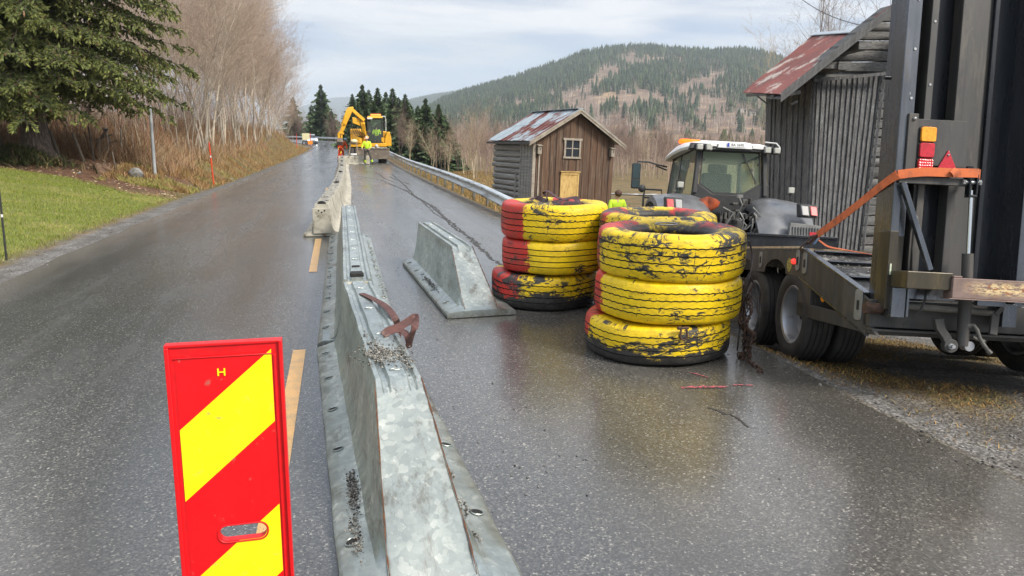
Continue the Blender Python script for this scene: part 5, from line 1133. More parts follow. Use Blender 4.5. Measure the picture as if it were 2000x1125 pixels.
mb = MB(); L0 = Vector((.335, -.32, .648)); mb.hexa([(0, 0, 0), (1.75, 0, 0), (1.75, .1, .0), (0, .1, 0), (0, 0, .125), (1.75, 0, .125), (1.75, .1, .125), (0, .1, .125)]); mb.box(0, .055, .0, .1, .1251, .137); mb.box(-.02, 1.75, -.006, .1, -.008, -.0005)
o = mb.build('cross_bar', chip(), tr, smooth=False, bevel=.005, loc=L0)
mb = MB(); mb.tube([(.007 - .06, -.03, .545), (.06, -.03, .545)], .034, 16); mb.tube([(-.056, -.03, .545), (-.03, -.03, .545)], .042, 6); mb.build('pivot_pin', RUSTY, tr)
mb = MB(); mb.box(.062, .150, -.14, -.01, .50, .69); mb.box(.152, .168, -.15, -.01, .505, .69); mb.box(.79, .88, -.12, -.02, .47, .62); mb.box(.62, .80, -.12, -.05, .60, .645); mb.box(.17, .62, -.10, -.04, .62, .69); mb.build('hinge_bracket', GLOSS, tr, smooth=False, bevel=.003)
mb = MB(); mb.tube([(.168, -.09, .572), (.76, -.09, .556)], .021, 14); mb.build('torsion_tube', pbr('dusty_tube', (.17, .165, .15), (.11, .105, .095), 12, (.6, .8), .2), tr)
mb = MB(); mb.bar((.755, -.10, .57), (.735, -.12, .42), .05, .02); mb.bar((.79, -.1, .60), (.75, -.1, .55), .04, .03); mb.build('latch_arm', BLKD, tr, bevel=.003)
mb = MB(); P = [(.375, .50), (.39, .44), (.43, .39), (.455, .345)]; mb.loft([[(x - .028, -.14, z), (x + .028, -.14, z + .01), (x + .028, -.10, z + .01), (x - .028, -.10, z)] for x, z in P]); mb.lathe([(0, -.145), (.045, -.145), (.045, -.095), (0, -.095)], 20, 'y', (.463, 0, .335)); mb.build('tow_lug', BLKD, tr, bevel=.004)
mb = MB(); mb.tube([(.455, -.185, .335), (.455, -.14, .335)], .012, 8); mb.tube([(.455, -.16, .335), (.455, -.145, .335)], .02, 6); mb.tube([(.575, -.15, .34), (.575, -.09, .34)], .032, 16); mb.build('lug_bolt', SILV, tr)
mb = MB(); mb.tube([(.56, -.14, .47), (.585, -.16, .475), (.60, -.17, .45), (.62, -.17, .40), (.65, -.18, .35), (.68, -.18, .315)], .013, 10); mb.tube([(.60, -.13, .40), (.63, -.13, .385), (.68, -.13, .375)], .011, 10); mb.tube([(.555, -.14, .47), (.575, -.15, .47)], .02, 8); mb.tube([(.672, -.18, .323), (.69, -.185, .305)], .016, 8); mb.build('coupling_hose', pbr('grey_hose', (.13, .125, .115), (.07, .07, .065), 20, (.5, .7)), tr)
mb = MB(); mb.tube([(.265, -.15, .69), (.262, -.16, .62), (.235, -.16, .55), (.19, -.15, .49), (.15, -.12, .45)], .007, 8); mb.build('thin_cable', BLACKRUB, tr)
mb = MB(); mb.bar((1.06, -.1, 1.40), (1.18, -.13, .95), .05, .03); mb.build('diagonal_brace', GLOSS, tr, bevel=.003)
pal = empty('wooden_blocks', tr.location + TRM @ Vector((.85, 2.2, .0)), label='small pile of pale wooden blocks lying under the trailer', cat='wood blocks'); mb = MB()
for x in (0, .08): mb.box(x, x + .05, 0, .25, .0, .11)
mb.box(-.03, .16, .02, .10, .111, .13); mb.build('block', PALEW, pal)
# ================================================================ RATCHET STRAP
ORS = pbr('orange_webbing', (.62, .15, .045), (.50, .11, .035), 12, (.7, .85), bump=.4, bscale=240, bd=.002, dirt=(.26, .085, .04), dpos=(.52, .68), dscale=10)
st = empty('ratchet_strap', TRO, label='orange ratchet strap pulled from the deck edge round the upright ramp', cat='ratchet strap'); st.rotation_euler = tr.rotation_euler
mb = MB(); f_ = (0, .1, 1)
ribbon(mb, [(.10, 1.20, 1.045), (.075, .60, 1.205), (.036, .05, 1.352), (.034, -.10, 1.392), (.045, -.125, 1.405)], .062, .004, [(0, .1, 1)] * 5)
ribbon(mb, [(.045, -.125, 1.405), (.20, -.139, 1.428), (.38, -.142, 1.432), (.52, -.145, 1.437), (.545, -.14, 1.437)], .056, .004, [(.3, .0, 1), (0, 0, 1), (0, 0, 1), (0, 0, 1), (0, 0, 1)])
ribbon(mb, [(.545, -.14, 1.437), (.565, -.12, 1.43), (.570, -.05, 1.43)], .056, .004, [(0, 0, 1)] * 3)
mb.build('long_strand', ORS, st)
mb = MB(); ribbon(mb, [(.37, -.150, 1.45), (.39, -.16, 1.43), (.40, -.158, 1.41)], .05, .004, [(1, 0, 0), (1, 0, .2), (1, 0, .3)]); mb.build('loose_tail', ORS, st)
mb = MB(); ribbon(mb, [(.105, 1.20, 1.02), (.14, 1.18, .99), (.19, 1.14, .955), (.30, 1.06, .935), (.48, 1.00, .91), (.72, .96, .895), (.88, .93, .885)], .055, .004, [(.2, 1, .3), (.3, .9, .3), (.5, .8, .2), (.3, 1, .2), (.1, 1, .1), (0, 1, .1), (0, 1, .1)]); mb.build('deck_tail', ORS, st)
mb = MB(); mb.box(-.03, .035, -.035, .035, -.012, .004); mb.build('ratchet_handle', pbr('blue_zinc', (.10, .22, .42), (.25, .3, .35), 30, (.3, .5), .4), st, bevel=.003, M=Matrix.Translation((.075, 1.19, 1.005)) @ Matrix.Rotation(R(-55), 4, 'Y') @ Matrix.Rotation(R(20), 4, 'X'))
mb = MB(); mb.tube([(.05, 1.19, 1.03), (.10, 1.19, 1.04)], .014, 8); mb.bar((.03, 1.17, .975), (.10, 1.17, 1.045), .01, .03); mb.bar((.03, 1.23, .975), (.10, 1.23, 1.045), .01, .03)
mb.tube([(.028, 1.20, .985), (.0, 1.21, .965), (-.02, 1.21, .94), (-.012, 1.21, .915)], .008, 8); mb.bar((.03, 1.2, .985), (.055, 1.2, 1.0), .05, .008); mb.build('ratchet_frame', RUSTY, st, bevel=.002)

# ================================================================ TRACTOR
tkM = Matrix.Translation(TRO) @ TRM.to_4x4() @ Matrix.Translation((1.28, 7.75, -.12))
tk = empty('tractor', tkM.translation, label='dark grey tractor with white roof and lit orange beacon, hitched to the trailer', cat='tractor'); tk.rotation_euler = TRM.to_euler()
GREYP = pbr('grey_tractor_paint', (.19, .196, .208), (.13, .135, .143), 5, (.28, .45), .35, dirt=(.16, .15, .13), dpos=(.6, .75), dscale=3); DKP = pbr('black_plastic', (.022, .023, .024), (.035, .035, .036), 8, (.45, .65)); WHP = pbr('white_roof_paint', (.72, .72, .70), (.60, .60, .58), 6, (.3, .45))
s = MatB('cab_glass'); s.set('Base Color', (.62, .75, .66)).set('Roughness', .03).set('Transmission Weight', .92); s.b.inputs['IOR'].default_value = 1.12; s.b.inputs['Specular IOR Level'].default_value = 1.0; CABG = s.m
ZB = .82; RWH = .93
def big_wheel(x0, y, r, w_, nm='rear_wheel'):
    e = empty(nm, (x0, y, r)); e.parent = tk; mb = MB(); mb.lathe([(r * .55, .02), (r * .62, .0), (r * .85, .0), (r * .93, .03), (r * .94, w_ / 2), (r * .93, w_ - .03), (r * .85, w_), (r * .62, w_), (r * .55, w_ - .02)], 48, 'x')
    for k in range(22):
        for sd in (0, 1):
            t = 2 * math.pi * (k + .5 * sd) / 22; t2 = t + .16; xa, xb = (.02, w_ * .52) if sd == 0 else (w_ - .02, w_ * .48)
            P = [(xa, t), (xa, t + .07), (xb, t2 + .05), (xb, t2 - .01)]; mb.hexa([(x, r * .92 * math.cos(a), r * .92 * math.sin(a)) for x, a in P] + [(x, r * math.cos(a), r * math.sin(a)) for x, a in P])
    mb.build('tyre', TYREB, e, ang=30); mb = MB(); mb.lathe([(r * .56, .03), (r * .54, .02), (r * .5, .08), (r * .47, w_ * .5), (r * .2, w_ * .55), (0, w_ * .5)], 32, 'x'); mb.build('rim', GREYP, e); return e
big_wheel(-1.28, .35, RWH, .62); big_wheel(.66, .35, RWH, .62)
big_wheel(-1.2, 3.3, .68, .5, 'front_wheel'); big_wheel(.7, 3.3, .68, .5, 'front_wheel')
# rear fenders: curved shells over the wheels with a lamp face at the back
def fender(sx):
    xo, xi = 1.29 * sx, .36 * sx; rings = []
    prof = []
    for t in np.linspace(R(-18), R(150), 22): prof.append((.45 - 1.13 * math.cos(t), .93 + 1.11 * math.sin(t)))
    for (y, z) in prof:
        k = max(0, min(1, (y + .68) / .5)); drop = .14
        rings.append([(xo * 1.0, y, z - drop * 1.1), (xo * .985, y, z - drop * .45), (sx * 1.12, y, z - .03), (sx * .86, y, z), (sx * .62, y, z - .0), (sx * .46, y, z - .05), (xi, y, z - .16), (xi, y, z - .22), (xo * .97, y, z - drop * 1.35)])
    mb = MB(); mb.loft(rings); return mb.build('fender', GREYP, tk, ang=45)
fender(-1); fender(1)
for sx in (-1, 1):
    cx_ = sx * 1.085
    mb = MB(); mb.hexa([(cx_ - .145, -.70, 1.68), (cx_ + .145, -.70, 1.67), (cx_ + .14, -.5, 1.67), (cx_ - .14, -.5, 1.68), (cx_ - .145, -.625, 1.89), (cx_ + .14, -.625, 1.88), (cx_ + .14, -.45, 1.90), (cx_ - .14, -.45, 1.91)]); hs = mb.build('lamp_housing', DKP, tk, bevel=.02)
    for dx, mt, nm in ((-.075, MatB('clear_lens').set('Base Color', (.36, .36, .35)).set('Roughness', .15).m, 'reversing_lamp'), (.075, pbr('pinkish_tail', (.55, .10, .10), (.45, .07, .07), 20, (.2, .3)), 'tail_lamp')):
        x = cx_ + dx * .93 * (1 if sx > 0 else -1); mb = MB(); mb.hexa([(x - .055, -.72, 1.705), (x + .055, -.72, 1.70), (x + .055, -.69, 1.70), (x - .055, -.69, 1.705), (x - .055, -.65, 1.86), (x + .055, -.65, 1.855), (x + .055, -.61, 1.855), (x - .055, -.61, 1.86)]); mb.build(nm, mt, hs, bevel=.012)
    mb = MB(); mb.box(cx_ - .1 * (sx < 0), cx_ + .16, -.745, -.73, 1.385, 1.44); mb.build('reflector', RL, tk)
    mb = MB(); mb.hexa([(cx_ - .33, -.73, 1.36), (cx_ + .20, -.73, 1.33), (cx_ + .18, -.6, 1.33), (cx_ - .3, -.6, 1.36), (cx_ - .30, -.71, 1.58), (cx_ + .19, -.71, 1.55), (cx_ + .18, -.6, 1.55), (cx_ - .3, -.6, 1.58)])
    for k in range(11): mb.box(cx_ - .27 + .045 * k, cx_ - .255 + .045 * k, -.742, -.72, 1.36, 1.52)
    mb.build('fender_vent', pbr('dusty_grey', (.17, .175, .17), (.12, .12, .12), 9, (.5, .7)), tk, bevel=.006)
    x = sx * .92; mb = MB(); mb.box(x - .01, x + .01, -.24, -.22, 2.02, 2.08); mb.tube([(x - .07, -.25, 2.06), (x - .07, -.25, 2.2), (x + .07, -.25, 2.2), (x + .07, -.25, 2.06), (x - .07, -.25, 2.06)], .008, 6); mb.build('work_lamp_bracket', DKP, tk)
    mb = MB(); mb.box(x - .048, x + .048, -.29, -.23, 2.085, 2.18); o = mb.build('work_lamp', MatB('lamp_glass').set('Base Color', (.42, .42, .38)).set('Roughness', .15).m, tk, bevel=.01)
# cab: pillars, glass, roof
Y0, Y1 = .35, 1.95
rear = [(-.44, 2.80), (.54, 2.81), (.585, 2.26), (.28, 2.07), (-.23, 2.07), (-.465, 2.21)]
def yy_(z): return Y0 - (2.8 - z) * .10
mb = MB(); mb.add([(x, yy_(z) - .005, z) for x, z in rear] + [(x, yy_(z) + .004, z) for x, z in rear], [(0, 1, 2, 3, 4, 5), (11, 10, 9, 8, 7, 6)] + [(i, (i + 1) % 6, 6 + (i + 1) % 6, 6 + i) for i in range(6)]); rw = mb.build('rear_window', CABG, tk, smooth=False)
mb = MB(); P = [Vector((x, yy_(z) - .012, z)) for x, z in rear]
for i in range(6): mb.bar(P[i], P[(i + 1) % 6], .02, .035)
mb.build('window_seal', DKP, rw, smooth=False)
mb = MB(); mb.bar((.26, Y0 - .05, 2.74), (.50, Y0 - .08, 2.27), .022, .02); mb.bar((.25, Y0 - .04, 2.77), (.33, Y0 - .05, 2.62), .04, .03); mb.build('wiper', DKP, rw)
for (x, z) in ((-.42, 2.64), (.53, 2.60), (.42, 2.50)): mb = MB(); mb.lathe([(0, yy_(z) - .03), (.022, yy_(z) - .03), (.022, yy_(z))], 10, 'y', (x, 0, z)); mb.build('glass_hinge', DKP, rw)
mb = MB()
for sx, xt, xb in ((-1, -.50, -.56), (1, .62, .66)):
    mb.bar((xt, Y0 - .01, 2.84), (xb, Y0 - .08, 2.05), .07, .12); mb.bar((xt * 1.12, Y1, 2.84), (xb * 1.2, Y1 + .25, 1.5), .06, .08); mb.bar((xt * 1.2, 1.15, 2.84), (xb * 1.28, 1.15, 1.45), .04, .05)
    mb.bar((xt * 1.15, Y0, 2.84), (xt * 1.2, Y1, 2.84), .06, .06)
mb.add([(-.58, Y0 - .09, 2.22), (-.50, Y0 - .09, 2.22), (-.24, Y0 - .1, 2.05), (.29, Y0 - .1, 2.05), (.62, Y0 - .09, 2.26), (.72, Y0 - .09, 2.26), (.75, Y0 - .08, 1.75), (-.62, Y0 - .08, 1.75),
        (-.58, Y0 + .0, 2.22), (-.50, Y0 + .0, 2.22), (-.24, Y0 + .0, 2.05), (.29, Y0 + .0, 2.05), (.62, Y0 + .0, 2.26), (.72, Y0 + .0, 2.26), (.75, Y0 + .0, 1.75), (-.62, Y0 + .0, 1.75)],
       [(0, 1, 2, 3, 4, 5, 6, 7), (15, 14, 13, 12, 11, 10, 9, 8)] + [(i, i + 8, (i + 1) % 8 + 8, (i + 1) % 8) for i in range(8)])
mb.build('cab_frame', bpy.data.materials['black_plastic'], tk, bevel=.01, smooth=False)
for sx, x0, x1 in ((-1, -.60, -.72), (1, .70, .80)):
    mb = MB(); mb.add([(x0, Y0 + .06, 2.78), (x0 * 1.02, 1.12, 2.78), (x1 * 1.02, 1.12, 1.55), (x1, Y0 + .12, 2.0)], [(0, 1, 2, 3)]); mb.add([(x0, 1.18, 2.78), (x0 * 1.0, Y1 - .05, 2.78), (x1 * .98, Y1 + .15, 1.6), (x1, 1.18, 1.55)], [(0, 1, 2, 3)]); mb.build('side_window', CABG, tk, smooth=False)
mb = MB(); mb.add([(-.6, Y1, 2.78), (.68, Y1, 2.78), (.62, Y1 + .28, 1.6), (-.55, Y1 + .28, 1.6)], [(0, 1, 2, 3)]); mb.build('windscreen', CABG, tk, smooth=False)
rings = []
for y, k, zt in ((Y0 - .12, .0, 2.90), (Y0 - .02, .02, 2.955), (Y0 + .3, .10, 2.99), (1.2, .12, 3.0), (Y1, .10, 2.97), (Y1 + .25, .05, 2.90), (Y1 + .3, .0, 2.87)):
    w_ = .68 + k; cx_ = .04; rings.append([(cx_ - w_, y, 2.80 + .02), (cx_ - w_ - .02, y, 2.86), (cx_ - w_ + .05, y, zt - .03), (cx_ - w_ + .2, y, zt), (cx_ + w_ - .2, y, zt), (cx_ + w_ - .05, y, zt - .03), (cx_ + w_ + .02, y, 2.86), (cx_ + w_, y, 2.82)])
mb = MB(); mb.loft(rings); mb.build('roof', WHP, tk, ang=50)
mb = MB(); mb.hexa([(-.70, Y0 - .16, 2.80), (.78, Y0 - .16, 2.80), (.78, Y0, 2.80), (-.70, Y0, 2.80), (-.66, Y0 - .14, 2.90), (.74, Y0 - .14, 2.90), (.74, Y0, 2.93), (-.66, Y0, 2.93)]); mb.build('rear_fascia', DKP, tk, bevel=.015)
mb = MB(); mb.hexa([(-.235, Y0 - .19, 2.835), (.37, Y0 - .19, 2.835), (.37, Y0 - .165, 2.835), (-.235, Y0 - .165, 2.835), (-.19, Y0 - .175, 2.945), (.34, Y0 - .175, 2.945), (.34, Y0 - .15, 2.945), (-.19, Y0 - .15, 2.945)]); pb = mb.build('plate_holder', WHP, tk, bevel=.01)
mb = MB(); mb.box(-.07, .25, Y0 - .197, Y0 - .192, 2.86, 2.925); npz = mb.build('number_plate', MatB('plate_white').set('Base Color', (.8, .8, .8)).m, pb); mb = MB(); mb.box(-.07, -.035, Y0 - .199, Y0 - .1972, 2.86, 2.925); mb.build('plate_band', MatB('plate_blue').set('Base Color', (.02, .06, .4)).m, npz)
text('plate_characters', 'BA 3690', .062, DKP, npz, Matrix.Translation((.105, Y0 - .198, 2.892)) @ Matrix.Rotation(R(90), 4, 'X'), .0005)
text('roof_lettering', '05 48 45 069', .10, DKP, tk, Matrix.Translation((-.735, 1.15, 2.905)) @ Matrix.Rotation(R(-90), 4, 'Z') @ Matrix.Rotation(R(64), 4, 'X'), .0005)
mb = MB(); mb.box(-.34, .52, .95, 1.10, 3.02, 3.075); mb.build('light_bar', pbr('light_bar_white', (.70, .70, .68), None, 5, (.25, .4)), tk, bevel=.02)
mb = MB(); mb.box(-.70, -.345, .94, 1.11, 3.015, 3.08); mb.build('beacon', glow('lit_orange_beacon', (1.0, .085, .0), 2.4), tk, bevel=.02)
mb = MB()
for x in (-.5, .3): mb.box(x, x + .06, 1.0, 1.06, 2.96, 3.02)
mb.build('bar_foot', DKP, tk)
LG = bpy.data.materials['lamp_glass']
for x in (-.545, -.385, .615, .775): mb = MB(); mb.box(x - .05, x + .05, Y0 - .26, Y0 - .18, 2.78, 2.875); l_ = mb.build('cab_work_lamp', LG, tk, bevel=.012); mb = MB(); mb.box(x - .06, x + .06, Y0 - .18, Y0 - .14, 2.77, 2.885); mb.build('lamp_back', DKP, l_)
mb = MB(); mb.bar((.37, Y0 - .165, 2.875), (.56, Y0 - .165, 2.87), .03, .05); mb.bar((-.34, Y0 - .165, 2.885), (-.24, Y0 - .165, 2.885), .03, .05); mb.tube([(.62, Y0 - .05, 2.99), (.8, Y0 - .1, 2.97), (.84, Y0 - .15, 2.9), (.85, Y0 - .15, 2.86)], .012, 6); mb.build('lamp_rail', WHP, tk)
mir = empty('mirror', (-.85, 1.2, 2.6)); mir.parent = tk
mb = MB(); mb.tube([(0, .1, .0), (-.15, .0, .01), (-.35, .0, .06), (-.56, .0, .06), (-.57, .0, .0)], .016, 8); mb.tube([(0, .1, -.06), (-.22, .02, .0)], .014, 8); mb.build('mirror_arm', DKP, mir)
mb = MB(); mb.prism(rrect(-.66, -.50, -.44, .03, .03, 4), 'y', -.03, .04); mb.build('mirror_housing', DKP, mir, bevel=.01)
mb = MB(); mb.box(-.645, -.515, -.034, -.031, -.25, .01); mb.box(-.645, -.515, -.034, -.031, -.42, -.28); mb.build('mirror_glass', MatB('mirror_glass').set('Base Color', (.10, .13, .12)).set('Metallic', 1.).set('Roughness', .1).m, mir)
mb = MB(); mb.tube([(-1.32, .9, 1.2), (-1.32, .9, 2.0), (-1.30, .9, 2.13), (-1.0, .9, 2.13), (-.98, .9, 2.0), (-1.30, .9, 1.98)], .018, 8); mb.ball((-1.36, .88, 2.14), .07, 12, 8, sq=(1, .7, 1)); mb.build('front_linkage_frame', DKP, tk)
# inside of the cab
mb = MB(); mb.box(-.25, .3, 1.0, 1.12, 1.7, 2.5); mb.box(-.3, .35, 1.0, 1.5, 1.6, 1.75); mb.box(-.15, .2, .98, 1.1, 2.5, 2.66); mb.build('seat', DKP, tk, bevel=.04)
mb = MB(); mb.box(-.7, .75, Y0, Y1 + .2, 1.3, 1.45); mb.box(-.55, .6, Y1 - .1, Y1 + .1, 1.45, 1.95); mb.build('cab_floor', DKP, tk, bevel=.02)
# bonnet, back end with linkage
mb = MB(); mb.hexa([(-.45, 2.2, 1.1), (.5, 2.2, 1.1), (.42, 4.2, 1.05), (-.38, 4.2, 1.05), (-.4, 2.2, 2.0), (.45, 2.2, 2.0), (.34, 4.2, 1.75), (-.3, 4.2, 1.75)]); mb.build('bonnet', GREYP, tk, bevel=.08, seg=3)
mb = MB(); mb.box(-.35, .42, -.05, 2.3, .6, 1.35); mb.box(-.62, .68, .1, .32, 1.1, 1.75); mb.tube([(-.8, .35, .93), (.85, .35, .93)], .17, 16); mb.tube([(-.8, 3.3, .68), (.85, 3.3, .68)], .1, 12); mb.box(-.2, .3, 2.3, 4.1, .7, 1.1); mb.build('transmission', BLKM, tk, bevel=.02)
mb = MB()
for x in (-.30, .34): mb.bar((x, -.05, 1.45), (x * 1.3, -.45, 1.42), .06, .07); mb.bar((x * 1.3, -.45, 1.42), (x * 1.35, -.55, .85), .05, .05); mb.bar((x * 1.2, .0, .8), (x * 1.4, -.75, .75), .05, .08)
mb.bar((.02, -.05, 1.6), (.02, -.5, 1.55), .06, .06); mb.box(-.12, .2, -.20, .05, 1.35, 1.62)
mb.build('lift_arms', BLKD, tk, bevel=.006)
rr = random.Random(3); mb = MB()
for k in range(9): x = -.2 + .07 * k; mb.box(x, x + .045, -.16, -.05, 1.55 + rr.uniform(-.06, .1), 1.66 + rr.uniform(0, .1))
for k in range(14): x, z = rr.uniform(-.3, .4), rr.uniform(1.3, 1.9); mb.box(x, x + rr.uniform(.03, .09), -.12, .08, z, z + rr.uniform(.03, .1))
mb.build('valve_block', pbr('greasy_castings', (.13, .125, .115), (.05, .048, .045), 14, (.45, .7), .5, bump=.4), tk, bevel=.006)
mb = MB()
for k in range(7):
    x = rr.uniform(-.2, .35); z = rr.uniform(1.5, 1.7); mb.tube([(x, -.15, z), (x + rr.uniform(-.06, .1), -.28, z + .12), (x + rr.uniform(.02, .16), -.30, z + rr.uniform(-.05, .05)), (x + rr.uniform(-.1, .2), -.25, z - .25)], .014, 7)
mb.tube([(.05, -.2, 1.62), (.12, -.28, 1.85), (.07, -.26, 1.97)], .014, 8); mb.box(.03, .13, -.27, -.25, 1.97, 2.02)
mb.build('hydraulic_hoses', pbr('hose_grey', (.10, .10, .10), (.2, .2, .19), 9, (.4, .6)), tk)
mb = MB(); mb.box(-.62, .72, .28, .34, 1.40, 2.02); mb.build('rear_panel', DKP, tk)
mb = MB(); mb.loft([[(-.38 + .16 * k_ * math.cos(a) * (1 + .25 * math.sin(3 * a)), -.02 - .05 * k_ * math.sin(a * 2), z_ + .07 * k_ * math.sin(a)) for a in np.linspace(0, 6.283, 13)[:-1]] for k_, z_ in ((.4, 1.76), (1, 1.80), (1.1, 1.86), (.7, 1.92), (.3, 1.96))]); mb.build('orange_rag', pbr('orange_cloth', (.40, .075, .02), (.16, .04, .02), 9, (.7, .9), bump=.8, bscale=14), tk, ang=70)
# ================================================================ TREES
def tubes_np(segs, n=4):
    """segs: (p0, p1, r0, r1) arrays -> one quad mesh of tapered prisms"""
    p0, p1, r0, r1 = [np.asarray(q, float) for q in segs]; d = p1 - p0; L_ = np.linalg.norm(d, axis=1, keepdims=True) + 1e-9; d = d / L_
    ref = np.where(np.abs(d[:, 2:3]) > .9, np.array([[1., 0, 0]]), np.array([[0, 0, 1.]])); u = np.cross(d, ref); u /= np.linalg.norm(u, axis=1, keepdims=True) + 1e-9; v = np.cross(d, u)
    V = []
    for k in range(n):
        a = 2 * math.pi * k / n; o = u * math.cos(a) + v * math.sin(a); V.append(p0 + o * r0[:, None]); V.append(p1 + o * r1[:, None])
    V = np.stack(V, 1).reshape(-1, 3); b = (2 * n) * np.arange(len(p0))[:, None]; F = np.concatenate([b + np.array([[2 * k, 2 * ((k + 1) % n), 2 * ((k + 1) % n) + 1, 2 * k + 1]]) for k in range(n)])
    return V, F
def grow_tree(seed, H, stems=1, lean=.08, twigcol=(.20, .13, .11), levels=4, dens_=.86, r0=.07, spread=.5):
    rr = random.Random(seed); big = []; twig = []
    def limb(p, d, ln, r, lv):
        n_ = max(3, int(ln / (.5 if lv < 2 else .3))); q = Vector(p); dd = Vector(d)
        for i in range(n_):
            dd = (dd + Vector((rr.gauss(0, .06), rr.gauss(0, .06), .03 if lv else .015))).normalized(); q2 = q + dd * (ln / n_); ra, rb = r * (1 - i / n_ * .85), r * (1 - (i + 1) / n_ * .85)
            (big if lv <= 1 else twig).append((tuple(q), tuple(q2), ra, rb))
            t = (i + 1) / n_
            if lv < levels and (t > (.25 if lv == 0 else .15)):
                k = {0: 2.0, 1: 2.2, 2: 2.2, 3: 1.6}[lv] * dens_
                for _ in range(int(k) + (rr.random() < k % 1)):
                    a = rr.uniform(0, 6.283); o = dd.orthogonal().normalized(); o = (Matrix.Rotation(a, 3, dd) @ o); an = rr.uniform(.45, .95) if lv else rr.uniform(.4, .85)
                    nd = (dd * math.cos(an) + o * math.sin(an) + Vector((0, 0, .12))).normalized(); l2 = ln * rr.uniform(.22, .42) * (1.15 - .6 * t) if lv == 0 else ln * rr.uniform(.35, .6) * (1.1 - .4 * t)
                    if l2 > .12: limb(q2, nd, l2, max(.0035, rb * .55), lv + 1)
            q = q2
    for s_ in range(stems):
        a = rr.uniform(0, 6.28); o = Vector((math.cos(a), math.sin(a), 0)); limb(o * rr.uniform(0, .05) * (stems > 1), (o * rr.uniform(0, lean) + Vector((0, 0, 1))).normalized(), H * rr.uniform(.8, 1), r0 * rr.uniform(.45, .85), 0)
    return big, twig
def tree_mesh(name, seed, H, stems, lean, bark, tw, **k):
    big, twig = grow_tree(seed, H, stems, lean, **k); out = []
    for nm, sg_, c, mt, n in (('trunk', big, bark, TWIG, 5), ('crown', twig, tw, TWIG, 3)):
        a = list(zip(*sg_)); V, F = tubes_np((a[0], a[1], np.array(a[2]), np.array(a[3])), n); rg = np.random.default_rng(seed)
        g = rg.uniform(.7, 1.35, (len(sg_), 1)); cc = np.array([c]) * g; out.append((nm, V, F, np.repeat(cc, 2 * n, 0), mt))
    return out
def make_tree(name, parts):
    e = empty(name)
    for nm, V, F, cc, mt in parts: npmesh(nm, V, F, mt, cc, parent=e)
    return e
PALEB, GREYB = (.44, .38, .30), (.33, .29, .235)
TWP, TWB = (.42, .32, .255), (.42, .34, .26)
vari = [tree_mesh('t', 21, 11.5, 3, .16, PALEB, TWP, r0=.085), tree_mesh('t', 22, 9.5, 4, .26, GREYB, TWP, r0=.06), tree_mesh('t', 23, 12.5, 2, .12, PALEB, TWB, r0=.10), tree_mesh('t', 24, 7.0, 3, .5, GREYB, TWB, r0=.045), tree_mesh('t', 25, 5.5, 3, .8, GREYB, TWP, r0=.03)]
protos = []
def put_tree(vi, x, y, s, rz, label, name='bare_tree', group='leafless trees on the bank left of the road'):
    if len(protos) <= vi: protos.extend([None] * (vi + 1 - len(protos)))
    if protos[vi] is None: o = protos[vi] = make_tree(name, vari[vi])
    else: o = copy_tree(protos[vi])
    o.location = (x, y, G1(x, y) - .05); o.scale = (s, s, s); o.rotation_euler = (0, 0, rz); tag(o, label, 'tree', group); return o
rr = random.Random(5)
BT = [  # variant, px of the foot, distance, scale
 (2, 415, 38, 1.0), (0, 440, 42, 1.02), (2, 462, 46, 1.05), (0, 482, 50, 1.05), (2, 500, 55, 1.0), (0, 512, 62, .95), (2, 528, 68, .92), (0, 540, 76, .86), (1, 400, 34, 1.0), (1, 428, 44, 1.1), (1, 455, 52, 1.1), (1, 485, 60, 1.1), (1, 508, 70, 1.05),
 (3, 372, 32, 1.0), (3, 405, 36, 1.1), (3, 436, 40, 1.1), (3, 470, 46, 1.15), (3, 500, 54, 1.1), (3, 525, 64, 1.1), (4, 350, 31, 1.0), (4, 388, 33, 1.05), (4, 420, 37, 1.1), (4, 452, 42, 1.1), (4, 486, 50, 1.1), (4, 515, 58, 1.1), (4, 540, 70, 1.1), (4, 556, 82, 1.1),
 (1, 330, 36, 1.0), (2, 300, 42, 1.0), (0, 250, 44, 1.0), (1, 200, 40, 1.0), (2, 140, 42, 1.0), (0, 20, 40, .9), (4, 240, 33, 1.0), (4, 180, 33, 1.0), (4, 120, 34, 1.0), (4, 20, 32, 1.0), (3, 285, 34, .9), (1, 375, 50, 1.15), (0, 395, 58, 1.15), (2, 350, 54, 1.1), (0, 552, 92, .8), (1, 560, 100, .8)]
for k, (vi, px, D, s_) in enumerate(BT):
    p = atD(px, 290, D); put_tree(vi, p.x, p.y, s_, rr.uniform(0, 6.28), 'bare leafless tree in the dense thicket on the bank left of the road')
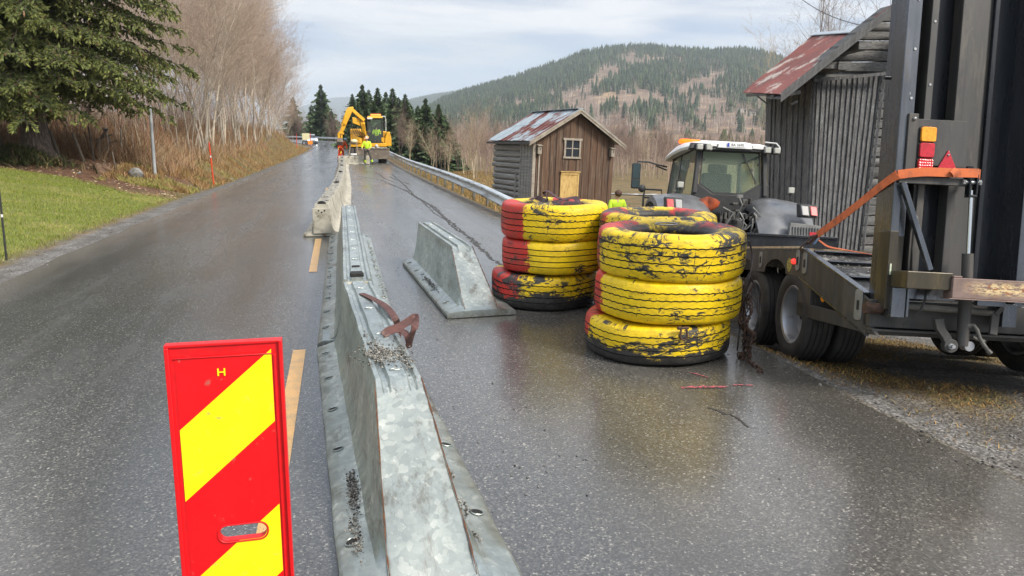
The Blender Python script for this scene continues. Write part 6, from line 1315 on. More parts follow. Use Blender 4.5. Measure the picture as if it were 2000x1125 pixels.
# thin thicket stems filling the wood edge
def stick_wood(name, P, h, col, seed, lean=.25, r=.012, branches=4):
    rg = np.random.default_rng(seed); n_ = len(P); P = np.asarray(P); H_ = rg.uniform(h[0], h[1], n_); a = rg.uniform(0, 6.28, n_); dr = np.stack([np.cos(a) * lean * rg.random(n_), np.sin(a) * lean * rg.random(n_), np.ones(n_)], 1); top = P + dr * H_[:, None]
    S = [(P, top, np.full(n_, r) * rg.uniform(.6, 1.6, n_), np.full(n_, r * .25))]
    for b in range(branches):
        t = rg.uniform(.3, .9, n_)[:, None]; q = P + dr * H_[:, None] * t; aa = rg.uniform(0, 6.28, n_); ln = H_ * rg.uniform(.12, .32, n_); q2 = q + np.stack([np.cos(aa) * .6, np.sin(aa) * .6, np.full(n_, .8)], 1) * ln[:, None]; S.append((q, q2, np.full(n_, r * .45), np.full(n_, r * .15)))
        q3 = q * .5 + q2 * .5; aa += 1.2; q4 = q3 + np.stack([np.cos(aa) * .5, np.sin(aa) * .5, np.full(n_, .7)], 1) * ln[:, None] * .55; S.append((q3, q4, np.full(n_, r * .3), np.full(n_, r * .12)))
    S = [np.concatenate([s_[i] for s_ in S]) for i in range(4)]; V, F = tubes_np(S, 3); cc = np.asarray(col)[rg.integers(0, len(col), len(S[0]))] * rg.uniform(.7, 1.3, (len(S[0]), 1)); o = npmesh(name, V, F, TWIG, np.repeat(cc, 6, 0)); o['kind'] = 'stuff'; return o
tp = scatter(2600, -30, -5.2, 30, 120, lambda X, Y, r: (XL(Y) - X > 3.0 + .6 * vnoise(X, Y, .5, 2)) & (XL(Y) - X < 22), 41, 1.5)
stick_wood('thicket', tp, (1.5, 4.2), [(.38, .29, .22), (.26, .19, .15), (.48, .40, .30), (.33, .20, .15)], 42, lean=.35, r=.014, branches=6)
# ---- big spruce
def spruce_big():
    e = empty('spruce_tree', (0, 0, 0), label='large dark spruce with drooping branches and thick trunk at the edge of the lawn', cat='tree'); rg = np.random.default_rng(3); rr = random.Random(6)
    mb = MB(); P = []; Rr = []
    for z in (-.3, 0, .25, .6, 1.2, 2, 3.5, 6, 9, 12, 15.5): P.append((.02 * math.sin(z), .02 * math.cos(z * .7), z)); Rr.append(.40 * (1 - z / 17) + (.20 * math.exp(-max(z, 0) * 3.0)))
    mb.tube(P, Rr, 20)
    for k in range(6): a = k * 1.05 + .3; mb.tube([(.3 * math.cos(a), .3 * math.sin(a), .35), (.55 * math.cos(a), .55 * math.sin(a), .05), (.95 * math.cos(a), .95 * math.sin(a), -.1)], [.14, .10, .03], 8)
    s = MatB('spruce_bark'); v = s.map((1, 1, .35)); c = s.mix(s.ramp(s.noise(9, 6, .7, v), [(.35, 0.), (.65, 1.)]), (.20, .155, .125), (.10, .075, .06)); c = s.mix(s.ramp(s.vor(14, v), [(.3, 0.), (.55, .7)]), c, (.07, .05, .042)); s.set('Base Color', c); s.set('Roughness', .9); s.bump(s.vor(16, v), .8, .03)
    mb.build('trunk', s.m, e)
    S = []; tuft_p = []; tuft_d = []; tuft_g = []; tuft_l = []
    nb = 0; z = 1.15
    while z < 14.5:
        z += .034 if z < 7.4 else .2; a = rr.uniform(0, 6.283); ln = min(1, .62 + .22 * max(0, z - 1.1)) * (5.3 * (1 - (z - 2) / 14.5) ** .75) * rr.uniform(.72, 1.12); d = np.array([math.cos(a), math.sin(a), 0.]); nseg = 14; droop = rr.uniform(.16, .34); prev = None; zz0 = z + .75 * (ln / 5)
        pts = []
        for i in range(nseg + 1):
            t = i / nseg; wob = np.array([rr.gauss(0, .03), rr.gauss(0, .03), 0]); pts.append(np.array([0, 0, zz0]) + d * ln * t + wob + np.array([0, 0, ln * (.10 * math.sin(t * 3) - droop * t ** 1.3 * 1.1 + .10 * t ** 4)]))
        for i in range(nseg): S.append((pts[i], pts[i + 1], .035 * (1 - i / nseg) + .004, .035 * (1 - (i + 1) / nseg) + .004))
        side = np.array([-d[1], d[0], 0.])
        nsec = int(ln / .066)
        for j in range(nsec):
            t = rr.uniform(.10, 1.0) if z < 7 else rr.uniform(.2, 1); k = min(nseg - 1, int(t * nseg)); q = pts[k] + (pts[k + 1] - pts[k]) * (t * nseg - k); sg_ = 1 if j % 2 else -1
            l2 = rr.uniform(.3, .95) * (1.15 - .55 * t) * min(1, ln / 3.5); fwd = rr.uniform(.2, .9); dd = d * fwd + side * sg_ * rr.uniform(.4, 1.0) + np.array([0, 0, -.1]); dd /= np.linalg.norm(dd); hang = rr.uniform(.6, 1.7)
            m_ = 6; pp = [q]
            for i in range(m_): dd2 = dd + np.array([0, 0, -hang * (i + .5) / m_ * 1.3]); dd2 /= np.linalg.norm(dd2); pp.append(pp[-1] + dd2 * l2 / m_)
            for i in range(m_): S.append((pp[i], pp[i + 1], .006, .004))
            nt = int(l2 / .05)
            for i in range(nt):
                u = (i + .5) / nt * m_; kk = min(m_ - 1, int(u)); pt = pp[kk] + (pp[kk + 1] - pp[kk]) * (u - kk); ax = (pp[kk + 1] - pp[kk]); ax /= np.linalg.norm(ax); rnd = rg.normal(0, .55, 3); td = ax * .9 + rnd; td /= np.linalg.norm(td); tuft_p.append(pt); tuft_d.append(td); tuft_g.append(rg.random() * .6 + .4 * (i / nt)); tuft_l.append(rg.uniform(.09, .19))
    a = list(zip(*S)); V, F = tubes_np((np.array(a[0]), np.array(a[1]), np.array(a[2]), np.array(a[3])), 3); rgc = rg.uniform(.6, 1.3, (len(S), 1)); npmesh('branches', V, F, TWIG, np.repeat(np.array([(.13, .105, .085)]) * rgc, 6, 0), parent=e)
    P = np.array(tuft_p); D_n = np.array(tuft_d); g = np.array(tuft_g)[:, None]; l_ = np.array(tuft_l)[:, None]; n_ = len(P)
    r1_ = rg.normal(0, 1, (n_, 3)); w1 = np.cross(D_n, r1_); w1 /= np.linalg.norm(w1, axis=1, keepdims=True); w2 = np.cross(D_n, w1); V = []
    for w_ in (w1, w2): wd = .03; V += [P, P + D_n * l_ * .35 + w_ * wd, P + D_n * l_, P + D_n * l_ * .35 - w_ * wd]
    V = np.stack(V, 1).reshape(-1, 3); b = 8 * np.arange(n_)[:, None]; F = np.concatenate([b + np.array([[0, 1, 2, 3]]), b + np.array([[4, 5, 6, 7]])])
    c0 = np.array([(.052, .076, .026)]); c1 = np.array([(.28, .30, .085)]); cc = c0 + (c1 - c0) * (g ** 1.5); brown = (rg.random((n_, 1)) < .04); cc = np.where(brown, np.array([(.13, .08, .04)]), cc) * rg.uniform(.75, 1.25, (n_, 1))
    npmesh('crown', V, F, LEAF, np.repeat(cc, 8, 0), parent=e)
    # cones hanging from the twig tips
    idx = rg.choice(n_, 46, replace=False); mb = MB()
    for i in idx:
        p = P[i]
        if np.hypot(p[0], p[1]) < 1.5: continue
        mb.lathe([(.002, -.15), (.016, -.13), (.022, -.08), (.016, -.02), (.003, 0)], 7, 'z', tuple(p))
    o = mb.build('cones', pbr('cone_brown', (.34, .20, .12), (.22, .12, .07), 30, (.7, .9)), e, norm=False); o['kind'] = 'stuff'
    return e
sp_ = spruce_big(); p = atD(72, 300, 24); sp_.location = (p.x, p.y, G1(p.x, p.y) + .02)
# heap of cut spruce branches at its foot
P = []; rg = np.random.default_rng(77); cpx = at(30, 318, 18); 
for k in range(2600): a, r_ = rg.uniform(0, 6.28), abs(rg.normal(0, .5)); x, y = cpx.x + 1.7 * r_ * math.cos(a), cpx.y + r_ * math.sin(a) * .8; P.append((x, y, G1(x, y) + max(0, .42 * (1 - r_ / 1.1)) * rg.random()))
bh = blades('branch_heap', P, (.12, .34), .03, [(.05, .075, .02), (.09, .10, .03), (.17, .12, .06), (.04, .05, .02)], 78, kind=None, lean=2.2); tag(bh, 'heap of cut green spruce branches at the foot of the big trunk', 'branch pile')
# ---- conifers in the middle distance
def conifer(seed, H, R0, dark=1.0, fine=1):
    rg = np.random.default_rng(seed); V = []; F = []; C = []; nT = int(H * 9 * fine)
    P = []; Dv = []; Ln = []; Wd = []
    for i in range(nT):
        t = i / nT; z = H * (.06 + .94 * t); R_ = R0 * (1 - t) ** .8 * (rg.uniform(.55, 1.2) + .25 * math.sin(i * .7 + seed)) + .06; nb = int(5 + 8 * (1 - t)); a0 = rg.uniform(0, 6.28)
        for k in range(nb):
            a = a0 + 6.283 * k / nb + rg.normal(0, .25); r_ = R_ * rg.uniform(.6, 1.1); tip = np.array([math.cos(a) * r_, math.sin(a) * r_, z - r_ * rg.uniform(.15, .5) + .1 * rg.random()]); base = np.array([0, 0, z + .02])
            d = tip - base; L_ = np.linalg.norm(d); d /= L_; s_ = np.cross(d, [0, 0, 1.]); s_ /= np.linalg.norm(s_)
            m_ = 4 if fine else 2
            for j in range(m_):
                u0 = .25 + .75 * j / m_; c = base + d * L_ * u0; w_ = (.30 * R_ * (1.25 - u0) + .05) * rg.uniform(.7, 1.3); dn_ = np.array([0, 0, -1.]) * rg.uniform(.1, .32) * (.4 + R_ * .35)
                for sg_ in (-1, 1):
                    b = len(V); V += [c, c + d * L_ * .22 + s_ * sg_ * w_ * .3, c + d * L_ * .18 + s_ * sg_ * w_ + dn_, c - d * L_ * .06 + s_ * sg_ * w_ * .55 + dn_ * 1.2]; F.append((b, b + 1, b + 2, b + 3)); g = rg.uniform(.55, 1.45) * dark; C += [(.030 * g, .046 * g, .020 * g)] * 4
    return np.array(V), np.array(F), np.array(C)
con = []
for sd_, H_, R0_ in ((1, 9.5, 2.7), (2, 8.5, 2.3), (3, 11, 2.8)): con.append(conifer(sd_, H_, R0_, 2.3))
cprot = [None] * 3
def put_con(vi, px, py_base, D, H_, label, group='conifers in the middle distance'):
    p = atD(px, py_base, D)
    if cprot[vi] is None:
        e = cprot[vi] = empty('conifer'); V, F, C = con[vi]; npmesh('crown', V, F, LEAF, C, parent=e); mb = MB(); h_ = (9.5, 8.5, 11)[vi]; mb.tube([(0, 0, -.5), (0, 0, h_ * .5), (0, 0, h_)], [.16, .09, .01], 8); mb.build('trunk', bpy.data.materials['spruce_bark'], e)
    else: e = copy_tree(cprot[vi])
    s_ = H_ / (9.5, 8.5, 11)[vi]; e.location = (p.x, p.y, G1(p.x, p.y) - .2); e.scale = (s_ * 1.3, s_ * 1.3, s_); e.rotation_euler = (0, 0, rr.uniform(0, 6.28)); tag(e, label, 'tree', group); return e
def hcon(px, ytop, D):       # height so that the tip reaches the given sight line
    p = atD(px, ytop, D); q = atD(px, 285, D); return p.z - (G1(q.x, q.y) - .2)
LB = 'dark spruce in the dense stand behind the excavator and guardrail'
for k, (vi, px, yt, D) in enumerate(((1, 577, 190, 185), (0, 632, 166, 168), (1, 612, 205, 180), (1, 650, 215, 160), (2, 692, 184, 105), (0, 712, 166, 108), (2, 724, 176, 112), (2, 741, 172, 106), (0, 757, 180, 110), (2, 770, 173, 104), (1, 781, 190, 96), (2, 702, 200, 98), (0, 733, 196, 100), (2, 794, 184, 92), (1, 804, 204, 94), (0, 833, 192, 84), (2, 858, 203, 78), (1, 846, 222, 82), (1, 818, 206, 90), (0, 869, 224, 80), (1, 812, 236, 76), (0, 700, 215, 100), (0, 717, 205, 96), (0, 748, 205, 94), (0, 762, 212, 92), (0, 786, 222, 86), (0, 826, 232, 78), (0, 852, 236, 74), (1, 876, 240, 76))):
    lab = {0: 'small spruce showing above the thicket at the far left of the bend', 1: 'lone tall spruce standing above the far bend of the road'}.get(k, LB); put_con(vi, px, 285, D, hcon(px, yt, D), lab, None if k < 2 else 'dark spruces behind the excavator')
# bare trees around and behind the shed
RB = 'bare leafless tree in the brown wood behind the shed'
vari += [tree_mesh('t', 31, 9, 2, .15, (.46, .38, .27), (.40, .31, .22), r0=.09), tree_mesh('t', 32, 8, 3, .25, (.26, .20, .17), (.22, .15, .125), r0=.06), tree_mesh('t', 33, 9.0, 3, .35, (.22, .19, .17), (.25, .21, .19), r0=.16, dens_=.8)]
g2 = 'leafless trees behind the shed'
for k, (vi, px, D, H_) in enumerate(((5, 925, 62, 6.0), (5, 905, 70, 5.2), (6, 948, 66, 5), (5, 1262, 72, 4.8), (6, 1200, 66, 5.0), (6, 1225, 70, 5.4), (6, 1285, 74, 5.2), (6, 890, 80, 5.0), (6, 1310, 80, 5.0), (6, 1240, 62, 4.6), (6, 935, 75, 6), (5, 1180, 76, 5), (5, 700, 130, 6), (6, 670, 155, 7), (6, 590, 180, 8), (6, 605, 176, 7), (6, 645, 165, 7), (6, 660, 158, 7), (5, 845, 68, 4.5), (5, 875, 66, 4.2), (5, 800, 74, 4.5), (6, 780, 78, 5))):
    p = atD(px, 300, D); o = put_tree(vi, p.x, p.y, H_ / (9, 8)[vi - 5], rr.uniform(0, 6.28), 'tall pale golden leafless tree to the left of the small shed' if k == 0 else RB, group=None if k == 0 else g2)
p = atD(1668, 200, 34); o = put_tree(7, p.x, p.y, 1.22, .6, 'bare spreading tree rising behind the barn roof', group=None); p = atD(1556, 200, 30); o = put_tree(5, p.x, p.y, .88, 2.1, 'thin bare sapling rising left of the barn roof', group=None)
# brown wood in the valley: one mass
def fillwood(n_, x0, x1, D0, D1, seed):
    rg = np.random.default_rng(seed); px = rg.uniform(x0, x1, n_); D = D0 + (D1 - D0) * rg.random(n_) ** .8; out = []
    for a, d in zip(px, D): p = atD(a, 300, d); out.append((p.x, p.y))
    out = np.array(out); X, Y = out[:, 0], out[:, 1]; k = (X - XR(Y) > 5); X, Y = X[k], Y[k]; return np.stack([X, Y, ground(X, Y) - .2], 1)
stick_wood('leafless_wood', fillwood(5200, 640, 1800, 62, 230, 51), (2.5, 6.2), [(.23, .155, .13), (.30, .22, .18), (.17, .12, .105), (.38, .31, .25)], 52, lean=.2, r=.030, branches=7)
fw = fillwood(900, 560, 700, 125, 220, 53) if False else None
rg = np.random.default_rng(54); n_ = 900; yy_b = rg.uniform(112, 260, n_); xx_b = np.interp(yy_b, _yl, _xl) - rg.uniform(-18, 40, n_); kk = ((xx_b < np.interp(yy_b, _yl, _xl) - 2) & (xx_b / yy_b < -.085)) | (xx_b > np.interp(yy_b, _yr, _xr) + 3)
xx_b, yy_b = xx_b[kk], yy_b[kk]; stick_wood('leafless_wood', np.stack([xx_b, yy_b, ground(xx_b, yy_b) - .2], 1), (3, 7.5), [(.20, .14, .12), (.28, .21, .18), (.13, .11, .10)], 55, lean=.2, r=.035, branches=7)
# ================================================================ HILLS
def hillmesh(name, crest, D0, Dc, D1, z0, mat, naz=260, nd=70, seed=1, rough=1.0):
    az = np.linspace(crest[0][0], crest[-1][0], naz); el = np.interp(az, [c[0] for c in crest], [c[1] for c in crest]); t = np.linspace(0, 1, nd); V = []
    def hz_(azd, D):
        e_ = np.interp(azd, [c[0] for c in crest], [c[1] for c in crest]); top = np.tan(np.radians(e_)) * Dc + CAMH
        u = (D - D0) / (Dc - D0); pr = np.where(u < 1, np.clip(u, 0, 1) ** 1.25 * (1.0) , 1 - .5 * ((D - Dc) / (D1 - Dc)) ** 2); x = D * np.sin(np.radians(azd)); y = D * np.cos(np.radians(azd))
        return z0 + (top - z0) * pr + rough * (7 * vnoise(x, y, .006, seed) + 3 * vnoise(x, y, .02, seed + 1)) * np.clip(u, 0, 1) * np.clip(1.15 - u, .1, 1)
    Dg = D0 + (D1 - D0) * t; A_, B_ = np.meshgrid(az, Dg); Z = hz_(A_, B_); V = np.stack([B_ * np.sin(np.radians(A_)), B_ * np.cos(np.radians(A_)), Z], -1).reshape(-1, 3)
    i = (np.arange(naz - 1)[None, :] + naz * np.arange(nd - 1)[:, None]).ravel(); F = np.stack([i, i + 1, i + 1 + naz, i + naz], 1); o = npmesh(name, V, F, mat, smooth=True); o['kind'] = 'structure'; return hz_
s = MatB('hill_ground'); c = s.mix(s.ramp(s.noise(.012, 6, .65), [(.4, 0.), (.6, 1.)]), (.20, .14, .10), (.115, .085, .065)); c = s.mix(s.ramp(s.noise(.05, 7, .7, s.map((1, 1, 2))), [(.52, 0.), (.62, 1.)]), c, (.36, .25, .14)); s.set('Base Color', c); s.set('Roughness', .95); HILLG = s.m
HC = [(3.9, .3), (5.5, 1.2), (7.0, 2.05), (7.97, 2.6), (9.31, 3.1), (11.23, 3.62), (13.15, 4.15), (15.06, 4.8), (16.95, 5.4), (18.46, 5.95), (19.95, 6.25), (21.5, 6.35), (23.29, 6.35), (26.21, 6.0), (28.01, 5.9), (29.5, 6.0), (30.81, 5.85), (32.21, 5.4), (33.61, 4.7), (35.65, 4.1), (38.27, 3.5), (44.3, 2.6), (60, 2.2), (75, 1.5)]
hz1 = hillmesh('forested_hill', HC, 430, 1350, 2300, -9, HILLG)
FARM = pbr('far_hill_forest', (.035, .055, .03), (.06, .07, .045), .01, (.9, 1), detail=8)
hz2 = hillmesh('middle_hill', [(.5, .2), (2.5, 1.0), (3.96, 2.05), (5.49, 2.69), (7.4, 3.11), (8.74, 3.3), (11.23, 3.46), (13.15, 3.39), (18, 2)], 1500, 3300, 4500, -9, FARM, seed=4, nd=40)
hz3 = hillmesh('far_mountain', [(-14, 1.2), (-9, 1.0), (-5, 1.1), (-3.39, 1.5), (-2.47, 2.11), (-1.18, 2.56), (-.08, 2.83), (1.2, 2.88), (2.49, 2.6), (3.98, 2.42), (5.48, 2.06), (8, 1.2)], 4200, 7000, 8500, -9, FARM, seed=6, nd=40)
# forest on the hill: conifers and pale leafless trees, one mass each
def cones(name, P, H_, col, seed, tiers=4, nseg=5, wide=.20):
    rg = np.random.default_rng(seed); n_ = len(P); V = []; F = []; C = []; h = rg.uniform(H_[0], H_[1], n_); w_ = h * rg.uniform(wide * .7, wide * 1.3, n_)
    cc = np.asarray(col)[rg.integers(0, len(col), n_)] * rg.uniform(.65, 1.35, (n_, 1)); vs = []; per = tiers * (nseg + 1); fs = []
    for k in range(tiers):
        zb = .08 + .80 * k / tiers; zt = min(1, zb + .42 + .1 * k / tiers); ra = (1 - .8 * k / tiers); a0 = rg.uniform(0, 6.28, n_)
        for j in range(nseg): a = a0 + 2 * math.pi * j / nseg; rj = w_ * ra * rg.uniform(.6, 1.3, n_); vs.append(np.stack([P[:, 0] + np.cos(a) * rj, P[:, 1] + np.sin(a) * rj, P[:, 2] + h * (zb + rg.uniform(-.05, .05, n_))], 1))
        vs.append(np.stack([P[:, 0], P[:, 1], P[:, 2] + h * zt], 1)); b = k * (nseg + 1); fs += [(b + j, b + (j + 1) % nseg, b + nseg) for j in range(nseg)]
    V = np.stack(vs, 1).reshape(-1, 3); F = (np.array(fs)[None] + per * np.arange(n_)[:, None, None]).reshape(-1, 3); o = npmesh(name, V, F, LEAF, np.repeat(cc, per, 0)); o['kind'] = 'stuff'; return o
def hillpts(n_, seed, hz_, a0, a1, D0, D1, Dc, crest):
    rg = np.random.default_rng(seed); az = rg.uniform(a0, a1, n_); D = D0 + (D1 - D0) * rg.random(n_) ** .9; z = hz_(az, D); u = (D - 430) / (1350 - 430); return az, D, u, z, rg
az, D, u, z, rg = hillpts(30000, 61, hz1, 4, 48, 560, 1480, 1350, HC)
def clump(az, u, f, sd_): return vnoise(az * f, u * 14 * f, 1, sd_)
clear = np.exp(-(((az - 25.0) / 2.6) ** 2 + ((u - .86) / .10) ** 2)) + .9 * np.exp(-(((az - 20.8 - (u - .7) * 9) / 1.3) ** 2 + ((u - .66) / .16) ** 2)) + .8 * np.exp(-(((az - 13.5) / 3.5) ** 2 + ((u - .52) / .06) ** 2)) + .8 * np.exp(-(((az - 22.5) / 3.0) ** 2 + ((u - .40) / .07) ** 2)) + .55 * np.exp(-(((az - 27.5) / 1.8) ** 2 + ((u - .55) / .15) ** 2))
con_p = np.clip(.60 + .62 * clump(az, u, .5, 3) + .45 * clump(az, u, 1.7, 5) + 1.3 * (u - .5) - 1.3 * clear, 0, 1) * np.where(u < .16, .15, 1); con_p = np.where(az < 9, np.clip(con_p + .3, 0, 1), con_p)
k = rg.random(len(az)) < con_p; Pc = np.stack([D * np.sin(np.radians(az)), D * np.cos(np.radians(az)), z - 1], 1)
cones('conifer_forest', Pc[k], (7, 16), [(.030, .052, .026), (.040, .060, .030), (.022, .040, .024), (.055, .075, .035)], 62)
k2 = (~k) & (rg.random(len(az)) < np.clip(.75 - .75 * clear, .04, 1)); Pb = Pc[k2][:11000]
stick_wood('leafless_wood', Pb, (5, 12), [(.28, .21, .18), (.36, .29, .24), (.22, .16, .145), (.50, .44, .38)], 63, lean=.12, r=.20, branches=3)
az, D, u, z, rg = hillpts(9000, 65, hz2, 2.6, 12, 2300, 3500, 3300, HC); Pm = np.stack([D * np.sin(np.radians(az)), D * np.cos(np.radians(az)), z - 2], 1); cones('conifer_forest', Pm, (10, 18), [(.035, .055, .03), (.045, .065, .035)], 66, tiers=2, nseg=4, wide=.3)
az = rg.uniform(-4.5, 6, 9000); D = rg.uniform(5900, 7150, 9000); z = hz3(az, D); Pm = np.stack([D * np.sin(np.radians(az)), D * np.cos(np.radians(az)), z - 3], 1); cones('conifer_forest', Pm, (12, 22), [(.035, .055, .03), (.045, .065, .035)], 67, tiers=2, nseg=4, wide=.35)
# conifers dotted over the valley floor
fp = fillwood(90, 880, 1500, 150, 420, 68); cones('conifer_forest', fp, (4, 9), [(.030, .052, .026), (.045, .065, .03)], 69, tiers=6, nseg=7, wide=.22)
# frozen river glimpsed in the valley, stubble field slope by the farm
ICE = pbr('river_ice', (.60, .62, .64), (.40, .38, .34), .9, (.5, .7), dirt=(.17, .14, .10), dpos=(.44, .54), dscale=1.3); mb = MB(); rings = []
pts = [(940, 384, 46), (1160, 385, 46), (1200, 386, 46), (1260, 386, 46), (1330, 386, 47)]
for px, py, D_r in pts: q = atD(px, py, D_r); g_z = G1(q.x, q.y) + .05; q2 = atD(px, py, D_r + 1.0); rings.append([(q.x, q.y, g_z), (q2.x, q2.y, G1(q2.x, q2.y) + .05)])
mb.loft(rings, cap=False, closed=False); tag(mb.build('snow_patch', ICE, norm=False), kind='structure')
# ================================================================ POLES, POSTS, STONES ON THE LEFT
def pole(name, px, py, D, h, r, bands, label, cat, lean=(0, 0), group=None, foot=None):
    p = at(px, py) if D is None else atD(px, py, D); p.z = G1(p.x, p.y); e = empty(name, p, (lean[0], lean[1], 0), label, cat, group)
    z = -.2
    for k, (z1, mt, nm) in enumerate(bands): mb = MB(); mb.tube([(0, 0, z), (0, 0, z1)], r * (1 - .0 * k), 10); mb.build(nm, mt, e); z = z1 + .0
    return e
ORP = pbr('orange_red_plastic', (.75, .07, .02), (.6, .05, .015), 8, (.4, .6)); REFW = pbr('white_reflector', (.8, .8, .78), None, 8, (.3, .4)); GALVP = pbr('galvanised_pole', (.50, .52, .53), (.38, .40, .41), 4, (.4, .6), .4)
pole('marker_pole', 418, 363, None, 1.5, .025, [(1.05, ORP, 'stake'), (1.12, REFW, 'reflector_band'), (1.60, ORP, 'stake_top')], 'orange red snow pole with white band beside the road edge', 'marker pole', (0, R(-2)))
pole('marker_pole', 581, 303, 86, 1.5, .035, [(1.7, ORP, 'stake')], 'far orange snow pole where the bank meets the bend', 'marker pole')
pole('steel_pole', 303, 343, None, 3, .055, [(2.3, GALVP, 'tube'), (2.32, GALVP, 'cap')], 'plain grey galvanised steel pole standing at the foot of the spruce foliage', 'pole', (0, R(1)))
pole('marker_stake', 13, 509, None, 1, .014, [(.62, DKP, 'stake'), (.66, REFW, 'reflector_band'), (1.02, DKP, 'stake_top')], 'thin black marker stake with white band at the left lawn edge', 'marker pole', (0, R(1.5)))
FW = woodmat('old_fence_wood', (.20, .165, .12), (.13, .11, .085), (.06, .05, .04), sc=(8, 8, .8)); FWD = woodmat('dark_stake_wood', (.07, .055, .045), (.045, .036, .03), (.12, .1, .08), sc=(8, 8, .8))
for k, (px, py, h, r_, lx, mt, lab) in enumerate(((117, 312, 1.02, .055, -11, FW, 'leaning mossy fence post right of the big spruce trunk'), (164, 316, .98, .05, -14, FW, 'leaning brown fence post, second to the right of the spruce trunk'), (184, 314, 1.15, .035, -3, FWD, 'dark upright stake beside the weathered boards'), (178, 302, .8, .03, -9, FWD, 'short dark stake leaning on the weathered boards'),
                                                (193, 312, .72, .035, 8, FW, 'short grey stake leaning right among the boards'), (212, 310, .9, .03, 3, PALEW, 'thin pale stake in front of the brown brush'), (237, 310, 1.05, .035, 5, PALEW, 'pale split fence post in the brown brush'), (226, 334, .62, .03, -4, FW, 'short grey stake by the tree stump'), (5, 300, .95, .06, -6, FW, 'fence post at the left frame edge behind the branch heap'),
                                                (261, 300, .75, .025, 1, PALEW, 'small pale stake standing in the brown brush'))):
    p = at(px, py); e = empty('fence_post', p, (R(2), R(lx), 0), lab, 'fence post'); mb = MB(); mb.tube([(0, 0, -.2), (.008, 0, h * .5), (0, 0, h)], [r_, r_ * .95, r_ * .85], 8); mb.build('stake', mt, e, smooth=False)
p = at(200, 305); e = empty('board_pile', p, (0, 0, 0), 'grey weathered boards leaning together behind the tree stump', 'boards'); mb = MB(); mb.bar((-.35, .1, .1), (.25, 0, .95), .16, .03); mb.bar((.45, 0, 0), (.1, .1, 1.0), .15, .03); mb.bar((-.5, .05, .45), (.4, .05, .75), .12, .03); mb.bar((-.3, 0, .1), (.5, .1, .55), .10, .03); mb.build('board', GREYW, e, smooth=False)
p = at(192, 334); e = empty('tree_stump', p, (0, 0, 0), 'split brown tree stump lying on the needle covered soil', 'tree stump'); rr = random.Random(2); mb = MB()
mb.loft([[(r_ * math.cos(a) * (1 + .2 * math.sin(3 * a)) + ox, r_ * .8 * math.sin(a) * (1 + .15 * math.cos(4 * a)), z) for a in np.linspace(0, 6.283, 13)[:-1]] for r_, z, ox in ((.32, -.1, .1), (.26, .08, .05), (.20, .20, 0), (.17, .27, -.03), (.10, .30, -.04))])
mb.loft([[(x + .09 * math.cos(a) * k, .08 * math.sin(a) * k, z + .07 * math.sin(a + 1) * k) for a in np.linspace(0, 6.283, 9)[:-1]] for x, z, k in ((.1, .2, 1.2), (.3, .14, 1.0), (.5, .04, .6), (.66, .0, .3))])
mb.build('stump_wood', woodmat('stump_wood_m', (.22, .13, .08), (.11, .06, .04), (.45, .35, .24), sc=(9, 9, 9)), e, ang=60); e.scale = (.72, .72, .8)
def rock(px, py, r_, sq, label, mat):
    p = at(px, py); e = empty('rock', p, (0, 0, .4), label, 'rock'); bm = bmesh.new(); bmesh.ops.create_icosphere(bm, subdivisions=4, radius=r_)
    for v in bm.verts: n_ = v.co.normalized(); v.co *= 1 + .14 * math.sin(3.1 * n_.x + 2 * n_.y + r_ * 9) + .09 * math.sin(7 * n_.y + 4 * n_.z) + .04 * math.sin(15 * n_.x + 11 * n_.z); v.co.z *= sq; v.co.z += r_ * sq * .45
    me = bpy.data.meshes.new('boulder'); bm.to_mesh(me); bm.free(); me.shade_smooth(); me.materials.append(mat); o = bpy.data.objects.new('boulder', me); COL.objects.link(o); o.parent = e; return e
STN = pbr('grey_rock', (.28, .27, .26), (.17, .17, .16), 8, (.8, .95), bump=.6, bscale=20, dirt=(.10, .10, .05), dpos=(.55, .65), dscale=6)
rock(266, 346, .24, .75, 'rounded grey boulder between the tree stump and the steel pole', STN); rock(155, 340, .06, .6, 'small brown stone on the soil left of the stump', STN); rock(452, 352, .10, .6, 'small grey stone on the verge right of the orange snow pole', STN)
# power line over the barn
mb = MB(); a, b = atD(1560, -6, 26), atD(1760, 58, 17); mb.tube([a.lerp(b, t) + Vector((0, 0, -1.0 * t * (1 - t))) for t in np.linspace(-1.2, 1.02, 24)], .011, 6)
o = mb.build('power_cable', BLACKRUB); tag(o, 'thin black overhead cable sagging down to the barn gable', 'cable')
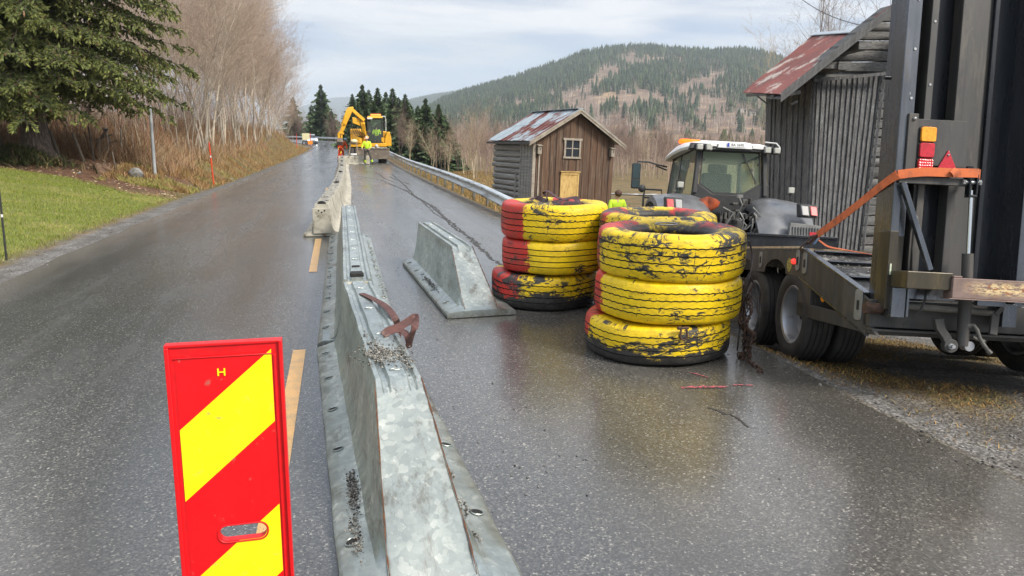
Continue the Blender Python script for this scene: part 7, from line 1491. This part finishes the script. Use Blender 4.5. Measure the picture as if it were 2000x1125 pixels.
# two far farm houses
WHW = pbr('white_house_wall', (.65, .64, .60), (.5, .5, .47), 1, (.7, .9)); DRF = pbr('dark_roof', (.07, .055, .05), None, 1, (.7, .9))
for k, (px, py, D_h, w_, lab) in enumerate(((1475, 229, 640, 9, 'larger white farmhouse on the far hillside left of the barn'), (1448, 228, 660, 6, 'smaller white farmhouse on the far hillside left of the barn'))):
    p = atD(px, py, D_h); az_ = math.degrees(math.atan2(p.x, p.y)); dd = math.hypot(p.x, p.y); p.z = float(hz1(np.array([az_]), np.array([dd]))[0]) - .3
    for _ in range(60):
        if p.z < atD(px, py + 3, D_h).z + 100: break
    e = empty('farmhouse', p, (0, 0, R(-20 + 30 * k)), lab, 'house'); mb = MB(); mb.box(-w_ / 2, w_ / 2, -3, 3, 0, 3.6); mb.prism([(-3, 3.6), (3, 3.6), (0, 5.6)], 'x', -w_ / 2, w_ / 2); mb.build('wall', WHW, e, smooth=False)
    mb = MB(); mb.hexa([(-w_ / 2 - .5, -3.6, 3.25), (w_ / 2 + .5, -3.6, 3.25), (w_ / 2 + .5, 0, 5.65), (-w_ / 2 - .5, 0, 5.65), (-w_ / 2 - .5, -3.6, 3.5), (w_ / 2 + .5, -3.6, 3.5), (w_ / 2 + .5, 0, 5.9), (-w_ / 2 - .5, 0, 5.9)]); mb.hexa([(-w_ / 2 - .5, 3.6, 3.25), (w_ / 2 + .5, 3.6, 3.25), (w_ / 2 + .5, 0, 5.65), (-w_ / 2 - .5, 0, 5.65), (-w_ / 2 - .5, 3.6, 3.5), (w_ / 2 + .5, 3.6, 3.5), (w_ / 2 + .5, 0, 5.9), (-w_ / 2 - .5, 0, 5.9)]); mb.build('roof', DRF, e, smooth=False)
    for x in np.arange(-w_ / 2 + 1, w_ / 2 - .5, 1.8): mb = MB(); mb.box(x, x + .9, -3.04, -3.005, 1.2, 2.4); mb.build('window', DARKG, e, smooth=False)
# ================================================================ EXCAVATOR
YLW = pbr('machine_yellow', (.80, .42, .015), (.68, .35, .02), 3, (.35, .5), dirt=(.25, .15, .04), dpos=(.6, .72), dscale=2.5); MUDG = pbr('muddy_steel_blade', (.23, .19, .15), (.15, .125, .10), 3, (.7, .9), dirt=(.30, .26, .2), dpos=(.5, .65), dscale=3)
ex0 = onZ(722, 319.5); ex = empty('excavator', (ex0.x, ex0.y + 1.2, 0), (0, 0, R(-2)), 'yellow wheeled excavator with raised arm and orange beacon blocking the closed lane', 'excavator')
def exw(x, y):
    e = empty('wheel', (x, y, .52)); e.parent = ex; mb = MB()
    for dx in (0, .30): mb.lathe([(.28, .02 + dx), (.36, dx), (.48, .02 + dx), (.51, .06 + dx), (.51, .22 + dx), (.48, .26 + dx), (.36, .28 + dx), (.28, .26 + dx)], 28, 'x')
    mb.build('tyre', TYREB, e); mb = MB(); mb.lathe([(.29, .03), (.24, .1), (.1, .1), (0, .06)], 20, 'x'); mb.lathe([(.29, .55), (.24, .48), (.1, .48), (0, .52)], 20, 'x'); mb.build('rim', YLW, e)
for x in (-1.25, .68):
    for y in (.2, 2.9): exw(x, y)
mb = MB(); mb.box(-.5, .6, -.1, 3.3, .55, .95); mb.box(-.6, .7, .1, .3, .4, .65); mb.box(-.3, .4, -.5, 0, .5, .8); mb.build('chassis', MUDG, ex, bevel=.03)
mb = MB(); mb.hexa([(-.85, -.62, .28), (1.43, -.62, .28), (1.43, -.52, .28), (-.85, -.52, .28), (-.85, -.74, .98), (1.43, -.74, .98), (1.43, -.66, .98), (-.85, -.66, .98)])
mb.box(-.85, 1.43, -.76, -.66, .94, 1.02); mb.build('dozer_blade', MUDG, ex, bevel=.02)
mb = MB()
for x, w_, h_ in ((.1, .35, .08), (-.15, .2, .12), (.75, .5, .05), (.55, .15, .14)): mb.box(x, x + w_, -.8, -.6, 1.02, 1.02 + h_)
mb.ball((.55, -.72, 1.18), .12, 10, 8); mb.bar((.6, -.7, 1.12), (.95, -.74, .98), .08, .05); mb.build('load_on_blade', pbr('pale_debris', (.6, .6, .57), (.35, .33, .3), 9, (.7, .9)), ex, bevel=.01)
mb = MB(); mb.lathe([(.0, .96), (.55, .96), (.55, 1.1), (0, 1.1)], 28, 'z', (.1, 1.6, 0)); mb.hexa([(-1.2, .3, 1.1), (1.25, .3, 1.1), (1.45, 3.6, 1.1), (-1.2, 3.6, 1.1), (-1.2, .3, 1.35), (1.25, .3, 1.35), (1.45, 3.6, 1.35), (-1.2, 3.6, 1.35)]); mb.build('turntable_deck', YLW, ex, bevel=.03)
mb = MB(); mb.prism([(.25, 1.35), (.25, 1.7), (.7, 2.35), (3.3, 2.35), (3.5, 2.0), (3.5, 1.35)], 'x', -1.2, -.42); mb.prism([(1.9, 1.35), (1.9, 2.2), (3.3, 2.2), (3.55, 1.9), (3.55, 1.35)], 'x', -.42, 1.35)
mb.build('engine_housing', YLW, ex, bevel=.05)
mb = MB(); mb.prism([(.2, 1.35), (.2, 1.75), (.6, 2.2), (.6, 1.35)], 'x', -1.08, -.55); mb.build('front_hatch', pbr('dull_yellow', (.62, .33, .02), (.5, .27, .02), 3, (.4, .6)), ex, bevel=.03)
mb = MB(); mb.prism([(1.15, 1.15), (1.62, 1.15), (1.62, 1.7), (1.52, 2.15), (1.35, 2.15), (1.15, 1.6)], 'y', .4, 2.6); mb.build('side_guard', YLW, ex, bevel=.04)
# cab
mb = MB(); CX0, CX1 = .02, 1.02
for x in (CX0, CX1): mb.bar((x, .28, 1.36), (x, .40, 3.05), .08, .09); mb.bar((x, 1.75, 1.36), (x, 1.75, 3.05), .08, .09); mb.bar((x, .4, 3.05), (x, 1.75, 3.05), .08, .08)
mb.bar((CX0, .40, 3.05), (CX1, .40, 3.05), .08, .10); mb.bar((CX0, .28, 1.42), (CX1, .28, 1.42), .08, .14); mb.box(CX0, CX1, 1.7, 1.78, 1.36, 2.1); mb.build('cab_frame', DKP, ex, bevel=.01)
mb = MB(); mb.hexa([(CX0 - .06, .28, 3.08), (CX1 + .06, .28, 3.08), (CX1 + .06, 1.85, 3.08), (CX0 - .06, 1.85, 3.08), (CX0 + .02, .36, 3.22), (CX1 - .02, .36, 3.22), (CX1 - .02, 1.8, 3.24), (CX0 + .02, 1.8, 3.24)]); mb.build('cab_roof', YLW, ex, bevel=.03)
mb = MB(); mb.box(CX0 - .02, .35, .22, .36, 3.0, 3.12); mb.tube([(1.02, .4, 3.2), (1.25, .5, 3.2), (1.28, .5, 3.0), (1.26, .5, 2.2)], .03, 6); mb.build('white_trim', WHP, ex)
mb = MB(); mb.add([(CX0 + .04, .30, 1.5), (CX1 - .04, .30, 1.5), (CX1 - .04, .40, 3.0), (CX0 + .04, .40, 3.0)], [(0, 1, 2, 3)])
mb.add([(CX1, .36, 1.6), (CX1, 1.7, 1.6), (CX1, 1.7, 3.0), (CX1, .42, 3.0)], [(0, 1, 2, 3)]); mb.add([(CX0, .36, 1.6), (CX0, 1.7, 1.6), (CX0, 1.7, 3.0), (CX0, .42, 3.0)], [(0, 1, 2, 3)]); mb.build('cab_glass', CABG, ex, smooth=False)
mb = MB(); mb.box(-.10, .06, .26, .32, 1.36, 1.85); mb.box(.92, 1.12, .24, .32, 1.36, 1.75); mb.box(-.1, 1.15, .2, .3, 1.12, 1.36); mb.build('cab_apron', YLW, ex, bevel=.02)
mb = MB(); mb.box(.25, .95, .55, .68, 3.25, 3.36); mb.build('beacon_bar', glow('beacon_orange', (1, .20, .04), 1.6), ex, bevel=.03)
mb = MB(); mb.box(.2, .8, 1.1, 1.6, 1.45, 1.75); mb.box(.2, .8, 1.5, 1.65, 1.7, 2.5); mb.build('seat', DKP, ex, bevel=.05)
mb = MB(); mb.box(1.14, 1.26, .3, .36, 2.45, 2.85); mb.bar((1.02, .4, 2.8), (1.2, .34, 2.8), .03, .03); mb.build('mirror', DKP, ex)
# boom and arm
def plate_arm(name, pts, x0, x1, mat, bev=.03):
    mb = MB(); bm = bmesh.new(); f = bm.faces.new([bm.verts.new((x0, y, z)) for y, z in pts]); r = bmesh.ops.extrude_face_region(bm, geom=[f]); bmesh.ops.translate(bm, vec=(x1 - x0, 0, 0), verts=[v for v in r['geom'] if isinstance(v, bmesh.types.BMVert)]); bm.verts.index_update(); mb.add([v.co[:] for v in bm.verts], [tuple(v.index for v in f.verts) for f in bm.faces]); bm.free(); return mb.build(name, mat, ex, bevel=bev, smooth=False)
mb = MB(); mb.bar((-.22, .6, 1.4), (-.30, .0, 2.75), .26, .34, up=(0, 1, 0)); mb.bar((-.22, .7, 1.4), (-.22, .55, 1.9), .4, .5, up=(0, 1, 0)); mb.build('boom_base', YLW, ex, bevel=.03)
mb = MB()
mb.hexa([(-.30, -.05, 2.45), (-.30, .2, 2.45), (-1.0, -.1, 2.72), (-1.0, -.35, 2.72), (-.20, -.05, 2.95), (-.20, .2, 2.95), (-1.0, -.1, 3.12), (-1.0, -.35, 3.12)]); bmn = mb.build('boom', YLW, ex, bevel=.03)
text('boom_lettering', 'HD II', .24, DKP, bmn, Matrix.Translation((-.66, -.26, 2.90)) @ Matrix.Rotation(R(-20), 4, 'Z') @ Matrix.Rotation(R(90), 4, 'X'), .004)
mb = MB(); mb.bar((-.22, -.1, 2.9), (-1.02, -.45, 3.62), .16, .22); mb.bar((-.25, .05, 2.6), (-.15, .1, 1.9), .12, .12); mb.build('boom_cylinder', YLW, ex, bevel=.02)
mb = MB(); mb.loft([[(x - w_, y - .11, z), (x + w_, y - .11, z + .03), (x + w_, y + .11, z + .03), (x - w_, y + .11, z)] for x, y, z, w_ in ((-1.06, -.45, 3.78, .16), (-1.12, -.5, 3.70, .22), (-1.28, -.55, 3.30, .22), (-1.55, -.6, 2.70, .19), (-1.72, -.62, 2.25, .16), (-1.80, -.62, 2.05, .13))]); mb.build('stick', YLW, ex, bevel=.03)
mb = MB(); mb.tube([(-1.45, -.68, 3.1), (-1.72, -.70, 2.55)], .075, 10); mb.box(-1.62, -1.44, -.8, -.62, 2.62, 2.78); mb.build('bucket_cylinder', YLW, ex); mb = MB(); mb.tube([(-1.72, -.7, 2.58), (-1.92, -.7, 2.1)], .035, 8); mb.build('cylinder_rod', CHR, ex)
mb = MB(); mb.bar((-1.98, -.65, 2.08), (-1.6, -.65, 2.0), .2, .14); mb.bar((-1.95, -.65, 2.05), (-1.95, -.65, 1.6), .16, .18); mb.bar((-1.75, -.65, 1.95), (-1.80, -.65, 1.55), .12, .12); mb.build('bucket_link', YLW, ex, bevel=.02)
mb = MB(); mb.prism([(-.95, 1.45), (-.9, 1.7), (-.45, 1.72), (-.35, 1.4), (-.6, 1.2)], 'x', -2.1, -1.7); mb.build('bucket', MUDG, ex, bevel=.03)
mb = MB()
for k in range(5): x = -.95 + .16 * k; mb.tube([(x - .2, -.2, 2.9), (x - .1, -.1, 2.4 - .06 * k), (x + .1, .1, 1.9), (-.3, .4, 1.7)], .022, 6)
mb.build('hoses', DKP, ex)
# vertical breaker / lifting gear hanging in front
at2 = empty('lifting_gripper', (ex0.x - 1.05, ex0.y - .4, 0), label='pale lifting gripper standing between the two workers in front of the excavator', cat='gripper'); mb = MB()
for sx in (-1, 1): mb.bar((.28 * sx, 0, .75), (.20 * sx, 0, 1.35), .07, .09); mb.bar((.28 * sx, 0, .75), (.34 * sx, 0, .62), .06, .08)
mb.bar((-.24, 0, 1.38), (.26, 0, 1.38), .10, .12); mb.build('gripper_frame', pbr('tan_steel', (.40, .30, .2), (.25, .18, .13), 6, (.5, .7)), at2, bevel=.01)
mb = MB(); mb.ball((.05, -.06, 1.50), .17, 14, 10, sq=(1.4, 1, .8)); mb.build('rotator_cap', pbr('cream_cap', (.75, .68, .42), (.6, .55, .35), 4, (.4, .6)), at2); mb = MB(); mb.box(-.22, .22, -.12, .12, .62, .70); mb.box(-.16, .2, -.16, -.12, .58, .64); mb.build('gripper_jaw', WHP, at2, bevel=.01)

# ================================================================ PEOPLE
def skin(name, verts, edges, radii, mat, parent, root=0, sub=2, roots=()):
    me = bpy.data.meshes.new(name); me.from_pydata([tuple(v) for v in verts], edges, []); o = bpy.data.objects.new(name, me); COL.objects.link(o); o.parent = parent; me.materials.append(mat)
    m = o.modifiers.new('skin', 'SKIN'); m.use_smooth_shade = True
    if not me.skin_vertices: 
        bpy.context.view_layer.objects.active = o
    if me.skin_vertices:
        for i, r in enumerate(radii): me.skin_vertices[0].data[i].radius = (r, r) if not isinstance(r, tuple) else r; me.skin_vertices[0].data[i].use_root = (i == root or i in roots)
    s_ = o.modifiers.new('sub', 'SUBSURF'); s_.levels = sub; s_.render_levels = sub; return o
SKIN = pbr('skin', (.55, .33, .24), (.48, .28, .2), 10, (.5, .6)); HIY = pbr('hi_vis_yellow', (.62, .85, .03), (.5, .72, .03), 5, (.6, .8)); HIO = pbr('hi_vis_orange', (.95, .12, .02), (.8, .09, .015), 5, (.6, .8)); TRO_ = pbr('grey_work_trousers', (.09, .085, .075), (.06, .055, .05), 5, (.8, .9)); BLK = pbr('dark_cloth', (.03, .032, .04), None, 5, (.8, .9)); REFS = pbr('grey_reflective_tape', (.55, .56, .55), None, 5, (.35, .5)); HAIR = pbr('brown_hair', (.09, .045, .025), None, 20, (.6, .8))
def person(loc, rz, label, pose, jacket, trousers, helmet=None, hair=None, seated=False, tape=True):
    e = empty('person', loc, (0, 0, rz), label, 'person'); J = {k: Vector(v) for k, v in pose.items()}
    V = []; E_ = []; Rr = []; idx = {}
    def add(n, p, r, par=None):
        idx[n] = len(V); V.append(Vector(p)); Rr.append(r)
        if par is not None: E_.append((idx[par], idx[n]))
    add('pel', J['pel'], (.13, .10)); add('ab', J['pel'].lerp(J['chest'], .5), (.125, .095), 'pel'); add('chest', J['chest'], (.15, .10), 'ab'); add('nb', J['neck'], .055, 'chest'); add('hd0', J['neck'].lerp(J['head'], .55), .06, 'nb'); add('hd1', J['head'], (.078, .09), 'hd0'); add('hd2', J['head'] + (J['head'] - J['neck']).normalized() * .10, .065, 'hd1')
    for s_ in 'lr':
        add('sh' + s_, J['sh' + s_], .055, 'chest'); add('el' + s_, J['el' + s_], .042, 'sh' + s_); add('wr' + s_, J['wr' + s_], .027, 'el' + s_); add('pa' + s_, J['wr' + s_] + (J['wr' + s_] - J['el' + s_]).normalized() * .09, (.036, .018), 'wr' + s_)
        add('hp' + s_, J['hp' + s_], .085, 'pel'); add('kn' + s_, J['kn' + s_], .06, 'hp' + s_); add('an' + s_, J['an' + s_], .042, 'kn' + s_); add('to' + s_, J['to' + s_], .035, 'an' + s_)
        d = (J['wr' + s_] - J['el' + s_]).normalized(); sd_ = d.cross(Vector((0, 1, .2))).normalized(); pb_ = V[idx['pa' + s_]]
        for f in range(4):
            b0 = pb_ + sd_ * (.024 - .016 * f) + d * .005; nm = 'f%d%s' % (f, s_); idx[nm] = len(V); V.append(b0); Rr.append(.0095); add(nm + 'b', b0 + d * (.035, .042, .038, .03)[f] + Vector((0, -.008, -.004)), .009, nm); add(nm + 'c', b0 + d * (.055, .066, .06, .045)[f] + Vector((0, -.026, -.012)), .0075, nm + 'b')
        nm = 'th' + s_; b0 = V[idx['wr' + s_]] + d * .03 + sd_ * .026; idx[nm] = len(V); V.append(b0); Rr.append(.011); add(nm + 'b', b0 + d * .03 + sd_ * .022, .0095, nm); add(nm + 'c', b0 + d * .055 + sd_ * .026, .008, nm + 'b')
    roots = [idx['f%d%s' % (f, s_)] for f in range(4) for s_ in 'lr'] + [idx['th' + s_] for s_ in 'lr']
    skin('body', V, E_, Rr, SKIN, e, 0, 2, roots)
    # jacket
    v = [J['pel'] + Vector((0, 0, -.03)), J['pel'].lerp(J['chest'], .5), J['chest'], J['neck'] - (J['neck'] - J['chest']).normalized() * .04]; r = [(.175, .135), (.165, .13), (.185, .135), .085]; ed = [(0, 1), (1, 2), (2, 3)]
    for s_ in 'lr':
        b = len(v); v += [J['sh' + s_], J['el' + s_], J['el' + s_].lerp(J['wr' + s_], .9)]; r += [.08, .062, .050]; ed += [(2, b), (b, b + 1), (b + 1, b + 2)]
    skin('jacket', v, ed, r, jacket, e)
    v = [J['pel']]; r = [(.16, .125)]; ed = []
    for s_ in 'lr': b = len(v); v += [J['hp' + s_], J['kn' + s_], J['an' + s_] + Vector((0, 0, .06))]; r += [.10, .078, .070]; ed += [(0, b), (b, b + 1), (b + 1, b + 2)]
    skin('trousers', v, ed, r, trousers, e)
    for s_ in 'lr':
        skin('boot', [J['an' + s_] + Vector((0, 0, .06)), J['an' + s_], J['to' + s_]], [(0, 1), (1, 2)], [.055, .058, .045], BLK, e)
        if tape and not seated:
            a, k_ = J['an' + s_] + Vector((0, 0, .06)), J['kn' + s_]
            for t in (.12, .35): p_ = a.lerp(k_, t); d = (k_ - a).normalized() * .03; mb = MB(); mb.tube([p_ - d, p_ + d], .078, 14, cap=False); mb.build('reflective_band', HIY if jacket is HIY else REFS, e)
    # head details: face, hair or helmet
    h = J['head']; up = (J['head'] - J['neck']).normalized(); f_ = Vector(pose.get('face', (0, -1, 0))).normalized(); rt = f_.cross(up).normalized()
    mb = MB(); mb.ball(h + f_ * .098 - up * .005, .017, 8, 6, sq=(.8, 1, 1.3)); mb.build('nose', SKIN, e); mb = MB()
    for sd_ in (-1, 1): mb.ball(h + f_ * .082 + rt * .032 * sd_ + up * .025, .011, 8, 6)
    mb.build('eyes', BLK, e); mb = MB(); mb.ball(h + f_ * .085 - up * .045, .020, 8, 6, sq=(1.2, .4, .3)); mb.build('mouth', pbr('lips', (.4, .16, .13), None, 5, (.5, .6)), e)
    mb = MB()
    for sd_ in (-1, 1): mb.ball(h + rt * .082 * sd_, .022, 8, 6, sq=(.5, .8, 1.2))
    mb.build('ears', SKIN, e)
    if helmet:
        c_ = h + up * .055; mb = MB(); rings = []
        for t in np.linspace(0, R(88), 8): rings.append([c_ + (rt * math.cos(a) * .112 + f_ * math.sin(a) * .135) * math.cos(t) + up * .125 * math.sin(t) for a in np.linspace(0, 6.283, 17)[:-1]])
        rings.insert(0, [c_ + rt * math.cos(a) * .118 + f_ * (math.sin(a) * .142 + (.035 if math.sin(a) > .3 else 0)) - up * .012 for a in np.linspace(0, 6.283, 17)[:-1]]); mb.loft(rings); mb.build('helmet', helmet, e)
        mb = MB()
        for sd_ in (-1, 1): mb.ball(h + rt * .10 * sd_, .04, 10, 8, sq=(.6, .8, 1))
        mb.build('ear_defenders', BLK, e)
    elif hair: mb = MB(); mb.ball(h + up * .045 - f_ * .02, .115, 14, 10, sq=(.95, 1.0, .95)); mb.build('hair', hair, e)
    return e
STAND = dict(pel=(0, 0, .98), chest=(0, -.02, 1.32), neck=(0, -.02, 1.50), head=(0, -.05, 1.64), shl=(-.20, -.02, 1.43), shr=(.20, -.02, 1.43), ell=(-.26, -.10, 1.16), elr=(.25, -.10, 1.16), wrl=(-.20, -.32, 1.02), wrr=(.17, -.34, 1.04), hpl=(-.10, 0, .93), hpr=(.10, 0, .93), knl=(-.14, -.06, .52), knr=(.12, .02, .52), anl=(-.16, .02, .10), anr=(.16, .10, .10), tol=(-.18, -.14, .04), tor=(.18, -.06, .04))
RW = dict(STAND, anr=(.30, .02, .10), tor=(.42, -.08, .04), knr=(.20, -.04, .52), face=(-.8, -.5, -.1), wrl=(-.30, -.30, 1.06), ell=(-.30, -.06, 1.18))
OR_H = pbr('white_orange_helmet', (.80, .35, .22), (.8, .6, .5), 6, (.3, .4)); BLU_H = pbr('light_blue_helmet', (.20, .42, .66), None, 5, (.3, .4))
q = onZ(718, 322); person((q.x, q.y, .012), R(-5), 'worker in yellow hi-vis top and grey trousers standing by the short crosswise barrier', RW, HIY, TRO_, OR_H)
OW = dict(STAND, chest=(.08, -.10, 1.30), neck=(.16, -.14, 1.46), head=(.24, -.18, 1.56), shl=(-.10, -.12, 1.42), shr=(.28, -.06, 1.38), ell=(-.12, -.26, 1.14), elr=(.36, -.18, 1.12), wrl=(.02, -.38, .96), wrr=(.30, -.38, .94), face=(.6, -.7, -.3), knl=(-.20, -.02, .50), anl=(-.26, .04, .10), tol=(-.30, -.10, .04))
q = onZ(672, 317); person((q.x - .15, q.y - .6, .012), R(8), 'worker in orange clothing and light blue helmet bending beside the last concrete barrier section', OW, HIO, HIO, BLU_H)
SIT = dict(pel=(0, 0, .30), chest=(0, -.03, .64), neck=(0, -.03, .82), head=(0, -.05, .96), shl=(-.2, -.03, .74), shr=(.2, -.03, .74), ell=(-.27, -.12, .50), elr=(.27, -.12, .50), wrl=(-.2, -.36, .52), wrr=(.2, -.36, .52), hpl=(-.1, -.05, .27), hpr=(.1, -.05, .27), knl=(-.12, -.45, .32), knr=(.12, -.45, .32), anl=(-.12, -.50, -.05), anr=(.12, -.50, -.05), tol=(-.12, -.66, -.1), tor=(.12, -.66, -.1))
q = Vector(ex.location) + Matrix.Rotation(R(-2), 3, 'Z') @ Vector((.62, 1.32, 1.50)); person(q, 0, 'operator in a yellow hi-vis jacket sitting inside the excavator cab', SIT, HIY, BLK, None, HAIR, True)
_D = min(np.arange(19, 44, .25), key=lambda D_: abs(G1(atD(1205, 388, D_).x, atD(1205, 388, D_).y) + 1.76 - atD(1205, 388, D_).z)); p = atD(1205, 388, float(_D)); g_z = G1(p.x, p.y); VW = dict(STAND, face=(-1, -.2, 0)); person((p.x, p.y, g_z), R(0), 'brown haired person in a bright yellow jacket standing below the road behind the tyres', VW, HIY, BLK, None, HAIR)
# barrier marker by the orange worker
q = onZ(664, 310); e = empty('hazard_sign', (q.x + .02, q.y - 0, .012), (0, 0, 0), 'small distant red and yellow striped marker panel beside the orange worker', 'road sign'); mb = MB(); mb.box(-.14, .14, 0, .03, .15, 1.1); mb.build('panel_body', RED, e); mb = MB()
for z in (.3, .7): mb.hexa([(-.12, -.004, z), (.12, -.004, z + .16), (.12, -.001, z + .16), (-.12, -.001, z), (-.12, -.004, z + .2), (.12, -.004, z + .36), (.12, -.001, z + .36), (-.12, -.001, z + .2)])
mb.build('yellow_stripe', YELF, e, smooth=False); mb = MB(); mb.box(-.2, .2, -.3, .3, 0, .12); mb.box(-.02, .02, 0, .03, .1, .2); mb.build('foot', BLACKRUB, e, bevel=.01)
# ================================================================ FAR CAR AND ROAD SIGN TRAILER
cp = atD(611, 281, 118); carz = float(ZR(cp.y)); car = empty('car', (cp.x, cp.y, carz), (0, 0, R(8)), 'small pale car with lit headlights approaching round the far bend', 'car'); PNT = pbr('pale_car_paint', (.50, .55, .62), (.42, .47, .54), 2, (.2, .3), .3)
mb = MB(); mb.loft([[(-.85, y, zl), (-.9, y, (zl + zh) / 2), (-.80, y, zh), (.80, y, zh), (.9, y, (zl + zh) / 2), (.85, y, zl)] for y, zl, zh in ((0, .3, .62), (.15, .25, .78), (.9, .22, .92), (1.3, .22, .98), (3.6, .22, 1.0), (4.2, .28, .95), (4.35, .35, .8))]); mb.build('body', PNT, car, bevel=.04)
mb = MB(); mb.loft([[(-.78 * k, y, z0), (-.62 * k, y, z1), (.62 * k, y, z1), (.78 * k, y, z0)] for y, z0, z1, k in ((1.25, .95, .98, 1), (1.9, .95, 1.42, 1), (3.2, .95, 1.46, 1), (4.0, .95, 1.05, .95))]); mb.build('cabin_glass', DARKG, car); mb = MB(); mb.hexa([(-.60, 1.9, 1.42), (.60, 1.9, 1.42), (.60, 3.2, 1.46), (-.60, 3.2, 1.46), (-.56, 1.95, 1.49), (.56, 1.95, 1.49), (.56, 3.15, 1.52), (-.56, 3.15, 1.52)]); mb.build('roof', PNT, car, bevel=.03)
for x in (-.62, .62): mb = MB(); mb.ball((x, .02, .66), .12, 12, 8, sq=(1.2, .5, .8)); mb.build('headlight', glow('headlight', (1, .96, .85), 7), car)
for x in (-.86, .66):
    for y in (.85, 3.5): mb = MB(); mb.lathe([(.0, 0), (.2, 0), (.32, .02), (.32, .18), (.2, .2), (0, .2)], 20, 'x', (x, y, .32)); mb.build('wheel', TYREB, car)
mb = MB(); mb.box(-.6, .6, -.02, .02, .38, .50); mb.build('grille', DKP, car)
p = atD(598, 280, 114); e = empty('warning_trailer', (p.x, p.y, float(ZR(p.y))), (0, 0, 0), 'pale yellow roadside warning board on wheels in front of the far car', 'warning board'); mb = MB(); mb.box(-.55, .55, 0, .08, .75, 1.75); mb.build('board', pbr('pale_yellow_board', (.75, .68, .4), (.6, .55, .35), 3, (.4, .6)), e, bevel=.02); mb = MB(); mb.box(-.5, .5, .1, .9, .45, .6); mb.bar((-.4, .05, .4), (-.4, .05, .8), .06, .06); mb.bar((.4, .05, .4), (.4, .05, .8), .06, .06); mb.build('frame', DKP, e)
for x in (-.6, .48): mb = MB(); mb.lathe([(0, 0), (.26, 0), (.26, .12), (0, .12)], 16, 'x', (x, .5, .26)); mb.build('wheel', TYREB, e)
p = atD(606, 282, 110); e = empty('warning_board', (p.x, p.y, float(ZR(p.y))), (0, 0, 0), 'low orange barrier board standing in front of the far car', 'warning board'); mb = MB(); mb.box(-.35, .35, 0, .05, .25, .75); mb.build('board', pbr('orange_board', (.95, .30, .03), (.85, .25, .02), 3, (.5, .6)), e); mb = MB(); mb.bar((-.3, .02, 0), (-.3, .02, .3), .05, .05); mb.bar((.3, .02, 0), (.3, .02, .3), .05, .05); mb.build('leg', DKP, e)
pole('marker_pole', 607, 281, 112, 1.5, .04, [(1.9, ORP, 'stake')], 'far orange pole rising in front of the distant car', 'marker pole')
bpy.context.view_layer.update()
for o_ in list(bpy.data.objects):
    if o_.type == 'MESH' and o_.parent is not None and not o_.get('kind') and o_.data.users == 1 and not any(m_.type == 'SKIN' for m_ in o_.modifiers) and not any(k_ in o_.name for k_ in ('letter', 'characters', 'crown', 'trunk', 'branches', 'hoses')): split_obj(o_)
# ================================================================ HAZE
hb_ = MB(); hb_.box(-9600, 9600, -60, 12600, -60, 420)
s = bpy.data.materials.new('haze_air'); s.use_nodes = True; t = s.node_tree; t.nodes.clear(); o_ = t.nodes.new('ShaderNodeOutputMaterial'); pv = t.nodes.new('ShaderNodeVolumePrincipled'); pv.inputs['Color'].default_value = (.80, .89, 1, 1); pv.inputs['Density'].default_value = .00019; pv.inputs['Anisotropy'].default_value = .2; t.links.new(pv.outputs[0], o_.inputs['Volume'])
hz_o = hb_.build('haze', s, smooth=False); hz_o['kind'] = 'stuff'
